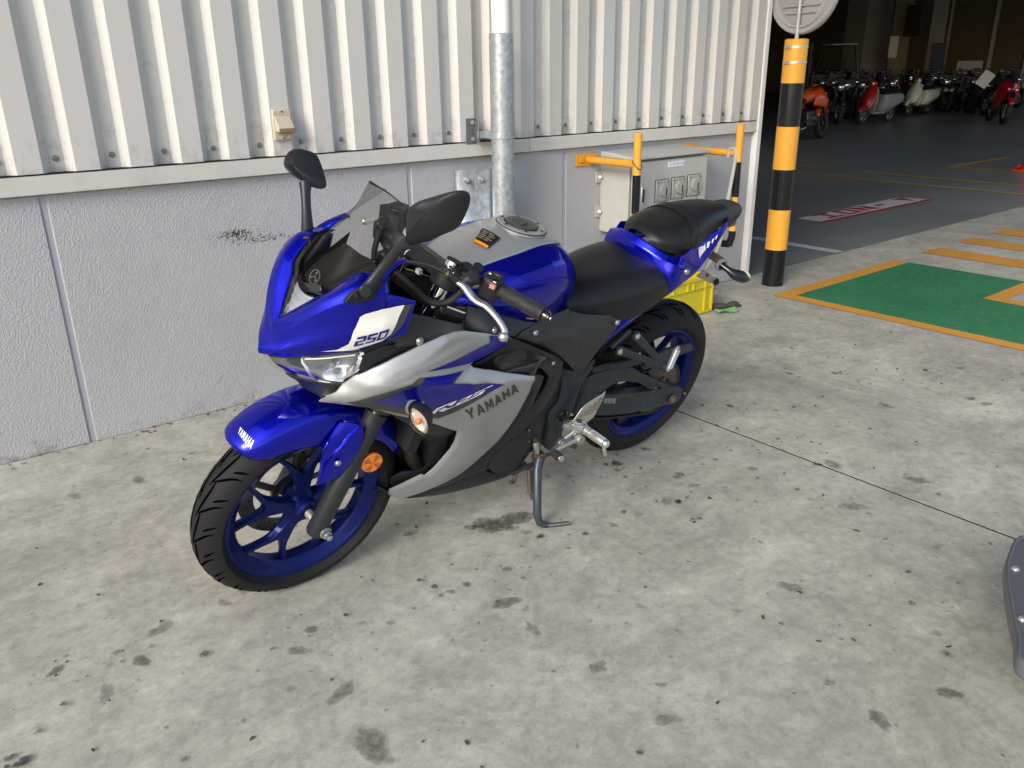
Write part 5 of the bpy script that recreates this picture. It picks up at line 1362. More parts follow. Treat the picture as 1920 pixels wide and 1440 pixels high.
fdecal('graphic', [(1.3446,0.7046),(1.299,0.7379),(1.2609,0.7527),(1.2193,0.7667),(1.1955,0.7787),(1.1799,0.7772),(1.059,0.7617),(1.101,0.7428),(0.9338,0.6988),(0.9666,0.6833),(0.9992,0.6659),(1.0287,0.6478),(1.0641,0.6295),(1.1034,0.6156),(1.1377,0.6239),(1.1898,0.6451),(1.2376,0.6647),(1.2818,0.6812)], m_greyp, .0014)
fdecal('graphic', [(1.2961,0.7157),(1.2617,0.7372),(1.2269,0.751),(1.1914,0.7641),(1.1784,0.7769),(1.0654,0.7632),(1.1067,0.7438),(0.9384,0.6992),(0.9671,0.6887),(0.9999,0.6761),(1.0333,0.665),(1.0679,0.6525),(1.1137,0.638),(1.1566,0.6522),(1.2032,0.6775),(1.2505,0.6968)], m_bluep, .0024)
fdecal('graphic', [(1.1768,0.7907),(1.1231,0.7967),(1.06,0.7998),(1.0148,0.8044),(0.9724,0.8125),(0.9737,0.8333),(0.9251,0.814),(0.9228,0.799),(0.9031,0.7923),(0.9054,0.7888),(0.959,0.7803),(1.0125,0.7734),(1.041,0.7727),(1.0716,0.7786),(1.123,0.7859)], m_bluep, .0016)
def fword(txt, quad, m, off, gap=.16, name='lettering'):
    mb = MB(); a, b, c, d = (Vector((p[0], p[1], 0)) for p in quad); n = len(txt); wd = 1 / (n + gap * (n - 1))
    for i, ch in enumerate(txt):
        x0 = i * wd * (1 + gap)
        for poly in GL[ch]:
            q = [(a.lerp(b, x0 + wd * x)).lerp(d.lerp(c, x0 + wd * x), y) for x, y in poly]
            vs, fs, dd, lp = tri_poly([(p.x, p.y) for p in q], .02)
            V = [(x, fair(x, z) + off, z) for x, z in vs]; F = []
            for t in fs:
                e, f, g_ = (Vector(V[k]) for k in t[:3]); F.append(t if (f - e).cross(g_ - e).y > 0 else t[::-1])
            mb.add(V, F)
    return stuff(part(mb, name, m, fairing, ang=50))
fword('YAMAHA', [(1.0119,0.5888),(0.8591,0.6433),(0.8852,0.6859),(1.0344,0.6297)], m_greyp, .0018, .2)
# R25: slanted strokes
for poly in ([(1.1346,0.6509),(1.1266,0.6654),(1.1119,0.6705),(1.0739,0.6802),(1.0743,0.6746),(1.0828,0.6639),(1.0974,0.667),(1.0878,0.6746),(1.107,0.6657),(1.1186,0.6581),(1.1253,0.6413)],
             [(1.1175,0.6524),(1.1038,0.661),(1.0932,0.6566),(1.0995,0.6538),(1.0724,0.6585),(1.0759,0.6557),(1.0937,0.6506),(1.1012,0.6454),(1.1128,0.6484)],
             [(1.0674,0.673),(1.0549,0.6813),(1.0288,0.6903),(1.0346,0.6781),(1.0471,0.6775),(1.0412,0.6837),(1.0538,0.6775)],
             [(1.0736,0.6569),(1.0684,0.6679),(1.0427,0.6761),(1.0355,0.6771),(1.0398,0.6732),(1.0585,0.6687),(1.0608,0.6646),(1.0342,0.6722),(1.0346,0.6694),(1.0642,0.6597)],
             [(1.0285,0.6805),(1.022,0.6942),(0.971,0.7055),(0.9712,0.7026),(0.9981,0.6975),(1.0188,0.6903),(1.0203,0.6856),(0.9959,0.6954),(0.9926,0.6934),(0.9996,0.6843),(1.0334,0.6706),(1.032,0.6748),(1.0107,0.684),(1.0076,0.6873),(1.0254,0.6827)]):
    fdecal('lettering', poly, m_whiteprint, .0036, .008)

# turn signal on the fairing
def signal(base, tip, name, y_in, side=1):
    pass
sb_ = Vector((1.1931,0.214,0.6895)); st = Vector((1.2237,0.275,0.7013))
mb = MB(); mb.lathe([(.0205, .000), (.0255, .000), (.0255, .004), (.0205, .005)], sb_ - Vector((0, .002, 0)), (0.1, 1, .05), 32, close=True); part(mb, 'signal_ring', m_silver)
ts = None
mb = MB(); c1_ = Vector((1.2158,0.285,0.7064)); c0_ = Vector((1.1868,0.205,0.6817))
mb.tube([c0_, c0_.lerp(c1_, .45), c0_.lerp(c1_, .8)], [.018, .0165, .02], 20)
dv = (Vector((1.2484,0.3,0.7254)) - Vector((1.1786,0.27,0.6841))).normalized()
fwd = Vector((1, .25, 0)).normalized(); upv = Vector((-.25, .1, -1)); sid = Vector((0.35, 1, 0))
def leaf(c, f, u, prof, ru, rw, n=22):
    """rounded pod: f = facing axis, u = long axis"""
    f = f.normalized(); u = (u - f * u.dot(f)).normalized(); w_ = f.cross(u); mbx = MB(); rows_ = []
    for h, k in prof:
        rows_.append([c + f * h + u * (ru * k * cos(2 * pi * i / n) * (1 if cos(2 * pi * i / n) > 0 else .95)) + w_ * (rw * k * sin(2 * pi * i / n) * (1 - .28 * abs(cos(2 * pi * i / n)) ** 2)) for i in range(n + 1)])
    mbx.grid(rows_); return mbx
lc_ = Vector((1.2301,0.285,0.7069))
ff_ = (Vector(camdir_front) if False else Vector((.80, .46, -.05))).normalized()
mb2 = leaf(lc_, ff_, Vector((-.30, .55, -1)), [(-.046, .35), (-.040, .62), (-.025, .88), (-.008, 1.0), (.002, 1.0), (.004, .97)], .040, .0235)
mb.add(mb2.v, mb2.f); tsg = part(mb, 'turn_signal', m_plas, ang=60)
mb = leaf(lc_, ff_, Vector((-.30, .55, -1)), [(.003, .985), (.010, .93), (.016, .80), (.020, .55), (.0215, .2), (.0216, .01)], .0395, .023); part(mb, 'signal_lens', glassy('signal_lens', (.95, .93, .90)), tsg, ang=70)
mb = leaf(lc_, ff_, Vector((-.30, .55, -1)), [(.001, .97), (.002, .9), (-.006, .5), (-.008, .02)], .039, .0225); part(mb, 'signal_reflector', mat('signal_reflector', (.85, .80, .76), .25, metal=.5), tsg, ang=40)
mb = MB(); mb.ball(lc_ + ff_ * .004, .0085, 14); part(mb, 'signal_bulb', m_amber, tsg)

# ------------------------------------------------------------------ dark panels behind and above the fairing
FIELD_duct = RBF([(1.0121,0.192,0.7485),(0.9985,0.192,0.7583),(0.9484,0.19,0.7696),(0.8815,0.188,0.793),(0.8476,0.19,0.7533),(0.7779,0.206,0.7085),(0.7975,0.216,0.673),(0.8891,0.2,0.6965),(0.8905,0.18,0.7209),(0.7116,0.19,0.6955),(0.6421,0.18,0.6431),(0.7215,0.188,0.6165),(0.6217,0.176,0.5466),(0.6402,0.168,0.4594),(0.7069,0.155,0.3828),(0.7784,0.142,0.3258),(0.7358,0.176,0.5298),(0.7761,0.162,0.456),(0.8505,0.128,0.278),(0.9252,0.114,0.2506),(0.7606,0.18,0.5818)])
panel('air_duct', [(1.0137,0.749),(1.0024,0.7584),(0.9484,0.7698),(0.8804,0.7934),(0.8393,0.7686),(0.7852,0.7414),(0.7061,0.6954),(0.7812,0.687),(0.7983,0.6691),(0.8888,0.6946),(0.9578,0.7167)], lambda x, z: FIELD_duct(x, z) - .008, m_gloss, bike, step=.013, lip=.003)
panel('duct_fin', [(0.8913,0.699),(0.8507,0.7043),(0.7791,0.7099),(0.7848,0.6953),(0.7976,0.67),(0.8445,0.6851)], lambda x, z: FIELD_duct(x, z) + .002, m_gloss, bike, step=.012)
panel('duct_rim', [(0.926,0.8099),(0.8807,0.7943),(0.8321,0.7693),(0.7758,0.739),(0.7065,0.6968),(0.7046,0.6812),(0.7747,0.7282),(0.8145,0.7474),(0.848,0.7562),(0.8826,0.7415),(0.9408,0.7453),(0.999,0.7418),(1.0135,0.7478),(0.9461,0.7628),(0.8934,0.7763)], lambda x, z: FIELD_duct(x, z) + .003, m_plas, bike, step=.013)
panel('side_cowl', [(0.7065,0.6968),(0.6654,0.6673),(0.6418,0.6451),(0.6374,0.5953),(0.644,0.5538),(0.6615,0.505),(0.6865,0.4558),(0.7186,0.417),(0.7523,0.3834),(0.7842,0.3437),(0.817,0.3086),(0.83,0.2811),(0.8579,0.2613),(0.8991,0.246),(0.9563,0.2418),(1.0204,0.2466),(1.0649,0.2598),(1.014,0.2684),(0.9667,0.2771),(0.9194,0.2987),(0.8877,0.33),(0.8567,0.3657),(0.8209,0.4032),(0.796,0.4485),(0.7794,0.5016),(0.7681,0.5486),(0.7613,0.5824),(0.7864,0.6382),(0.7954,0.668),(0.7434,0.6398),(0.72,0.625),(0.7145,0.5904),(0.7193,0.5512),(0.7285,0.5087),(0.7132,0.5315),(0.6928,0.5831),(0.6951,0.6152),(0.7519,0.67),(0.7812,0.687)], lambda x, z: FIELD_duct(x, z) - .004, m_plas, bike, step=.013, lip=.006, lw=.014)
bolt((0.7132,0.196,0.678), (0, 1, 0), .006, .004)
# belly pan
FIELD_belly = RBF([(1.0846,0.088,0.2377),(1.0019,0.102,0.2381),(0.8956,0.112,0.2417),(0.8174,0.118,0.2646),(0.9392,0.085,0.1873),(0.8003,0.088,0.1696),(0.6641,0.094,0.1765),(0.6219,0.098,0.2007),(0.7831,0.112,0.2322),(0.6892,0.098,0.1844)])
panel('belly_pan', [(1.0995,0.2486),(1.0551,0.2492),(1.0103,0.2615),(0.9628,0.2622),(0.9048,0.2642),(0.8556,0.2666),(0.8228,0.2716),(0.791,0.2355),(0.7457,0.2108),(0.6905,0.1871),(0.6444,0.1911),(0.6219,0.2106),(0.6068,0.1924),(0.6318,0.1671),(0.6934,0.1628),(0.7615,0.1641),(0.8466,0.1726),(0.9309,0.1873),(1.0124,0.2149),(1.0754,0.2324)], FIELD_belly, m_plas, bike, step=.016, lip=.008, lw=.02, both=True)
mb = MB(); rows = []
for x, hw_, z in ((1.17, .06, .27), (1.10, .085, .225), (.98, .085, .185), (.82, .085, .165), (.68, .085, .17), (.62, .06, .19)):
    rows.append([(x, -hw_, z + .03), (x, -hw_ * .6, z + .003), (x, 0, z - .003), (x, hw_ * .6, z + .003), (x, hw_, z + .03)])
mb.grid(rows, 4, 4); part(mb, 'belly_floor', m_plas, ang=60, solid=.004, solid_off=1)
# dark inner duct behind the turn signal, headers, radiator
FIELD_inner = RBF([(1.2146,0.165,0.6295),(1.0842,0.178,0.5684),(0.9994,0.17,0.512),(0.9978,0.135,0.4285),(1.0215,0.11,0.3408),(1.0575,0.115,0.3389),(1.079,0.08,0.3055),(1.1306,0.075,0.2914),(1.1233,0.05,0.4136),(1.1081,0.145,0.5163),(1.0424,0.115,0.4091),(1.0315,0.095,0.338)])
panel('inner_duct', [(1.2296,0.6483),(1.1796,0.6205),(1.0855,0.5716),(0.9993,0.5133),(1.0168,0.4907),(0.9971,0.4183),(1.0076,0.3656),(1.0272,0.3041),(1.0429,0.3188),(1.0616,0.3044),(1.1215,0.2849),(1.1332,0.305),(1.1321,0.3252),(1.103,0.3454),(1.0649,0.3543),(1.0393,0.3637),(1.0375,0.3955),(1.055,0.4434),(1.1143,0.5239),(1.1638,0.585),(1.2064,0.6227)], lambda x, z: FIELD_inner(x, z), m_plas, bike, step=.016, lip=.006)
for sy, pts in ((.045, None), (-.03, None)):
    mb = MB(); mb.tube([(1.03, sy, .56), (1.075, sy, .50), (1.065, sy, .40), (1.035, sy, .32), (.97, sy * .9, .262), (.85, sy * .6, .245), (.70, -.03, .25)], .0195, 18, smooth=6); part(mb, 'exhaust_header', m_header)
mb = MB(); mb.box((1.095, 0, .56), (.035, .27, .20), Matrix.Rotation(radians(-18), 3, 'Y')); part(mb, 'radiator', m_void)
for i in range(18):
    pass
# engine block and covers
mb = MB(); mb.box((.80, 0, .36), (.42, .24, .20)); mb.box((.90, 0, .52), (.22, .22, .24), Matrix.Rotation(radians(-20), 3, 'Y')); mb.box((.66, 0, .48), (.22, .17, .18)); part(mb, 'engine_block', mat('engine_black', (.022, .023, .025), .5, noise=.3, nscale=30), bevel=.02)
ec = Vector((0.7385,0.128,0.3243)); mb = MB(); mb.lathe([(.086, -.045), (.086, .0), (.081, .010), (.066, .013), (.060, .018), (.04, .020), (1e-4, .021)], ec, (0, 1, 0), 40); mb.v = [(ec.x + (x - ec.x) * 1.0, y, z) for x, y, z in mb.v]; ecv = part(mb, 'engine_cover', m_plas, ang=35)
mb = MB(); mb.box((.70, .085, .39), (.18, .06, .12)); part(mb, 'sprocket_cover', m_plas, bevel=.02)
mb = MB(); mb.tube([(0.6784,0.125,0.3473), (0.6504,0.13,0.3362), (0.632,0.135,0.3142), (0.6329,0.14,0.2797), (0.6253,0.135,0.2342)], .010, 10, smooth=4); part(mb, 'shift_joint', m_rust)
mb = MB(); mb.tube([(0.6558,0.145,0.3383), (0.6548,0.148,0.3316), (0.6428,0.15,0.2954)], [.010, .012, .008], 10); part(mb, 'clevis', m_steel)
for p in ((0.6861,0.14,0.3493), (0.6845,0.13,0.3829)): bolt(p, (0, 1, 0), .007, .006)
mb = MB(); mb.tube([(0.7088,0.12,0.2161), (0.6847,0.13,0.2264), (0.6506,0.14,0.2378), (0.6098,0.14,0.2369)], .009, 8, smooth=4); part(mb, 'stand_bracket', m_arm)
mb = MB(); mb.tube([(0.6838,0.12,0.226), (0.6956,0.13,0.2086), (0.7101,0.14,0.1924), (0.7271,0.14,0.2027)], .006, 8, smooth=4); part(mb, 'hose_clip', m_rust)

# ------------------------------------------------------------------ panels under the bars and frame cover
FIELD_infill = RBF([(1.2659,0.172,0.7967),(1.24,0.176,0.8502),(1.2386,0.176,0.8859),(1.2073,0.176,0.9307),(1.0244,0.15,0.8474),(0.9782,0.192,0.8487),(0.8729,0.182,0.7887),(0.756,0.15,0.7927),(0.8463,0.145,0.8205),(1.0088,0.142,0.8956),(1.1195,0.16,0.8967),(1.146,0.18,0.869),(1.0543,0.196,0.859),(1.1794,0.186,0.8435),(0.9345,0.14,0.8792),(1.1243,0.192,0.852)])
panel('inner_panel', [(1.2729,0.8738),(1.2236,0.8808),(1.2041,0.9296),(1.154,0.9054),(1.1218,0.8917),(1.0616,0.8756),(1.0175,0.8603),(1.0113,0.8942),(0.9544,0.877),(0.8786,0.8378),(0.8046,0.8051),(0.7563,0.7917),(0.8194,0.7907),(0.8627,0.7881),(0.8791,0.796),(0.9778,0.8374),(1.0297,0.8368),(1.1242,0.8519),(1.1746,0.8409),(1.2351,0.8481),(1.24,0.8502),(1.2385,0.8603)], FIELD_infill, m_plasg, bike, both=True)
panel('inner_panel', [(1.3121,0.8349),(1.2707,0.8525),(1.24,0.8502),(1.1746,0.8409),(1.2102,0.8281),(1.2664,0.8045),(1.3102,0.7916),(1.3253,0.8028)], lambda x, z: FIELD_infill(x, z) - .006, m_plas, bike, both=True)
bolt((1.1819,0.186,0.8586), (.1, 1, .2), .010, .006); bolt((0.9548,0.19,0.8389), (.1, 1, .4), .008, .005)
FIELD_fcov = RBF([(0.8423,0.166,0.7734),(0.7369,0.15,0.7904),(0.6087,0.128,0.7925),(0.5969,0.128,0.7775),(0.3558,0.146,0.7253),(0.4633,0.158,0.6593),(0.5387,0.16,0.5813),(0.5791,0.164,0.5982),(0.6699,0.172,0.6798),(0.7978,0.174,0.7564),(0.6076,0.166,0.7184),(0.5699,0.15,0.7455),(0.6551,0.154,0.7669)])
CRF = [(0.7741,0.756),(0.6717,0.7381),(0.6231,0.7261),(0.6022,0.7056),(0.5913,0.6303)]
def fcov(x, z):
    y = FIELD_fcov(x, z)
    d, s, t = min((seg_d(x, z, CRF[i], CRF[i + 1]) for i in range(4)), key=lambda q: q[0])
    return y + .011 * math.exp(-d / .012)
panel('frame_cover', [(0.8456,0.7741),(0.8219,0.7855),(0.7611,0.7948),(0.7058,0.8002),(0.6237,0.7992),(0.6105,0.785),(0.5694,0.7713),(0.485,0.7528),(0.3601,0.7243),(0.4032,0.6986),(0.4629,0.6579),(0.4937,0.6206),(0.5241,0.5875),(0.5428,0.5806),(0.5791,0.5982),(0.6247,0.6414),(0.6701,0.6799),(0.7331,0.7219),(0.7976,0.7563)], fcov, m_plasg, bike, step=.008, lip=.004)
panel('frame_cover', [(0.8456,0.7741),(0.7611,0.7948),(0.6237,0.7992),(0.5694,0.7713),(0.3601,0.7243),(0.4629,0.6579),(0.5428,0.5806),(0.5791,0.5982),(0.6701,0.6799),(0.7976,0.7563)], fcov, m_plasg, bike, step=.02, side=-1)
for q in ((0.7819,0.17,0.7786), (0.4268,0.156,0.725)): bolt(q, (.1, 1, .1), .009, .006)
# frame spar down to the footrest
FIELD_spar = RBF([(0.5765,0.138,0.5792),(0.4581,0.142,0.5624),(0.4848,0.14,0.5017),(0.488,0.136,0.4361),(0.4997,0.134,0.3728),(0.606,0.138,0.4103),(0.5638,0.128,0.2603),(0.5863,0.136,0.3605),(0.5617,0.142,0.4762)])
panel('frame_spar', [(0.5932,0.5878),(0.576,0.577),(0.5435,0.5625),(0.5102,0.5671),(0.4682,0.5784),(0.456,0.5884),(0.4498,0.5691),(0.4694,0.5339),(0.4848,0.5017),(0.4878,0.4649),(0.4881,0.4122),(0.4978,0.3672),(0.5135,0.3333),(0.5038,0.2888),(0.5229,0.2651),(0.5479,0.2437),(0.5669,0.2615),(0.5803,0.3182),(0.5834,0.3594),(0.6045,0.4051),(0.6041,0.4287),(0.5798,0.454),(0.5751,0.4891),(0.5807,0.5339)], FIELD_spar, m_arm, bike, step=.014, thick=.04, lip=.012, lw=.02)
mb = MB(); mb.lathe([(.020, .0), (.024, .004), (.018, .008), (.015, .004)], Vector((0.5524,0.137,0.3991)), (0, 1, 0), 24); mb.disc(Vector((0.5512,0.136,0.398)), (0, 1, 0), .015, .0045, 20); part(mb, 'pivot_boss', m_gloss)
panel('frame_gusset', [(0.6783,0.6599),(0.576,0.577),(0.5838,0.5262),(0.5844,0.4693),(0.6068,0.4295),(0.6471,0.4002),(0.6728,0.3709),(0.6835,0.3934),(0.6503,0.4476),(0.6297,0.5171),(0.6453,0.5849)], lambda x, z: FIELD_spar(x, z) - .010, m_plas, bike, step=.02, thick=.03)

# ------------------------------------------------------------------ tank
sec = {1.04: [(0,.940),(.060,.932),(.098,.918),(.112,.900),(.115,.880)],
 .985: [(0,.972),(.084,.955),(.128,.932),(.146,.905),(.138,.872)],
 .91: [(0,1.000),(.095,.976),(.148,.950),(.164,.912),(.142,.850)],
 .83: [(0,1.016),(.098,.989),(.157,.966),(.171,.914),(.140,.818)],
 .755: [(0,1.010),(.094,.998),(.150,.972),(.168,.908),(.134,.782)],
 .685: [(0,.992),(.084,.990),(.134,.958),(.152,.895),(.124,.785)],
 .625: [(0,.964),(.066,.956),(.108,.925),(.126,.870),(.108,.790)],
 .585: [(0,.935),(.045,.925),(.082,.895),(.098,.850),(.085,.785)]}
xs_ = sorted(sec, reverse=True)
rows = [[(x, y, z) for y, z in sec[x]] for x in xs_]
def finer(rows, n): 
    return rows
full_ = [[(p[0], -p[1], p[2]) for p in r[:0:-1]] + r for r in rows]
mb = MB(); mb.grid([r[2:7] for r in full_], 6, 5); mb.grid([r[6:] for r in full_], 6, 5); mb.grid([r[:3] for r in full_], 6, 5)
e0 = full_[-1]; c_ = Vector((.565, 0, .86)); mb.grid([[p for p in e0], [Vector(p).lerp(c_, .5) + Vector((-.006, 0, 0)) for p in e0], [c_ + (Vector(p) - c_) * .05 + Vector((-.008, 0, 0)) for p in e0]], 2, 5)
tank = part(mb, 'fuel_tank', m_blue, ang=40)
tbv = bvh_of(tank)
# silver centre cover
def tz(x):
    return 0
cov = []
for x in xs_[:-2] + [.655]:
    if x == .655:
        P_ = [(x, 0, .978), (x, .030, .9785), (x, .055, .978), (x, .070, .976)]
    else:
        (y0, z0), (y1, z1), (y2, z2) = sec[x][:3]
        q = crom([(0, -y1, z1), (0, 0, z0), (0, y1, z1), (0, y2, z2)], 6)
        q = [p for p in q if p.y >= -1e-9]; lim = y1 * (1.0)
        k = [q[0], q[2], q[4], q[6]]
        P_ = [(x, p.y, p.z) for p in k]
    cov.append(P_)
covf = [[(p[0], -p[1], p[2]) for p in r[:0:-1]] + r for r in cov]
mb = MB(); mb.grid(covf, 8, 5)
V2 = []
for p in mb.v:
    l, n_, i_, d_ = tbv.find_nearest(Vector(p)); 
    n_ = n_ if n_.z > 0 else -n_
    V2.append(tuple(Vector(p) if d_ > .02 else l + n_ * .0045))
mb.v = V2
tcov = part(mb, 'tank_cover', m_silver, tank, ang=60, solid=.004)
vbv = bvh_of(tcov)
# filler cap
cc, cn, ci, cd = vbv.find_nearest(Vector((.745, 0, 1.05))); cn = cn if cn.z > 0 else -cn; cn = Vector((-.12, 0, 1)).normalized(); cc = Vector((.745, 0, cc.z))
mb = MB(); mb.lathe([(.070, -.006), (.070, .004), (.067, .0065), (.052, .0072), (.050, .004)], cc, cn, 48); fcap = part(mb, 'filler_ring', m_silver, tank)
mb = MB(); mb.lathe([(.071, .001), (.0725, .002), (.071, .004)], cc, cn, 48); part(mb, 'ring_seam', m_void, fcap)
mb = MB(); mb.lathe([(.046, .000), (.046, .009), (.043, .012), (1e-4, .013)], cc, cn, 44); part(mb, 'filler_cap', mat('cap_dark', (.07, .07, .072), .35, metal=.5), fcap)
u1 = Vector((0, 1, 0)); u2 = cn.cross(u1)
mb = MB(); mb.box(cc + cn * .0145 - u2 * .008, (.026, .040, .004)); part(mb, 'key_cover', mat('cap_dark', (0, 0, 0)), fcap, bevel=.002)
for k in range(6):
    a = radians(60 * k + 30); bolt(cc + (u1 * cos(a) + u2 * sin(a)) * .059 + cn * .0068, cn, .0042, .0022, fcap, m_plas, 'cap_bolt')
mb = MB(); lay(mb, decal3('x', [(0.9215,0.02,0.9921), (0.903,0.055,0.9827), (0.8508,0.035,0.9828), (0.864,-0.01,0.9902)], vbv, None, None, .012, .0065)); stk = part(mb, 'warning_sticker', mat('sticker_black', (.012, .012, .012), .3), tank, ang=50)
mb = MB(); lay(mb, decal3('x', [(0.9202,0.02,0.9913), (0.9038,0.055,0.9833), (0.8952,0.05,0.9845), (0.9114,0.016,0.9936)], vbv, None, None, .012, .0075)); part(mb, 'sticker_band', mat('sticker_orange', (.75, .25, .01), .35), stk, ang=50)
mb = MB()
a, b, c, d = (Vector(p) for p in ((0.9064,0.012,0.9932), (0.8901,0.045,0.9847), (0.8514,0.032,0.9815), (0.8666,-0.005,0.9906)))
for r in range(5):
    for s0, s1 in ((.06, .42), (.50, .94 if r % 2 else .78)):
        t = .12 + .17 * r; q = [a.lerp(b, s0).lerp(d.lerp(c, s0), t), a.lerp(b, s1).lerp(d.lerp(c, s1), t), a.lerp(b, s1).lerp(d.lerp(c, s1), t + .05), a.lerp(b, s0).lerp(d.lerp(c, s0), t + .05)]
        lay(mb, decal3('x', q, vbv, None, None, .03, .0078))
stuff(part(mb, 'sticker_lines', mat('sticker_text', (.30, .26, .16), .5), stk, ang=0))
# pinkish reflection painted as a flat patch low on the tank side
mb = MB(); lay(mb, decal3('x', [(0.8038,0.138,0.8206), (0.7668,0.138,0.8081), (0.7724,0.138,0.8028), (0.7989,0.138,0.8136)], tbv, None, None, .015, .001)); part(mb, 'tank_reflection', mat('reflection_pink', (.45, .20, .28), .4), tank, ang=50)

# ------------------------------------------------------------------ seats
ss = {.585: [(0,.818),(.045,.812),(.082,.790),(.098,.760)], .53: [(0,.826),(.058,.820),(.104,.792),(.118,.742)], .45: [(0,.838),(.078,.833),(.130,.797),(.140,.728)], .37: [(0,.848),(.092,.843),(.146,.803),(.152,.722)],
      .30: [(0,.856),(.098,.850),(.150,.812),(.155,.736)], .235: [(0,.862),(.095,.855),(.147,.820),(.152,.760)], .185: [(0,.862),(.085,.852),(.135,.820),(.145,.778)]}
rows = [[(x, y, z) for y, z in ss[x]] for x in sorted(ss, reverse=True)]
full_ = [[(p[0], -p[1], p[2]) for p in r[:0:-1]] + r for r in rows]
mb = MB(); mb.grid(full_, 6, 6); e0 = full_[0]; cz_ = Vector((.60, 0, .785)); mb.grid([[Vector(p).lerp(cz_, .6) + Vector((.008, 0, 0)) for p in e0], e0], 3, 6)
part(mb, 'rider_seat', m_vinyl, ang=60)
rs = {.238: [(0,.930),(.022,.928),(.040,.922),(.046,.912)], .215: [(0,.948),(.042,.944),(.076,.926),(.081,.900)], .160: [(0,.964),(.062,.959),(.106,.930),(.112,.888)], .10: [(0,.975),(.066,.969),(.108,.936),(.113,.890)],
      .03: [(0,.988),(.060,.981),(.094,.952),(.099,.908)], -.06: [(0,.990),(.048,.985),(.073,.962),(.078,.928)], -.14: [(0,.982),(.034,.978),(.052,.962),(.056,.943)], -.185: [(0,.968),(.018,.965),(.028,.957),(.030,.948)]}
rows = [[(x, y, z) for y, z in rs[x]] for x in sorted(rs, reverse=True)]
full_ = [[(p[0], -p[1], p[2]) for p in r[:0:-1]] + r for r in rows]
mb = MB(); mb.grid(full_, 6, 6); rseat = part(mb, 'passenger_seat', m_vinyl, ang=60)
rbv = bvh_of(rseat)
mb = MB(); band = []
for i, y in enumerate([-.115 + .23 * k / 24 for k in range(25)]):
    r_ = []
    for x in (.078 + .0, .064, .050):
        x2 = x + .055 * (1 - (y / .115) ** 2) * 0 + .03 * (abs(y) / .115) ** 2
        h = rbv.ray_cast(Vector((x2, y * .985, 1.2)), Vector((0, 0, -1)))
        z = h[0].z if h[0] is not None else .895
        r_.append((x2, y, max(z, .893) + (.0035 if x == .064 else .0015)))
    band.append(r_)
mb.grid(band, 1, 3); part(mb, 'seat_strap', m_vinyl, rseat, ang=60)
mb = MB(); q = [(b_[0][0] + .002, b_[0][1], b_[0][2] + .001) for b_ in band]; mb.tube(q, .0016, 6); q = [(b_[2][0] - .002, b_[2][1], b_[2][2] + .001) for b_ in band]; mb.tube(q, .0016, 6); part(mb, 'piping', m_vinyl, rseat)

# ------------------------------------------------------------------ tail
FIELD_tail = RBF([(0.2026,0.148,0.7936),(0.1756,0.142,0.8977),(0.3744,0.153,0.733),(0.2923,0.15,0.7306),(0.4588,0.156,0.6516),(0.0541,0.134,0.826),(0.1218,0.138,0.8596),(-0.1391,0.06,0.9511),(-0.0983,0.09,0.9353),(-0.035,0.112,0.8625),(-0.0017,0.088,0.9108),(0.087,0.132,0.7967),(0.1845,0.148,0.8486),(0.0548,0.108,0.8747)])
CRT = [(0.1694,0.8963),(0.1282,0.8419),(0.1502,0.7858)]
panel('tail_cowl', [(0.2026,0.7936),(0.1876,0.8558),(0.1719,0.8969),(0.1294,0.8979),(-0.0014,0.911),(-0.132,0.9561),(-0.1466,0.9379),(-0.0927,0.9274),(-0.0571,0.8896),(-0.0158,0.8532),(0.0507,0.8238),(0.0876,0.797),(0.1651,0.7724),(0.2363,0.7519),(0.2918,0.7291),(0.3466,0.7062),(0.3996,0.6821),(0.4584,0.6502),(0.4658,0.6575),(0.4372,0.6914),(0.3742,0.7323),(0.2849,0.7561)], FIELD_tail, m_blue, bike, step=.012, both=True)
# bulge ahead of the passenger seat
lo = [(.262,0,.848),(.250,.06,.838),(.228,.115,.815),(.206,.146,.790),(0.1816,0.148,0.776)]
lo2 = [(.264,0,.872),(.252,.065,.862),(.232,.122,.845),(.214,.152,.835),(0.173,0.156,0.8107)]
md = [(.262,0,.898),(.250,.065,.890),(.226,.118,.880),(.200,.148,.872),(0.155,0.153,0.8525)]
up = [(.246,0,.918),(.236,.060,.910),(.212,.098,.896),(.170,.118,.886),(0.1596,0.134,0.8927)]
half = [lo, lo2, md, up]
full_ = [[(p[0], -p[1], p[2]) for p in r[:0:-1]] + r for r in half]
mb = MB(); mb.grid(full_[:3], 5, 6); mb.grid(full_[2:], 5, 6); part(mb, 'seat_surround', m_blue, ang=40, solid=.003)
mb = MB(); mb.grid([[(p[0] - .02, p[1] * .9, p[2] - .01) for p in r] for r in full_[2:]] , 2, 3); part(mb, 'surround_lining', m_void, ang=60)
for q in ((0.1523,0.158,0.8478),): bolt(q, (.4, .8, .2), .009, .005)
bolt((0.1831,-0.145,0.8605), (.6, -.3, .7), .009, .005)
mb = MB(); mb.grid([[(.17,.117,.884),(.10,.110,.886),(.03,.098,.903),(-.06,.078,.922),(-.15,.05,.945)], [(.17,.06,.90),(.10,.06,.90),(.03,.06,.91),(-.06,.05,.93),(-.15,.03,.95)], [(.17,-.06,.90),(.10,-.06,.90),(.03,-.06,.91),(-.06,-.05,.93),(-.15,-.03,.95)], [(.17,-.117,.884),(.10,-.110,.886),(.03,-.098,.903),(-.06,-.078,.922),(-.15,-.05,.945)]], 2, 3); part(mb, 'seat_base', m_void, ang=60)
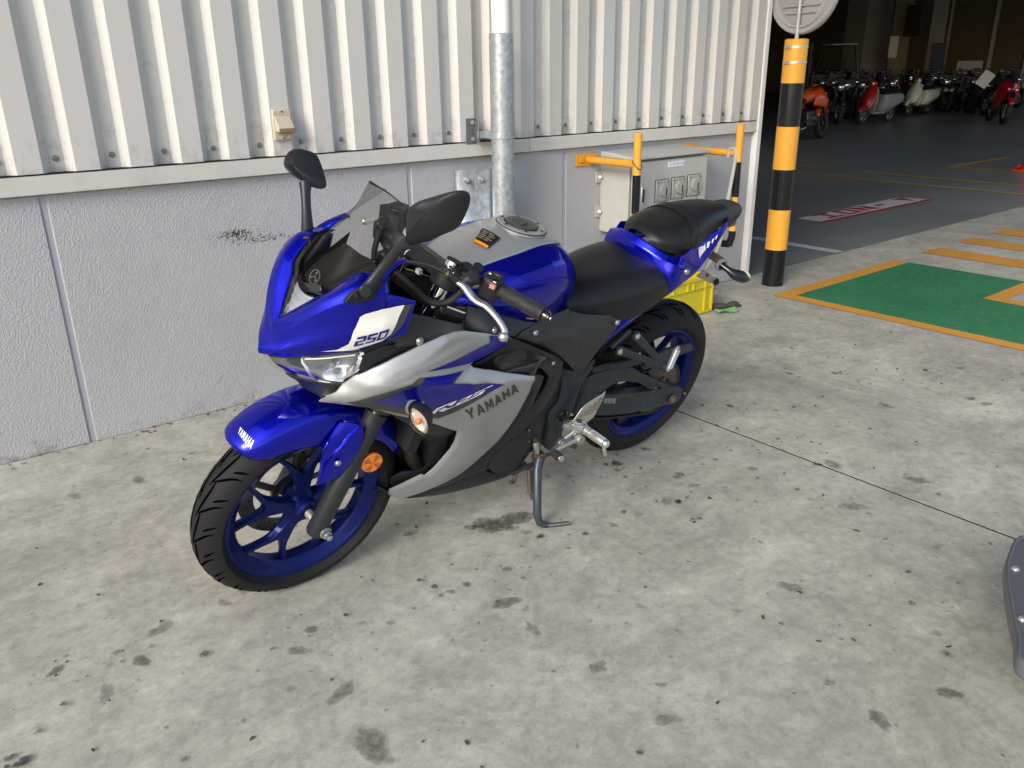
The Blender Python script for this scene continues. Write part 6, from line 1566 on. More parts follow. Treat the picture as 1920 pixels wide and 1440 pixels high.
# end of the tail: dark grey cap and lamp
rows = []
for x, hw_, zt, zb in ((-.135, .058, .968, .918), (-.17, .052, .976, .905), (-.21, .045, .975, .905), (-.245, .034, .968, .925), (-.268, .018, .958, .945)):
    rows.append([(x, -hw_ * .75, zb), (x, -hw_, (zt + zb) / 2), (x, -hw_ * .6, zt), (x, 0, zt + .004), (x, hw_ * .6, zt), (x, hw_, (zt + zb) / 2), (x, hw_ * .75, zb)])
mb = MB(); mb.grid(rows, 4, 4); part(mb, 'tail_cap', m_plasg, ang=60)
mb = MB(); mb.box((-.215, 0, .905), (.07, .055, .03)); part(mb, 'tail_lamp', mat('red_lens', (.25, .01, .01), .15, coat=1), bevel=.008)
# white blocks printed on the tail
for poly in ([(0.0455,0.8898),(0.0119,0.891),(0.0064,0.8976),(0.0047,0.878),(0.0448,0.8596)], [(-0.0039,0.8982),(-0.0185,0.9011),(-0.0088,0.8821),(0.0004,0.8819)], [(-0.0257,0.9053),(-0.036,0.9101),(-0.0283,0.8948),(-0.0233,0.8934)], [(-0.0405,0.9146),(-0.05,0.9188),(-0.0427,0.9056),(-0.0387,0.9041)]):
    vs, fs, d, lp = tri_poly(poly, .01); V = [(x, FIELD_tail(x, z) + .0014, z) for x, z in vs]; F = []
    for t in fs:
        a, b, c = (Vector(V[i]) for i in t[:3]); F.append(t if (b - a).cross(c - a).y > 0 else t[::-1])
    mb = MB(); mb.add(V, F); part(mb, 'tail_print', m_whiteprint, ang=50)
# inner tail underside, plate bracket, rear signals
mb = MB(); mb.grid([[(.40,.09,.65),(.20,.09,.74),(.02,.085,.82),(-.12,.05,.89)], [(.40,0,.66),(.20,0,.745),(.02,0,.825),(-.12,0,.895)], [(.40,-.09,.65),(.20,-.09,.74),(.02,-.085,.82),(-.12,-.05,.89)]], 3, 3); part(mb, 'undertray', m_void, ang=60, solid=.004)
mb = MB(); a = Vector((-0.1171,0.01,0.7314)); b = Vector((-0.2868,0.01,0.6537)); t = (b - a).normalized(); u = Vector((0, 1, 0)); n = t.cross(u).normalized(); 
q = [Vector((-0.1384,0.01,0.7075)), Vector((-0.1719,0.01,0.7278)), Vector((-0.2821,0.01,0.6701)), Vector((-0.2628,0.01,0.6519))]
mb.prism(q, (0, -.004, 0)); pb = part(mb, 'plate_bracket', m_alud)
mb = MB(); mb.disc(Vector((-0.1984,0.011,0.7033)), (0, 1, 0), .006, .003, 14); part(mb, 'bolt', m_rust, pb)
mb = MB(); mb.box(Vector((-0.2677,0.012,0.6644)), (.020, .012, .020), Matrix.Rotation(.6, 3, 'Y')); part(mb, 'rubber_stop', m_void, pb)
mb = MB(); q = [Vector((-0.0877,0.07,0.8138)), Vector((-0.1015,0.07,0.837)), Vector((-0.1413,0.09,0.818)), Vector((-0.1355,0.09,0.7867))]; mb.prism(q, (0, -.006, 0)); part(mb, 'signal_stay', m_rust)
mb = MB(); r0 = Vector((-0.141,0.085,0.7906)); r1 = Vector((-0.1348,0.118,0.7872)); r2 = Vector((-0.1481,0.145,0.7805))
mb.lathe([(.018, -.006), (.024, -.004), (.024, .006), (.016, .009)], r0, (r1 - r0), 20); part(mb, 'signal_grommet', mat('grommet_grey', (.22, .22, .21), .5))
def rear_signal(sgn):
    a, b, c, d, e = (Vector((p[0], sgn * p[1], p[2])) for p in ((-0.141,0.085,0.7906), (-0.1479,0.115,0.7835), (-0.1651,0.135,0.7727), (-0.1999,0.15,0.7621), (-0.2266,0.162,0.7544)))
    mb = MB(); mb.tube([a, b, c, d, e], [.014, .0135, .022, .024, .006], 18, smooth=5, flat=((-.3, .3, 1), .8)); o = part(mb, 'rear_turn_signal', m_gloss)
    mb = MB(); mb.tube([c.lerp(d, .55) + Vector((-.012, 0, .004)), d + Vector((-.016, 0, .003)), e + Vector((-.006, 0, -.001))], [.016, .018, .003], 14, smooth=4, flat=((-.3, .3, 1), .8)); part(mb, 'signal_lens', mat('lens_cream', (.72, .66, .52), .2), o)
rear_signal(1); rear_signal(-1)

# ------------------------------------------------------------------ swingarm, guard, chain
FIELD_sw = RBF([(0.3682,0.122,0.3344),(-0.1057,0.128,0.2975),(-0.1052,0.13,0.2483),(-0.0391,0.13,0.2535),(0.3916,0.124,0.4201),(0.4685,0.122,0.429),(0.4651,0.12,0.4744),(0.424,0.115,0.5196),(0.247,0.112,0.4847),(-0.0396,0.124,0.3293),(0.0851,0.124,0.3515),(0.2104,0.128,0.3818),(0.1847,0.13,0.3043)])
sa = panel('swingarm', [(0.4895,0.3785),(0.4726,0.4259),(0.465,0.4744),(0.3934,0.4271),(0.3045,0.397),(0.2087,0.3759),(0.0841,0.3484),(-0.0396,0.3294),(-0.0723,0.3231),(-0.1089,0.2975),(-0.1051,0.2483),(-0.0458,0.2525),(0.0508,0.2638),(0.1653,0.2814),(0.2947,0.3097),(0.396,0.3389)], FIELD_sw, m_arm, bike, step=.016, thick=.035, lip=.006, lw=.012)
panel('swingarm', [(0.4895,0.3785),(0.4726,0.4259),(0.465,0.4744),(0.3045,0.397),(0.0841,0.3484),(-0.0723,0.3231),(-0.1089,0.2975),(-0.1051,0.2483),(0.0508,0.2638),(0.2947,0.3097)], FIELD_sw, m_arm, bike, step=.03, thick=.035, side=-1)
panel('swingarm_brace', [(0.4754,0.4772),(0.4503,0.4988),(0.4105,0.504),(0.3286,0.4972),(0.2471,0.4847),(0.2055,0.4684),(0.1661,0.4418),(0.0951,0.4021),(-0.0396,0.3294),(0.0092,0.3267),(0.0625,0.3676),(0.0848,0.3505),(0.1247,0.3775),(0.1762,0.4085),(0.2314,0.4296),(0.2764,0.4371),(0.3142,0.4351),(0.3467,0.4235),(0.3642,0.418),(0.3934,0.4271),(0.4619,0.4611)], lambda x, z: FIELD_sw(x, z) - .001, m_arm, bike, step=.014, thick=.03, lip=.006, lw=.012)
FIELD_cg = RBF([(0.4184,0.105,0.5163),(0.3194,0.1,0.5124),(0.2005,0.096,0.494),(0.0079,0.085,0.4767),(-0.1624,0.075,0.4424),(-0.1637,0.078,0.4317),(-0.0399,0.095,0.4374),(0.1365,0.1,0.4772),(0.2415,0.108,0.4808),(-0.0456,0.1,0.4102)])
panel('chain_guard', [(0.4184,0.5163),(0.3196,0.51),(0.2006,0.4948),(0.1835,0.4845),(0.0836,0.478),(0.008,0.4798),(-0.1411,0.4635),(-0.1625,0.4424),(-0.1623,0.4301),(-0.0704,0.4383),(-0.0128,0.4365),(0.1372,0.452),(0.1487,0.4746),(0.1846,0.4741),(0.2415,0.4796),(0.3214,0.4912),(0.4035,0.4987)], FIELD_cg, m_arm, bike, step=.016, thick=.012)
panel('chain_guard', [(0.1611,0.4684),(0.1305,0.4664),(0.0839,0.4592),(-0.0397,0.4414),(-0.0704,0.4383),(-0.0081,0.4135),(0.0552,0.4044),(0.0832,0.4012),(0.111,0.4211),(0.0839,0.4324),(0.1374,0.44)], lambda x, z: FIELD_cg(x, z) - .012, m_arm, bike, step=.018, thick=.01)
mb = MB(); axp = Vector((-0.0393,0.134,0.2847)); mb.disc(axp, (0, 1, 0), .019, .006, 26); mb.disc(axp + Vector((0, .005, 0)), (0, 1, 0), .015, .008, 22, .4); mb.disc(axp + Vector((.0, .012, 0)), (0, 1, 0), .007, .002, 6); part(mb, 'axle_bolt', m_rust)
bolt((-0.1101,0.13,0.2848), (-1, .2, 0), .006, .008); bolt((0.0921,0.135,0.3719), (0, 1, 0), .012, .005, None, m_arm)
# info plate on the arm
vs, fs, d, lp = tri_poly([(0.3498,0.4025),(0.2836,0.3821),(0.2823,0.3584),(0.3465,0.3789)], .02); V = [(x, FIELD_sw(x, z) + .0012, z) for x, z in vs]; F = []
for t in fs:
    a, b, c = (Vector(V[i]) for i in t[:3]); F.append(t if (b - a).cross(c - a).y > 0 else t[::-1])
mb = MB(); mb.add(V, F); ip = part(mb, 'info_sticker', mat('sticker_grey', (.045, .047, .05), .4), ang=50)
mb = MB(); Q4 = [(0.3498,0.4025),(0.2836,0.3821),(0.2823,0.3584),(0.3465,0.3789)]
a, b, c, d = (Vector((p[0], p[1], 0)) for p in Q4)
for r in range(6):
    for s0, s1 in ((.04, .3), (.34, .62), (.66, .96)):
        t0 = .06 + .155 * r; q = [a.lerp(b, s0).lerp(d.lerp(c, s0), t0), a.lerp(b, s1).lerp(d.lerp(c, s1), t0), a.lerp(b, s1).lerp(d.lerp(c, s1), t0 + .07), a.lerp(b, s0).lerp(d.lerp(c, s0), t0 + .07)]
        mb.add([(p.x, FIELD_sw(p.x, p.y) + .0020, p.y) for p in q], [(3, 2, 1, 0)] if (q[1] - q[0]).cross(q[2] - q[0]).z > 0 else [(0, 1, 2, 3)])
stuff(part(mb, 'sticker_lines', mat('sticker_text2', (.30, .31, .31), .5), ip, ang=0))
# sprocket and chain
SPC = Vector((0, .085, .312)); SPR = .105; PVC = Vector((.52, .085, .385)); PVR = .036
mb = MB(); mb.lathe([(.055, .003), (SPR, .003), (SPR, -.003), (.055, -.003)], SPC, (0, 1, 0), 60, close=True)
for i in range(6):
    a = i * pi / 3; mb.tube([SPC + Vector((.03 * cos(a), 0, .03 * sin(a))), SPC + Vector((.075 * cos(a + .2), 0, .075 * sin(a + .2)))], .010, 8, flat=((0, 1, 0), .3))
mb.lathe([(.02, .006), (.042, .006), (.042, -.01), (.02, -.01)], SPC, (0, 1, 0), 30, close=True); spk = part(mb, 'sprocket', m_rust)
path = []
for i in range(25): a = pi / 2 + .0 + pi * 1.0 * i / 24; path.append(SPC + Vector((SPR * cos(a), 0, SPR * sin(a))))
for i in range(1, 30):
    t = i / 30; path.append((SPC + Vector((0, 0, -SPR))).lerp(PVC + Vector((0, 0, -PVR)), t) + Vector((0, 0, -.012 * sin(pi * t))))
for i in range(9): a = -pi / 2 + pi * i / 8; path.append(PVC + Vector((PVR * cos(a), 0, PVR * sin(a))))
for i in range(1, 30): path.append((PVC + Vector((0, 0, PVR))).lerp(SPC + Vector((0, 0, SPR)), i / 30))
dl = [0]
for i in range(len(path)): dl.append(dl[-1] + (path[(i + 1) % len(path)] - path[i]).length)
mbl = MB(); mbl.tube([(-.0075, 0, 0), (-.003, 0, 0), (.003, 0, 0), (.0075, 0, 0)], [.0062, .0045, .0045, .0062], 8); mbl.v = [(x, y * .9 if False else y, z) for x, y, z in mbl.v]
mbk = MB(); mbk.box((0, .0055, 0), (.0135, .0025, .0095)); mbk.box((0, -.0055, 0), (.0135, .0025, .0095)); mbk.tube([(-.0035, -.0075, 0), (-.0035, .0075, 0)], .0035, 8)
l0 = part(mbk, 'chain_link', mat('chain_steel', (.045, .040, .035), .45, metal=.7), spk, bevel=.001)
nl = int(dl[-1] / .0127); k = 0; firstl = True
for i in range(nl):
    s_ = dl[-1] * i / nl
    while dl[k + 1] < s_: k += 1
    a = path[k]; b = path[(k + 1) % len(path)]; p = a.lerp(b, (s_ - dl[k]) / max(1e-6, dl[k + 1] - dl[k])); tt = (b - a).normalized()
    o = l0 if firstl else put('chain_link', l0.data, spk); firstl = False
    if o is not l0:
        for md in l0.modifiers: m2 = o.modifiers.new('bevel', 'BEVEL'); m2.width = .001; m2.segments = 1
    o.location = p; o.rotation_euler = (0, -atan2(tt.z, tt.x), 0)

# ------------------------------------------------------------------ passenger footrest and rider footrest
def strut(a, b, r, m, name, parent=None, fl=None):
    mb = MB(); mb.tube([a, b], r, 14, flat=fl); return part(mb, name, m, parent)
A1, A2, A3 = Vector((0.3112,0.15,0.6496)), Vector((0.3778,0.15,0.6096)), Vector((0.1411,0.176,0.5023))
ph = part(MB().tube([A1, A1.lerp(A3, .5), A3], [.015, .012, .015], 14, flat=((0, 1, 0), .6)), 'passenger_footrest_hanger', m_arm)
part(MB().tube([A2, A2.lerp(A3, .5), A3], [.015, .0115, .014], 14, flat=((0, 1, 0), .6)), 'hanger_brace', m_arm, ph)
part(MB().tube([A1 + Vector((.012, -.015, .012)), A2 + Vector((.01, -.02, .0))], .008, 12), 'subframe_lug', m_arm, ph)
mb = MB(); mb.disc(A3 + Vector((0, -.008, 0)), (0, 1, 0), .019, .022, 24); part(mb, 'peg_pivot', m_arm, ph)
mb = MB(); mb.disc(A3 + Vector((0, .013, 0)), (0, 1, 0), .009, .003, 16); part(mb, 'pivot_pin', mat('pin_bronze', (.28, .17, .09), .5, metal=.6), ph)
for q in (A1, A2): bolt(q + Vector((0, .008, 0)), (0, 1, 0), .0105, .008, ph)
pa, pb2 = Vector((0.1413,0.195,0.4967)), Vector((0.1405,0.205,0.5956))
mb = MB(); mb.tube([pa, pa.lerp(pb2, .12), pa.lerp(pb2, .9), pb2], [.008, .0095, .0085, .007], 16, flat=((0, 1, 0), .75)); pg = part(mb, 'passenger_peg', m_alud, ph)
for i in range(16):
    t = .14 + .05 * i; c = pa.lerp(pb2, t); mb = MB(); ax_ = (pb2 - pa).normalized()
    mb.lathe([(.0088, -.0022), (.0112, 0), (.0088, .0022)], c, ax_, 16); part(mb, 'peg_rib', m_alu, pg)
# rider footrest
b1, b2_ = Vector((0.5689,0.178,0.3981)), Vector((0.5748,0.178,0.3335)); bm_ = Vector((0.5157,0.186,0.3706)); pk = Vector((0.4759,0.19,0.3522))
mb = MB(); mb.tube([b1, bm_.lerp(b1, .3), bm_, pk], [.011, .011, .014, .016], 14, flat=((0, 1, 0), .6)); mb.tube([b2_, b2_.lerp(bm_, .5), bm_], [.012, .009, .013], 14, flat=((0, 1, 0), .6))
mb.tube([Vector((0.542,0.182,0.4025)), Vector((0.4924,0.182,0.3846)), pk], .010, 12, flat=((0, 1, 0), .5)); fh = part(mb, 'rider_footrest_hanger', m_alu, bevel=0)
for q in (b1, b2_): 
    mb = MB(); mb.lathe([(.006, -.004), (.0165, -.004), (.018, .002), (.0165, .008), (.006, .009)], q, (0, 1, 0), 26); mb.disc(q + Vector((0, .004, 0)), (0, 1, 0), .009, .008, 18, .5); part(mb, 'mount_bolt', m_steel, fh)
hp_ = [(0.4325,0.188,0.4937),(0.4444,0.188,0.4859),(0.5092,0.186,0.4635),(0.524,0.186,0.4522),(0.5525,0.184,0.406),(0.5428,0.184,0.399),(0.4943,0.184,0.3847),(0.4768,0.185,0.3852),(0.4545,0.186,0.3965),(0.4479,0.187,0.4241),(0.4337,0.188,0.4574)]
mb = MB(); mb.prism(hp_, (0, -.0035, 0)); heel = part(mb, 'heel_plate', m_alu, fh, bevel=.0012)
for (u_, v__) in ((595,445),(632,410),(668,375),(705,345),(748,308),(615,452),(650,420),(685,388),(722,352),(580,465),(640,445),(672,412),(706,378)):
    pass
for r_ in range(4):
    for c_2 in range(5):
        u_, v__ = 582 + 38 * c_2 + 22 * r_ * .9, 452 - 34 * c_2 - 1 * r_ + 1
        if (r_, c_2) in ((0, 4), (3, 0), (3, 4), (3, 3), (2, 4)) and not (r_ == 0 and c_2 == 4): continue
        cpx = Vector(U3_heel(u_, v__)) if False else None
HO = Vector((0.5228,0.1885,0.426)); HX = Vector((0.4487,0.1885,0.4692)) - HO; HY = Vector((0.4819,0.1885,0.4174)) - HO
for r_ in range(4):
    for c_2 in range(5):
        if (r_ == 3 and c_2 > 2) or (r_ == 2 and c_2 > 3): continue
        c = HO + HX * (c_2 / 4 * .98) + HY * (r_ / 3 * .95) + HX * .04 * r_
        hx = HX.normalized() * .0085; hy = HY.normalized() * .0022
        mb = MB(); mb.add([(c + hx * s1 + hy * s2) + Vector((0, .0006, 0)) for s1, s2 in ((-.7, -1), (.7, -1), (1, 0), (.7, 1), (-.7, 1), (-1, 0))], [(0, 1, 2, 3, 4, 5)] if hx.cross(hy).y > 0 else [(5, 4, 3, 2, 1, 0)])
        part(mb, 'slot', m_void, heel, ang=0)
mb = MB(); q = [(0.5348,0.1882,0.4149),(0.5095,0.1882,0.4066),(0.5145,0.1882,0.3952),(0.5332,0.1882,0.4024)]; mb.prism(q, (0, -.0006, 0)); part(mb, 'plate_window', m_rust, heel)
for q in ((0.5452,0.189,0.4092), (0.5023,0.19,0.3961)): bolt(q, (0, 1, 0), .007, .005, fh)
p0, p1, p2_ = Vector((0.4888,0.2,0.3634)), Vector((0.4929,0.24,0.3693)), Vector((0.4917,0.285,0.3734))
mb = MB(); mb.tube([p0, p0.lerp(p1, .3)], [.017, .015], 16); mb.tube([p0.lerp(p1, .3), p1, p2_], [.0125, .0130, .0115], 18); rp_ = part(mb, 'rider_peg', m_alud)
for i in range(15):
    t = .10 + .85 * i / 14; c = p0.lerp(p1, .3).lerp(p2_, t); mb = MB(); ax_ = (p2_ - p1).normalized(); mb.lathe([(.0125, -.0024), (.0152, 0), (.0125, .0024)], c, ax_, 16); part(mb, 'peg_rib', m_alu, rp_)
mb = MB(); mb.ball(p2_, .0145, 14); mb.tube([p2_, Vector((0.497,0.288,0.3596)), Vector((0.4831,0.29,0.3284))], [.010, .0065, .006], 12); part(mb, 'peg_feeler', m_alu, rp_)
mb = MB(); mb.disc(p0 + Vector((0, .008, 0)), (0.2, 1, .2), .009, .004, 16); part(mb, 'pivot_pin', mat('pin_red', (.16, .06, .045), .5), rp_)
mb = MB(); sv = Vector((0.5111,0.196,0.3369)); mb.tube([sv - Vector((0, .03, 0)), sv + Vector((0, .012, 0))], .0145, 20); part(mb, 'shift_pivot', m_alud)
mb = MB(); mb.tube([sv, Vector((0.5756,0.2,0.3351)), Vector((0.6332,0.205,0.3351))], [.009, .007, .0085], 12, flat=((0, 1, 0), .6)); shf = part(mb, 'shift_lever', m_alu)
s0_, s1_ = Vector((0.6273,0.2,0.3293)), Vector((0.6367,0.245,0.339)); mb = MB(); mb.tube([s0_, s1_], .0125, 18); part(mb, 'shift_rubber', m_rubber, shf)
for i in range(9):
    mb = MB(); mb.lathe([(.0122, -.0012), (.0136, 0), (.0122, .0012)], s0_.lerp(s1_, .1 + .1 * i), (s1_ - s0_), 16); part(mb, 'rubber_rib', m_rubber, shf)
mb = MB(); mb.disc(s1_, (s1_ - s0_), .0105, .004, 16); part(mb, 'peg_end', m_chrome, shf)
mb = MB(); mb.tube([Vector((0.4901,0.17,0.2782)), Vector((0.5228,0.17,0.2997)), Vector((0.5472,0.165,0.2904))], .008, 10); part(mb, 'linkage_rod', m_rust)
# side stand
stp = [Vector(p) for p in ((0.6254,0.15,0.2696), (0.6336,0.158,0.2543), (0.6457,0.17,0.241), (0.6638,0.208,0.181), (0.6778,0.243,0.1195), (0.6699,0.252,0.0925), (0.6432,0.266,0.0763))]
mb = MB(); mb.tube(stp, [.016, .017, .0145, .0140, .0135, .0125, .011], 18); sst = part(mb, 'side_stand', mat('stand_grey', (.055, .065, .08), .35, metal=.4, noise=.25, nscale=30))
mb = MB(); fa, fb = Vector((0.6472,0.264,0.0786)), Vector((0.5933,0.308,0.1027)); mb.tube([fa, fb], [.0085, .0060], 12); part(mb, 'stand_foot', mat('stand_foot_steel', (.10, .105, .115), .22, metal=.6), sst)
mb = MB(); q = Vector((0.6221,0.15,0.2684)); mb.disc(q - Vector((0, .02, 0)), (0, 1, 0), .020, .03, 20); mb.tube([q, Vector((0.5739,0.145,0.2615))], [.010, .005], 10); part(mb, 'stand_pivot', m_rust)
ca, cb_ = Vector((0.6574,0.15,0.2306)), Vector((0.6743,0.19,0.1714)); mb = MB(); pts = []
for i in range(20 * 10 + 1):
    t = i / 200; c = ca.lerp(cb_, t); a = 2 * pi * t * 20; pts.append(c + Vector((.0085 * cos(a), .0085 * sin(a), 0)))
mb.tube(pts, .0016, 5); part(mb, 'stand_spring', m_rust, sst)
mb = MB(); mb.tube([cb_, Vector((0.6718,0.198,0.1515)), Vector((0.6646,0.21,0.163))], .004, 8); part(mb, 'spring_hook', m_rust, sst)

# ------------------------------------------------------------------ shock and black core so the middle is closed
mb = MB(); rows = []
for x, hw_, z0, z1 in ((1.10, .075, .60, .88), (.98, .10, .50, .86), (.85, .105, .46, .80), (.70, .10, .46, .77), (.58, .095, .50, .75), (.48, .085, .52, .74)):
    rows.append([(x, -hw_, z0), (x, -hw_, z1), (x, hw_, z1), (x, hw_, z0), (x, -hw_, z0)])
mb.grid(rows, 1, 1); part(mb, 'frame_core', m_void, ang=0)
mb = MB(); mb.tube([(.42, 0, .62), (.36, 0, .42)], .035, 16); part(mb, 'shock_absorber', m_void)
mb = MB(); mb.grid([[(.42,.055,.60),(.30,.055,.66),(.16,.055,.68)], [(.42,0,.62),(.30,0,.68),(.16,0,.70)], [(.42,-.055,.60),(.30,-.055,.66),(.16,-.055,.68)]], 3, 3); part(mb, 'rear_hugger', m_void, ang=60, solid=.003)
mb = MB(); mb.tube([(.70, -.06, .25), (.50, -.12, .24), (.30, -.16, .27), (.0, -.19, .34), (-.12, -.20, .37)], [.022, .024, .05, .06, .055], 20, smooth=4); part(mb, 'muffler', m_plas)

# ------------------------------------------------------------------ mirrors
def mirror(outline, cen, d_in, name='mirror'):
    O = [Vector(p) for p in outline]; c = sum(O, Vector()) / len(O); f = Vector((.93, .12 * (1 if c.y > 0 else -1), .30)).normalized()
    O = crom(O + [O[0]], 4)
    rows_ = [[c + (p - c) * .90 - f * .020 for p in O], [c + (p - c) * .985 - f * .016 for p in O], [p for p in O], [c + (p - c) * .93 + f * .012 for p in O], [c + (p - c) * .70 + f * .026 for p in O], [c + (p - c) * .36 + f * .033 for p in O], [c + (p - c) * .02 + f * .034 for p in O]]
    mb = MB(); mb.grid(rows_, 3, 1); o = part(mb, 'mirror', m_plas, ang=60)
    mb = MB(); mb.add([c + (p - c) * .90 - f * .019 for p in O[:-1]], [tuple(range(len(O) - 1))]); part(mb, 'mirror_glass', m_chrome, o, ang=0)
    return o
mL = mirror([(1.28,0.232,1.1455),(1.2806,0.232,1.1752),(1.2844,0.236,1.2167),(1.2793,0.256,1.2456),(1.2551,0.29,1.2716),(1.2364,0.326,1.2942),(1.231,0.336,1.2918),(1.2278,0.336,1.2728),(1.2301,0.326,1.2353),(1.2358,0.312,1.2078),(1.2531,0.282,1.1814),(1.2628,0.256,1.1588)], None, None)
mR = mirror([(1.278,-0.305,1.1195),(1.266,-0.318,1.135),(1.246,-0.325,1.1485),(1.2281,-0.312,1.1503),(1.2199,-0.298,1.1442),(1.2174,-0.275,1.1215),(1.2216,-0.246,1.0976),(1.2262,-0.238,1.0837),(1.2442,-0.236,1.0826),(1.2604,-0.246,1.0921),(1.2768,-0.262,1.1015),(1.282,-0.285,1.1101)], None, None)
def stalk(pts, rr, m, fl): mb = MB(); mb.tube(pts, rr, 16, smooth=5, flat=fl); return part(mb, 'mirror_stalk', m)
sL = stalk([Vector(p) for p in ((1.3314,0.17,1.0112), (1.3109,0.168,1.0368), (1.2872,0.18,1.0814), (1.2726,0.205,1.1269), (1.2628,0.228,1.1482))], [.017, .0135, .0125, .013, .018], m_fork, ((0, 1, .2), .7))
sR = stalk([Vector(p) for p in ((1.3058,-0.14,0.9871), (1.2972,-0.16,1.0037), (1.2857,-0.19,1.0384), (1.2759,-0.215,1.0716), (1.267,-0.236,1.0965))], [.017, .0165, .013, .0125, .016], m_fork, ((0, 1, -.2), .75))
mb = MB(); mb.prism([(1.3848,0.172,0.9951),(1.3679,0.176,1.0176),(1.328,0.172,1.0268),(1.2861,0.16,1.0341),(1.2817,0.162,1.017),(1.3029,0.172,0.999),(1.3138,0.176,0.9916),(1.3428,0.176,0.9886)], (-.012, -.030, -.012)); part(mb, 'mirror_base', m_plas, sL, bevel=.004)
mb = MB(); q = Vector((1.3375,0.176,1.0192)); mb.disc(q, (.35, .9, .2), .0135, .009, 22); part(mb, 'mirror_cap', m_fork, sL)
mb = MB(); q = Vector((1.361,0.178,1.0116)); mb.disc(q, (.35, .9, .2), .0055, .003, 16); part(mb, 'base_hole', m_void, sL)
mb = MB(); mb.prism([(1.3255,-0.118,0.9896),(1.3106,-0.105,1.0094),(1.2734,-0.092,1.032),(1.2831,-0.092,1.0193),(1.3046,-0.092,0.9941),(1.3397,-0.085,0.9621),(1.3458,-0.08,0.945),(1.3373,-0.1,0.9793)], (-.010, -.012, -.010)); part(mb, 'mirror_base', m_plas, sR, bevel=.003)
mb = MB(); q = Vector((1.321,-0.112,1.0058)); mb.disc(q, (.7, .55, .25), .0125, .012, 22); part(mb, 'mirror_cap', m_fork, sR)
mb = MB(); q = [Vector(p) for p in ((1.2683,0.208,1.1401), (1.2642,0.218,1.1493), (1.2536,0.232,1.1469), (1.2592,0.225,1.1339))]; 

# ------------------------------------------------------------------ bars, controls, instruments
g0, g1 = Vector((0.9861,0.215,0.973)), Vector((0.9353,0.33,0.9536)); gd = (g1 - g0).normalized(); gu = Vector((0, 0, 1)); gu = (gu - gd * gu.dot(gd)).normalized(); gv = gd.cross(gu)
b0 = Vector((1.0227,0.1,0.9699))
mb = MB(); mb.tube([b0, g0.lerp(b0, .45), g0], [.013, .012, .0115], 16); part(mb, 'handlebar', m_plas)
mb = MB(); mb.tube([Vector((1.0353,0.09,0.9673)), Vector((1.0216,0.1,0.9814)), Vector((1.0055,0.105,0.9849)), Vector((1.0006,0.11,0.9773)), Vector((1.0084,0.105,0.9672))], .014, 12, smooth=4); part(mb, 'bar_clamp', m_plas)
mb = MB(); 
for t, r in ((0, .0165), (.05, .0185), (.12, .0175), (.5, .0180), (.9, .0170), (.955, .0195), (.97, .0195), (.975, .0170), (1.0, .0165)): mb.v.append(0)
mb = MB(); mb.lathe([(1e-4, -.002), (.0165, 0), (.0195, .006), (.0175, .016), (.0182, .062), (.0175, .108), (.0200, .112), (.0200, .119), (.0165, .121), (1e-4, .122)], g0, gd, 28)
L_g = (g1 - g0).length; sc_g = L_g / .122
mb.v = [tuple(g0 + gd * ((Vector(p) - g0).dot(gd) * sc_g) + ((Vector(p) - g0) - gd * (Vector(p) - g0).dot(gd))) for p in mb.v]
grip = part(mb, 'grip', m_rubber, ang=40)
mb = MB()
for k in range(10):
    a0 = 2 * pi * k / 10; pts = []
    for i in range(13):
        t = .14 + .72 * i / 12; a = a0 + .45 * sin(2 * pi * t * 1.1); pts.append(g0 + gd * (L_g * t) + (gu * cos(a) + gv * sin(a)) * .0181)
    mb.tube(pts, .0013, 5)
stuff(part(mb, 'grip_rib', m_rubber, grip))
mb = MB(); mb.disc(g1, gd, .0135, .018, 18); mb.disc(g1 + gd * .004, gd, .0160, .008, 18); part(mb, 'bar_end', m_gloss, grip)
mb = MB(); mb.disc(g1 + gd * .019, gd, .006, .002, 12); part(mb, 'bar_end_screw', m_chrome, grip)
# left switch box
sw = Vector((0.9968,0.195,0.9728)); M_ = Matrix((gd, gv, gu)).transposed()
mb = MB(); mb.box(sw, (.052, .050, .066), M_); swb = part(mb, 'switch_box', m_plas, bevel=.013)
camv = Vector((2.207, 1.531, 1.864)) - sw; camv.normalize()
def on_box(c, y, w_, h_, th, m, name):
    p = Vector(c); mb = MB(); mb.box(p, (w_, th, h_), M_); return part(mb, name, m, swb, bevel=.002)
on_box((1.0177,0.226,0.9934), 0, .015, .011, .011, m_red, 'horn_button')
on_box((1.0033,0.222,1.0163), 0, .022, .013, .013, m_gloss, 'dimmer_switch')
on_box((1.0301,0.224,1.0282), 0, .007, .004, .005, m_whiteprint, 'switch_mark'); on_box((1.0144,0.227,1.0045), 0, .009, .003, .004, m_whiteprint, 'switch_mark')
# clutch perch, lever and cable
lv = [Vector(p) for p in ((1.0768,0.165,0.9869), (1.0658,0.18,0.9809), (1.059,0.205,0.9642), (1.0531,0.225,0.958), (1.0454,0.245,0.9566), (1.0386,0.268,0.9468), (1.0334,0.29,0.9344), (1.0291,0.305,0.9184), (1.0343,0.312,0.9067))]
mb = MB(); mb.tube(lv, [.009, .0125, .0115, .0105, .0100, .0092, .0088, .0085, .008], 16, smooth=4, flat=((0, .3, 1), .72)); lever = part(mb, 'clutch_lever', m_alu)
mb = MB(); mb.ball(Vector((1.036,0.312,0.9063)), .0125, 18); part(mb, 'lever_ball', m_alu, lever)
mb = MB(); mb.tube([Vector((1.0681,0.165,0.9764)), Vector((1.0555,0.175,0.9916)), Vector((1.0377,0.18,0.9984)), Vector((1.0278,0.185,1.0016))], [.012, .015, .019, .017], 14, smooth=3); pc = part(mb, 'clutch_perch', m_plas)
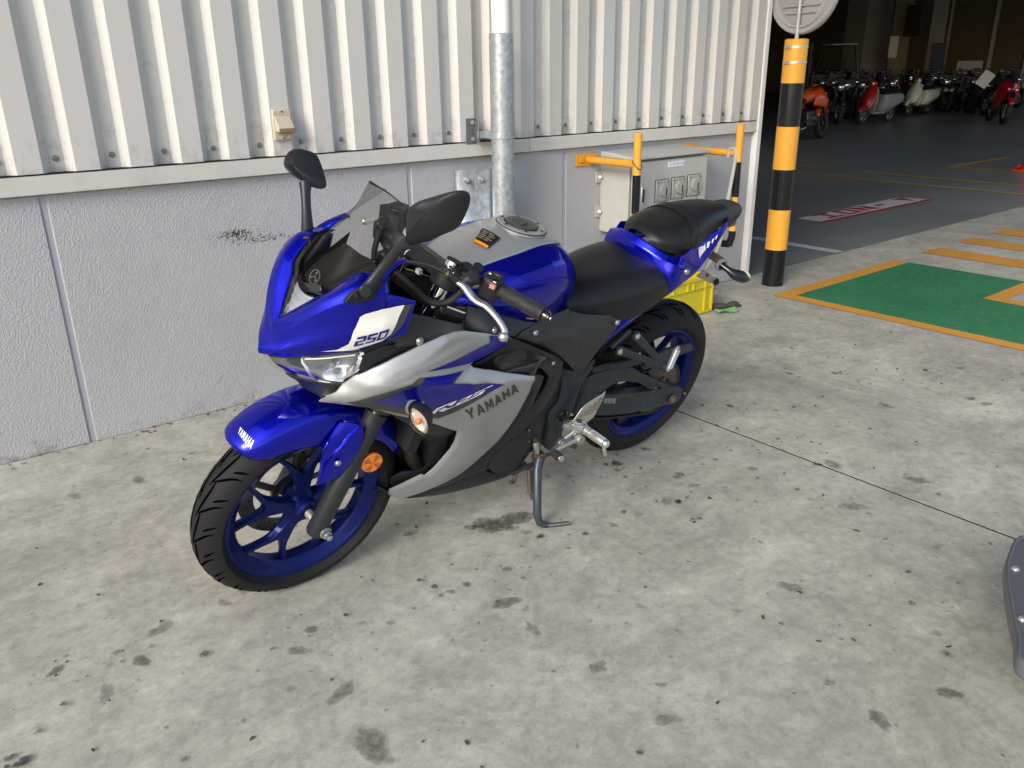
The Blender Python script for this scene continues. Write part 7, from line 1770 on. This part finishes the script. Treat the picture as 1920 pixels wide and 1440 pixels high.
mb = MB(); q = Vector((1.0592,0.2,1.0107)); mb.disc(q, (.4, .5, .8), .012, .006, 6); part(mb, 'pinch_bolt', m_plas, pc)
mb = MB(); mb.tube([Vector((1.0407,0.178,0.9752)), Vector((1.0261,0.18,0.9734)), Vector((1.0226,0.18,0.9779))], .006, 8); part(mb, 'lever_pivot', m_alud, pc)
mb = MB(); mb.tube([Vector((1.0256,0.17,1.0128)), Vector((1.0267,0.175,1.0216))], .014, 14); part(mb, 'mirror_boss', m_plas, pc)
cab = [Vector(p) for p in ((1.0686,0.165,0.979), (1.0842,0.16,0.9945), (1.0979,0.15,1.0046), (1.119,0.12,1.0125), (1.1361,0.09,1.0099), (1.1559,0.06,1.0041))]
mb = MB(); mb.tube(cab, [.0075, .0095, .0055, .0042, .0042, .0042], 12, smooth=5); part(mb, 'clutch_cable', m_rubber)
mb = MB(); mb.tube([Vector((1.0942,0.153,1.0024)), Vector((1.1008,0.148,1.0059))], .0062, 12); part(mb, 'cable_adjuster', mat('brass', (.45, .33, .17), .35, metal=.9))
mb = MB(); mb.lathe([(.009, -.010), (.012, -.008), (.012, .008), (.009, .010)], Vector((1.0842,0.16,0.9945)), (Vector((1.0842,0.16,0.9945)) - Vector((1.0979,0.15,1.0046))), 16); part(mb, 'adjuster_wheel', m_gloss)
loop = [Vector(p) for p in ((1.1824,0.06,0.9787), (1.1504,0.09,0.9496), (1.1218,0.11,0.9206), (1.1013,0.13,0.915), (1.0736,0.145,0.9237), (1.0526,0.16,0.9557))]
mb = MB(); mb.tube(loop, .0085, 12, smooth=6); part(mb, 'wiring_loom', m_rubber)
mb = MB(); mb.tube([Vector((1.0959,-0.02,0.9568)), Vector((1.0792,0.03,0.9658)), Vector((1.0401,0.05,0.9569)), Vector((1.019,0.07,0.9549))], .006, 10, smooth=5); part(mb, 'throttle_cable', m_rubber)
# ignition bowl, reservoir on the black side box
mb = MB(); q = Vector((0.9952,0.03,0.9476)); mb.ball(q, .034, 22, (1, 1, .75)); part(mb, 'steering_nut', m_alud)
mb = MB(); q = [Vector(p) for p in ((1.0989,0.135,0.8736), (1.0898,0.135,0.9087), (1.0097,0.14,0.892), (1.0104,0.145,0.8567), (1.026,0.148,0.8481), (1.0517,0.145,0.8563))]; mb.prism(q, (0, -.05, 0)); bb = part(mb, 'relay_box', m_gloss, bevel=.006)
mb = MB(); q = [Vector(p) for p in ((1.0742,0.1365,0.9071), (1.0157,0.1415,0.8773), (1.0166,0.1415,0.8734), (1.0746,0.1365,0.9024))]; mb.add([p + Vector((0, .001, 0)) for p in q], [(0, 1, 2, 3)]); part(mb, 'label_strip', m_whiteprint, bb, ang=0)
mb = MB(); mb.box(Vector((1.0464,-0.03,0.9157)), (.012, .016, .012)); part(mb, 'cable_tag', m_whiteprint)
# instrument cluster behind the screen: a flat hood sloping down to the nose
re_ = [(1.2607,-0.105,0.9559), (1.2497,-0.095,0.9802), (1.243,-0.07,1.0043), (1.2516,0.012,1.0163), (1.2604,0.092,1.0282), (1.255,.115,.955)]
ft_ = [(1.345,-.085,.930), (1.355,-.070,.940), (1.362,-.045,.945), (1.366,0,.945), (1.352,.068,.945), (1.335,.085,.925)]
mid__ = [tuple(Vector(p).lerp(Vector(q), .5) + Vector((0, 0, .010))) for p, q in zip(re_, ft_)]
bk_ = [(p[0] - .012, p[1] * .95, p[2] - .055) for p in re_]
mb = MB(); mb.grid([ft_, mid__, re_], 4, 4); mb.grid([re_, bk_], 1, 4); part(mb, 'instrument_cluster', mat('dash_brown', (.018, .0175, .016), .85, spec=.2), ang=35)
mb = MB(); mb.grid([[(1.35,-.13,.88),(1.27,-.16,.90),(1.18,-.18,.93)], [(1.33,-.10,.95),(1.25,-.13,.97),(1.19,-.14,1.00)]], 2, 3); part(mb, 'dash_side', m_void, ang=60)
# right handlebar seen through the screen
rb0, rb1 = Vector((1.02, -.10, .985)), Vector((.93, -.33, .955))
mb = MB(); mb.tube([rb0, rb0.lerp(rb1, .4)], .0115, 14); mb.tube([rb0.lerp(rb1, .42), rb1], .0180, 18); part(mb, 'right_grip', m_rubber)
rv = Vector((1.0374,-0.17,1.0079)); mb = MB(); mb.box(rv + Vector((0, 0, -.012)), (.050, .088, .062)); mb.box(rv + Vector((-.01, -.02, -.05)), (.05, .05, .06)); mb.disc(rv + Vector((0, .01, .018)), (0, 0, 1), .030, .016, 22); part(mb, 'brake_reservoir', m_plas, bevel=.006)
mb = MB(); q = Vector((1.0813,-0.16,0.9972)); mb.tube([Vector((1.1057,-0.16,0.9959)), q, Vector((1.0674,-0.16,1.0068))], [.010, .018, .014], 14); mb.box(q + Vector((-.01, 0, -.02)), (.06, .04, .05)); part(mb, 'brake_master', m_plas, bevel=.006)
mb = MB(); mb.tube([Vector((1.0857,-0.17,1.0049)), Vector((1.0893,-0.21,0.9844)), Vector((1.0896,-0.235,0.9729))], [.008, .0065, .006], 12); bl = part(mb, 'brake_lever', m_alu)
mb = MB(); mb.ball(Vector((1.0896,-0.237,0.9721)), .0095, 16); part(mb, 'lever_ball', m_alu, bl)
mb = MB(); mb.tube([Vector((1.0983,-0.15,0.981)), Vector((1.1102,-0.14,0.9642)), Vector((1.1215,-0.13,0.9405)), Vector((1.1267,-0.12,0.9158))], .008, 10, smooth=4); part(mb, 'brake_hose', m_rubber)
mb = MB(); mb.box(Vector((1.0694,-0.13,0.9627)), (.045, .05, .05)); mb.tube([Vector((1.1093,-0.1,0.9523)), Vector((1.0855,-0.1,0.9601))], .018, 10); mb.tube([Vector((1.1353,-0.08,0.9427)), Vector((1.1,-0.09,0.9439))], .020, 10); part(mb, 'right_switch_box', m_plas, bevel=.008)
# lettering on the fender nose
fbv2 = bvh_of(fender)
mb = MB()
for poly in word('YAMAHA', [(1.5595,0.01,0.598), (1.5472,0.062,0.5763), (1.5295,0.052,0.5854), (1.544,0,0.5993)], .14):
    lay(mb, decal3('x', poly, fbv2, None, None, .008, .0016))
stuff(part(mb, 'lettering', m_whiteprint, fender, ang=50))
# white fine print on the smoked screen edge
mb = MB()
for i in range(14):
    u_ = 1420 + 8.5 * i; 
QA, QB = Vector((1.2159,0.1305,1.0658)), Vector((1.175,0.1345,1.0874)); hh = Vector((-.004, 0, .012))
for i in range(13):
    c = QA.lerp(QB, i / 13); l_ = (QB - QA) / 13 * .7; k = .5 if i > 7 else 1.0
    l2, n2, i2, d2 = sbv.find_nearest(c); o_ = l2 + n2 * .0015
    mb.add([o_, o_ + l_, o_ + l_ + hh * k, o_ + hh * k], [(0, 1, 2, 3)])
stuff(part(mb, 'fine_print', m_whiteprint, screen, ang=0))
# ================================================================== VEHICLES PARKED INSIDE
m_far_tyre = mat('far_tyre', (.02, .02, .02), .7)
m_far_dark = mat('far_dark_paint', (.022, .023, .026), .35, coat=.3)
m_far_seat = mat('far_seat', (.015, .015, .015), .5)
m_far_steel = mat('far_steel', (.45, .45, .46), .25, metal=.9)
m_far_head = mat('far_headlamp', (.8, .85, .9), .08, metal=.9)
m_far_grey = mat('far_grey_plastic', (.30, .30, .31), .5)
COLS = dict(black=m_far_dark, orange=mat('far_orange', (.75, .095, .008), .35, coat=.4), red=mat('far_red', (.42, .012, .014), .3, coat=.5), white=mat('far_cream', (.62, .60, .52), .35, coat=.3),
            olive=mat('far_olive', (.07, .065, .04), .5), blue=mat('far_navy', (.02, .03, .08), .35, coat=.3), silver=mat('far_silver', (.30, .31, .32), .35, metal=.5), yellow=mat('far_yellow', (.45, .34, .06), .4))
def w_mesh(R, wd, n=28):
    mb = MB(); mb.lathe([(R * .62, -wd * .5), (R * .82, -wd), (R * .97, -wd * .7), (R, 0), (R * .97, wd * .7), (R * .82, wd), (R * .62, wd * .5)], (0, 0, 0), (0, 1, 0), n); return mb
def rim_mesh(R):
    mb = MB(); mb.lathe([(R * .56, -.03), (R * .66, -.03), (R * .66, .03), (R * .56, .03)], (0, 0, 0), (0, 1, 0), 24, close=True)
    for i in range(5):
        a = 2 * pi * i / 5; mb.tube([(.03 * cos(a), 0, .03 * sin(a)), (R * .6 * cos(a), 0, R * .6 * sin(a))], .014, 6)
    mb.lathe([(1e-4, .05), (.04, .045), (.04, -.045), (1e-4, -.05)], (0, 0, 0), (0, 1, 0), 14); return mb
def motorcycle(kind, col, loc=(0, 0, 0)):
    c = COLS[col]
    root = put({'sport': 'parked_motorcycle', 'naked': 'parked_motorcycle', 'trail': 'parked_motorcycle', 'scooter': 'parked_scooter'}[kind], None)
    def pt(mb, n, m, p=None, **k): return mb.build(n, m, p or root, **k)
    if kind == 'scooter':
        R = .215; wb = 1.20
        for x in (0, wb):
            q = pt(w_mesh(R, .05), 'wheel', m_far_tyre, loc=(x, 0, R)); pt(rim_mesh(R), 'rim', m_far_steel, q)
        mb = MB(); mb.grid([[(1.30, -.02, .34), (1.33, 0, .34), (1.30, .02, .34)], [(1.17, -.16, .42), (1.24, 0, .44), (1.17, .16, .42)], [(1.10, -.20, .58), (1.20, 0, .62), (1.10, .20, .58)], [(1.04, -.17, .76), (1.13, 0, .80), (1.04, .17, .76)], [(.99, -.10, .90), (1.05, 0, .92), (.99, .10, .90)]], 4, 4)
        pt(mb, 'front_shield', c, ang=60, solid=.02)
        mb = MB(); mb.grid([[(1.06, -.19, .30), (1.02, 0, .30), (1.06, .19, .30)], [(1.02, -.20, .60), (.99, 0, .6), (1.02, .20, .60)], [(.97, -.12, .86), (.95, 0, .87), (.97, .12, .86)]], 4, 4); pt(mb, 'leg_shield', m_far_grey if col == 'red' else c, ang=60, solid=.03)
        mb = MB(); mb.lathe([(R + .03, -.07), (R + .045, 0), (R + .03, .07)], (1.20, 0, R), (0, 1, 0), 28); mb.f = [f for f in mb.f if all(mb.v[i][2] > R + .08 for i in f)]; mb.compact(); pt(mb, 'front_fender', c, solid=.006)
        mb = MB(); mb.box((.72, 0, .28), (.55, .32, .06)); pt(mb, 'floorboard', m_far_grey if col == 'red' else m_far_dark, bevel=.02)
        mb = MB(); mb.grid([[(.55, -.05, .28), (.50, -.16, .40), (.45, -.17, .58), (.47, -.10, .70)], [(.30, -.10, .28), (.2, -.20, .45), (.15, -.19, .62), (.2, -.11, .72)], [(-.15, -.06, .42), (-.25, -.15, .52), (-.28, -.14, .66), (-.2, -.09, .72)], [(-.34, 0, .50), (-.42, 0, .57), (-.42, 0, .66), (-.34, 0, .71)],
                             [(-.15, .06, .42), (-.25, .15, .52), (-.28, .14, .66), (-.2, .09, .72)], [(.30, .10, .28), (.2, .20, .45), (.15, .19, .62), (.2, .11, .72)], [(.55, .05, .28), (.50, .16, .40), (.45, .17, .58), (.47, .10, .70)], [(.57, 0, .28), (.56, 0, .42), (.52, 0, .58), (.5, 0, .70)], [(.55, -.05, .28), (.50, -.16, .40), (.45, -.17, .58), (.47, -.10, .70)]], 3, 3)
        pt(mb, 'rear_body', m_far_grey if col == 'red' else c, ang=60)
        mb = MB(); mb.tube([(.52, 0, .73), (.35, 0, .745), (.05, 0, .755), (-.25, 0, .775)], [.09, .13, .14, .09], 16, smooth=4, flat=((0, 0, 1), .42)); pt(mb, 'seat', m_far_seat)
        hx, hz = .97, .98
        mb = MB(); mb.ball((1.03, 0, .965), .085, 14, (1, 1.2, .9)); pt(mb, 'handlebar_cover', c)
        mb = MB(); mb.disc((1.095, 0, .965), (1, 0, .1), .058, .03, 20, .5); pt(mb, 'headlight', m_far_head)
    else:
        R = .30; wb = 1.38 if kind != 'trail' else 1.5
        for x in (0, wb):
            q = pt(w_mesh(R, .065), 'wheel', m_far_tyre, loc=(x, 0, R)); pt(rim_mesh(R), 'rim', m_far_steel if kind != 'trail' else m_far_dark, q)
        for s in (-1, 1):
            mb = MB(); mb.tube([(wb, s * .10, R), (wb - .32, s * .10, .92)], [.028, .022], 12); pt(mb, 'fork', m_far_steel if kind == 'naked' else m_far_dark)
        mb = MB(); mb.lathe([(R + .02, -.07), (R + .035, 0), (R + .02, .07)], (wb, 0, R), (0, 1, 0), 30); mb.f = [f for f in mb.f if all(mb.v[i][2] > R + .12 for i in f)]; mb.compact(); pt(mb, 'front_fender', c, solid=.006)
        mb = MB(); mb.box((.68, 0, .42), (.44, .26, .30)); mb.tube([(.80, -.16, .42), (.80, .16, .42)], .10, 16); pt(mb, 'engine', m_far_dark, bevel=.03)
        mb = MB(); mb.tube([(.95, .08, .50), (.98, .10, .28), (.5, .14, .24), (.05, .18, .36)], [.03, .035, .04, .055], 12, smooth=4); pt(mb, 'exhaust', m_far_steel)
        mb = MB(); mb.tube([(.95, 0, .80), (.80, 0, .84), (.60, 0, .82), (.46, 0, .76)], [.09, .155, .15, .08], 18, smooth=4, flat=((0, 0, 1), .8)); pt(mb, 'fuel_tank', c)
        mb = MB(); mb.tube([(.50, 0, .77), (.30, 0, .76), (.05, 0, .80), (-.22, 0, .86)], [.09, .13, .12, .07], 16, smooth=4, flat=((0, 0, 1), .42)); pt(mb, 'seat', m_far_seat)
        mb = MB(); mb.tube([(.2, 0, .70), (-.05, 0, .76), (-.35, 0, .86)], [.11, .11, .05], 14, smooth=3, flat=((0, 0, 1), .5)); pt(mb, 'tail', c if kind != 'trail' else m_far_grey)
        for s in (-1, 1):
            mb = MB(); mb.tube([(0, s * .09, R), (.45, s * .09, .40)], .03, 10); pt(mb, 'swingarm', m_far_dark)
        hx, hz = wb - .36, 1.00
        if kind == 'naked':
            mb = MB(); mb.lathe([(.02, -.09), (.07, -.06), (.092, 0), (.088, .02)], (wb - .22, 0, .88), (1, 0, 0), 24); hh = pt(mb, 'headlight', m_far_dark)
            mb = MB(); mb.lathe([(.088, .015), (.06, .035), (1e-4, .045)], (wb - .22, 0, .88), (1, 0, 0), 24); pt(mb, 'lens', m_far_head, hh)
        elif kind == 'sport':
            mb = MB(); mb.grid([[(.75, -.20, .30), (1.05, -.17, .36), (1.24, -.12, .55)], [(.70, -.24, .55), (1.05, -.23, .62), (1.38, -.10, .72)], [(.82, -.19, .80), (1.1, -.20, .90), (1.45, 0, .80)], [(1.05, -.10, .98), (1.2, -.08, 1.05), (1.38, 0, .95)]], 4, 4); n_ = len(mb.v); mb.mirror(); pt(mb, 'fairing', c, ang=60, solid=.01)
            mb = MB(); mb.grid([[(1.38, -.06, .93), (1.40, 0, .94), (1.38, .06, .93)], [(1.22, -.10, 1.05), (1.24, 0, 1.10), (1.22, .10, 1.05)], [(1.10, -.10, 1.12), (1.10, 0, 1.20), (1.10, .10, 1.12)]], 3, 3); pt(mb, 'windscreen', m_far_dark, ang=60)
            for s in (-1, 1):
                mb = MB(); mb.ball((1.385, s * .085, .80), .05, 14, (.7, 1, .6)); pt(mb, 'headlight', m_far_head)
        else:
            mb = MB(); mb.grid([[(1.72, -.02, .84), (1.74, 0, .84), (1.72, .02, .84)], [(1.40, -.10, .90), (1.42, 0, .93), (1.40, .10, .90)], [(1.15, -.14, .98), (1.2, 0, 1.06), (1.15, .14, .98)]], 4, 4); pt(mb, 'beak', c, ang=60, solid=.01)
            for s in (-1, 1):
                mb = MB(); mb.grid([[(.70, s * .15, .66), (.98, s * .20, .62), (1.22, s * .22, .60)], [(.72, s * .17, .80), (1.0, s * .23, .82), (1.26, s * .23, .76)], [(.80, s * .13, .94), (1.0, s * .16, .98), (1.2, s * .12, .96)]], 4, 4); pt(mb, 'shroud', c, ang=60, solid=.01)
            mb = MB(); mb.box((1.28, 0, .86), (.06, .16, .10)); pt(mb, 'headlight', m_far_head, bevel=.02)
    mb = MB(); mb.tube([(hx - .14, -.36, hz), (hx - .02, -.16, hz + .02), (hx, 0, hz), (hx - .02, .16, hz + .02), (hx - .14, .36, hz)], .014, 10, smooth=4); pt(mb, 'handlebar', m_far_steel if kind == 'naked' else m_far_dark)
    for s in (-1, 1):
        mb = MB(); mb.tube([(hx - .03, s * .18, hz + .02), (hx + .01, s * .25, hz + .15)], .007, 8); mb.ball((hx - .0, s * .27, hz + .18), .055, 12, (.35, 1.15, .75)); pt(mb, 'mirror', m_far_dark)
        mb = MB(); mb.ball((hx + .12, s * .17, .86), .028, 10); pt(mb, 'indicator', mat('far_indicator', (.6, .22, .03), .3))
    return root
PROTO = {}
def park(kind, col, u, v_pt, deg, label, lean=6, group='motorcycles and scooters parked inside the warehouse', shift=0.0):
    key = (kind, col)
    if key not in PROTO: o = PROTO[key] = motorcycle(kind, col)
    else: o = copy_tree(PROTO[key])
    wb = {'scooter': 1.2, 'trail': 1.5}.get(kind, 1.38)
    p = Vector((v_pt[0], v_pt[1], 0)); dvec = Vector((p.x, p.y, 0)).normalized()
    p = p + dvec * shift
    a = radians(deg)
    o.rotation_euler = (radians(-lean), 0, a)
    o.location = p - Vector((cos(a), sin(a), 0)) * wb
    tag(o, label, 'scooter' if kind == 'scooter' else 'motorcycle', group)
    return o
G_ = [(15.8003,9.6914,0),(20.2795,11.388,0),(24.5358,12.4014,0),(27.4416,13.1402,0),(22.282,8.871,0),(19.9133,11.8484,0),(22.1484,12.9166,0),(23.7569,12.755,0),(24.7129,12.8919,0),(26.7509,12.3994,0),(27.2395,12.2046,0),(25.7096,10.7938,0),(26.7343,11.611,0),(21.2415,12.8815,0)]
park('trail', 'orange', 0, G_[0], 12, 'orange trail motorcycle just behind the striped bollard, nearest of the parked motorcycles')
park('scooter', 'red', 0, G_[1], 178, 'red scooter with grey body, in the front row left of the cream scooter')
park('scooter', 'white', 0, G_[2], 182, 'cream white scooter in the front row, right of the red scooter')
park('scooter', 'white', 0, G_[3], 190, 'cream white scooter half hidden in the dark, right of the front cream scooter')
park('sport', 'red', 0, G_[4], 215, 'red sport motorcycle at the right edge of the picture, nearest on that side')
park('naked', 'black', 0, G_[5], 228, 'dark naked motorcycle with round headlight, right of the orange trail motorcycle')
park('naked', 'blue', 0, G_[6], 240, 'dark navy motorcycle just left of the red scooter')
park('naked', 'olive', 0, G_[10], 222, 'olive motorcycle in the dark, right of the half hidden cream scooter')
park('naked', 'black', 0, G_[9], 230, 'dark motorcycle between the half hidden cream scooter and the olive motorcycle')
park('sport', 'black', 0, G_[11], 222, 'black sport motorcycle with a white paper on its bars, left of the red sport motorcycle')
park('naked', 'silver', 0, G_[12], 228, 'dark silver motorcycle between the olive motorcycle and the black sport motorcycle')
R1 = [(21.8395,12.4595,0),(23.0625,12.605,0),(24.0153,12.6845,0),(25.2793,12.4084,0),(26.9041,12.6858,0),(25.3233,10.36,0)]
for i, (p, t_) in enumerate(zip(R1, ('left of the red scooter, second from it', 'just behind the red scooter', 'between the red scooter and the front cream scooter', 'just right of the front cream scooter', 'right beside the half hidden cream scooter', 'right beside the black sport motorcycle'))):
    park(('naked', 'sport')[i % 2], 'black', 0, p, 212 + 7 * (i % 3), 'black motorcycle in the dark front row, ' + t_, 5, shift=.5)
R2 = [(24.2543,15.1089,0),(25.1359,15.2226,0),(25.878,15.2336,0),(26.4581,15.1363,0),(27.0498,15.0371,0),(27.6535,14.9359,0),(28.2697,14.8326,0),(28.8986,14.7271,0),(29.5408,14.6194,0),(29.9728,14.4003,0),(30.4075,14.1797,0),(30.845,13.9577,0),(31.2854,13.7343,0),(31.4923,13.4069,0),(31.464,12.9841,0),(31.2092,12.4781,0),(30.9636,11.9904,0)]
ORD = ['first', 'second', 'third', 'fourth', 'fifth', 'sixth', 'seventh', 'eighth', 'ninth', 'tenth', 'eleventh', 'twelfth', 'thirteenth', 'fourteenth', 'fifteenth', 'sixteenth', 'seventeenth']
K2 = [('naked', 'black'), ('naked', 'silver'), ('sport', 'black'), ('naked', 'yellow'), ('naked', 'black'), ('scooter', 'white'), ('naked', 'blue'), ('scooter', 'black'), ('naked', 'red'), ('scooter', 'white'), ('naked', 'black'), ('naked', 'silver'), ('sport', 'blue'), ('naked', 'black'), ('naked', 'olive'), ('sport', 'black'), ('naked', 'black')]
CN = dict(black='black', silver='silver grey', yellow='dull yellow', white='cream white', blue='navy', red='dark red', olive='olive')
KN = dict(naked='naked motorcycle', sport='faired motorcycle', scooter='scooter')
for i, (p, (k, c)) in enumerate(zip(R2, K2)):
    park(k, c, 0, p, 218 + (i * 37) % 24, '%s %s in the row behind the scooters, %s from left' % (CN[c], KN[k], ORD[i]), 3 + (i * 5) % 6)
R3 = [(30.1999,18.5904,0),(30.9696,18.466,0),(31.7569,18.3388,0),(32.287,18.053,0),(32.8204,17.7655,0),(33.3571,17.4763,0),(33.8971,17.1852,0),(34.4404,16.8924,0),(34.6895,16.4546,0),(34.9361,16.0215,0),(35.18,15.5929,0),(35.4213,15.1689,0),(35.3657,14.6254,0),(35.0261,13.9803,0)]
for i, p in enumerate(R3):
    k, c = K2[(i * 5 + 2) % len(K2)]
    park(k, c, 0, p, 214 + (i * 29) % 26, '%s %s in the rearmost parked row, %s from left' % (CN[c], KN[k], ORD[i]), 3 + (i * 3) % 6)
# papers, notices, boards
def far3(c2, z, fr): return (c2[0] * fr, c2[1] * fr, z)
bp = Vector(G_[11]); pv = Vector((bp[0], bp[1], 0)).normalized()
c = Vector((bp[0], bp[1], 0)) - pv * .35 + Vector((.0, .0, .98)) + Vector((.62, -.78, 0)) * -.10
board('paper_sheet', 'white sheet of paper tied to the bars of the black sport motorcycle', 'paper', c, .30, .42, m_paper, Vector((-pv.x, -pv.y, .15)), .55)
f1 = [(34.726,18.5159,0)][0]; v1 = Vector((f1[0], f1[1], 0)); n1 = v1.normalized()
board('wall_notice', 'white notice on the grey column behind the parked scooters', 'notice', v1 - n1 * .9 + Vector((0, 0, 2.05)), .32, .80, m_paper, -n1)
f2 = [(35.0106,18.0028,0)][0]; v2 = Vector((f2[0], f2[1], 0)); n2 = v2.normalized()
board('control_panel', 'black control panel on the column beside the white notice', 'panel', v2 - n2 * .7 + Vector((0, 0, 3.0)), .55, 1.15, m_black, -n2)
f3 = [(37.242,17.8055,0)][0]; v3 = Vector((f3[0], f3[1], 0)); n3 = v3.normalized()
board('blue_board', 'dark blue board standing against the column behind the scooters', 'board', v3 - n3 * 1.0 + Vector((0, 0, 1.7)), .45, 1.0, m_bluebd, -n3)
f4 = [(37.8008,16.7492,0)][0]; v4 = Vector((f4[0], f4[1], 0)); n4 = v4.normalized()
bx_ = thing('white_box', 'pale box standing behind the parked motorcycles by the far wall', 'box', v4 - n4 * 2.0 + Vector((0, 0, .9)), atan2(n4.y, n4.x))
mb = MB(); mb.box((0, 0, .3), (.5, .9, .6)); mb.build('carton', mat('carton_pale', (.4, .4, .38), .7), bx_, bevel=.01)
mb = MB(); mb.box((0, 0, -.45), (.6, 1.0, .9)); mb.build('stand', m_far_dark, bx_, bevel=.01)
# forklift
f5 = [(30.3855,18.3291,0)][0]; v5 = Vector((f5[0], f5[1], 0)); n5 = v5.normalized()
fl = thing('forklift', 'black forklift truck with overhead guard at the back of the hall, left side', 'forklift', v5, atan2(n5.y, n5.x) + pi / 2)
mb = MB(); mb.box((0, 0, .75), (1.8, 1.1, .8)); mb.build('body', m_far_dark, fl, bevel=.06)
for x in (.95, 1.15):
    for s in (-1, 1):
        mb = MB(); mb.box((x, s * .34, 1.15), (.09, .12, 2.1)); mb.build('mast_rail', m_far_dark, fl)
mb = MB(); mb.box((-.05, 0, 2.12), (1.2, 1.0, .06)); mb.build('overhead_guard', m_far_dark, fl, bevel=.01)
for x, x2 in ((.45, .8), (-.6, -.75)):
    for s in (-1, 1):
        mb = MB(); mb.tube([(x2, s * .46, 1.1), (x, s * .46, 2.1)], .035, 8); mb.build('guard_post', m_far_dark, fl)
mb = MB(); mb.box((-.25, 0, 1.35), (.12, .5, .55)); mb.box((0, 0, 1.18), (.5, .5, .1)); mb.build('seat', m_far_seat, fl, bevel=.03)
mb = MB(); mb.tube([(.35, 0, 1.1), (.25, 0, 1.5)], .03, 8); mb.lathe([(.14, -.012), (.17, 0), (.14, .012)], (.25, 0, 1.52), (-.5, 0, 1), 20, close=True); mb.build('steering_wheel', m_far_dark, fl)
for x in (.65, -.6):
    for s in (-1, 1):
        q = w_mesh(.30, .10).build('wheel', m_far_tyre, fl, loc=(x, s * .5, .30))
# traffic cone at the right edge
cp = [(12.617,4.643,0)][0]
cn_ = thing('traffic_cone', 'red traffic cone with weights on its base, at the right edge inside the doorway', 'traffic cone', (cp[0] + .06, cp[1] - .08, 0))
m_cone = mat('cone_red', (.75, .035, .015), .35)
mb = MB(); mb.lathe([(.135, .03), (.125, .05), (.035, .66), (.028, .69), (1e-4, .695)], (0, 0, 0), (0, 0, 1), 28); mb.build('cone', m_cone, cn_)
mb = MB(); mb.box((0, 0, .017), (.36, .36, .028)); mb.build('base', m_cone, cn_, bevel=.01)
for k in range(4):
    a = 2 * pi * k / 4 + .6; mb = MB(); mb.ball((.17 * cos(a), .17 * sin(a), .065), .045, 12, (1.2, 1, .7)); mb.tube([(.13 * cos(a), .13 * sin(a), .09), (.23 * cos(a + .2), .23 * sin(a + .2), .05)], .012, 8); mb.build('weight', mat('weight_brown', (.16, .06, .045), .6, noise=.4, nscale=30), cn_)
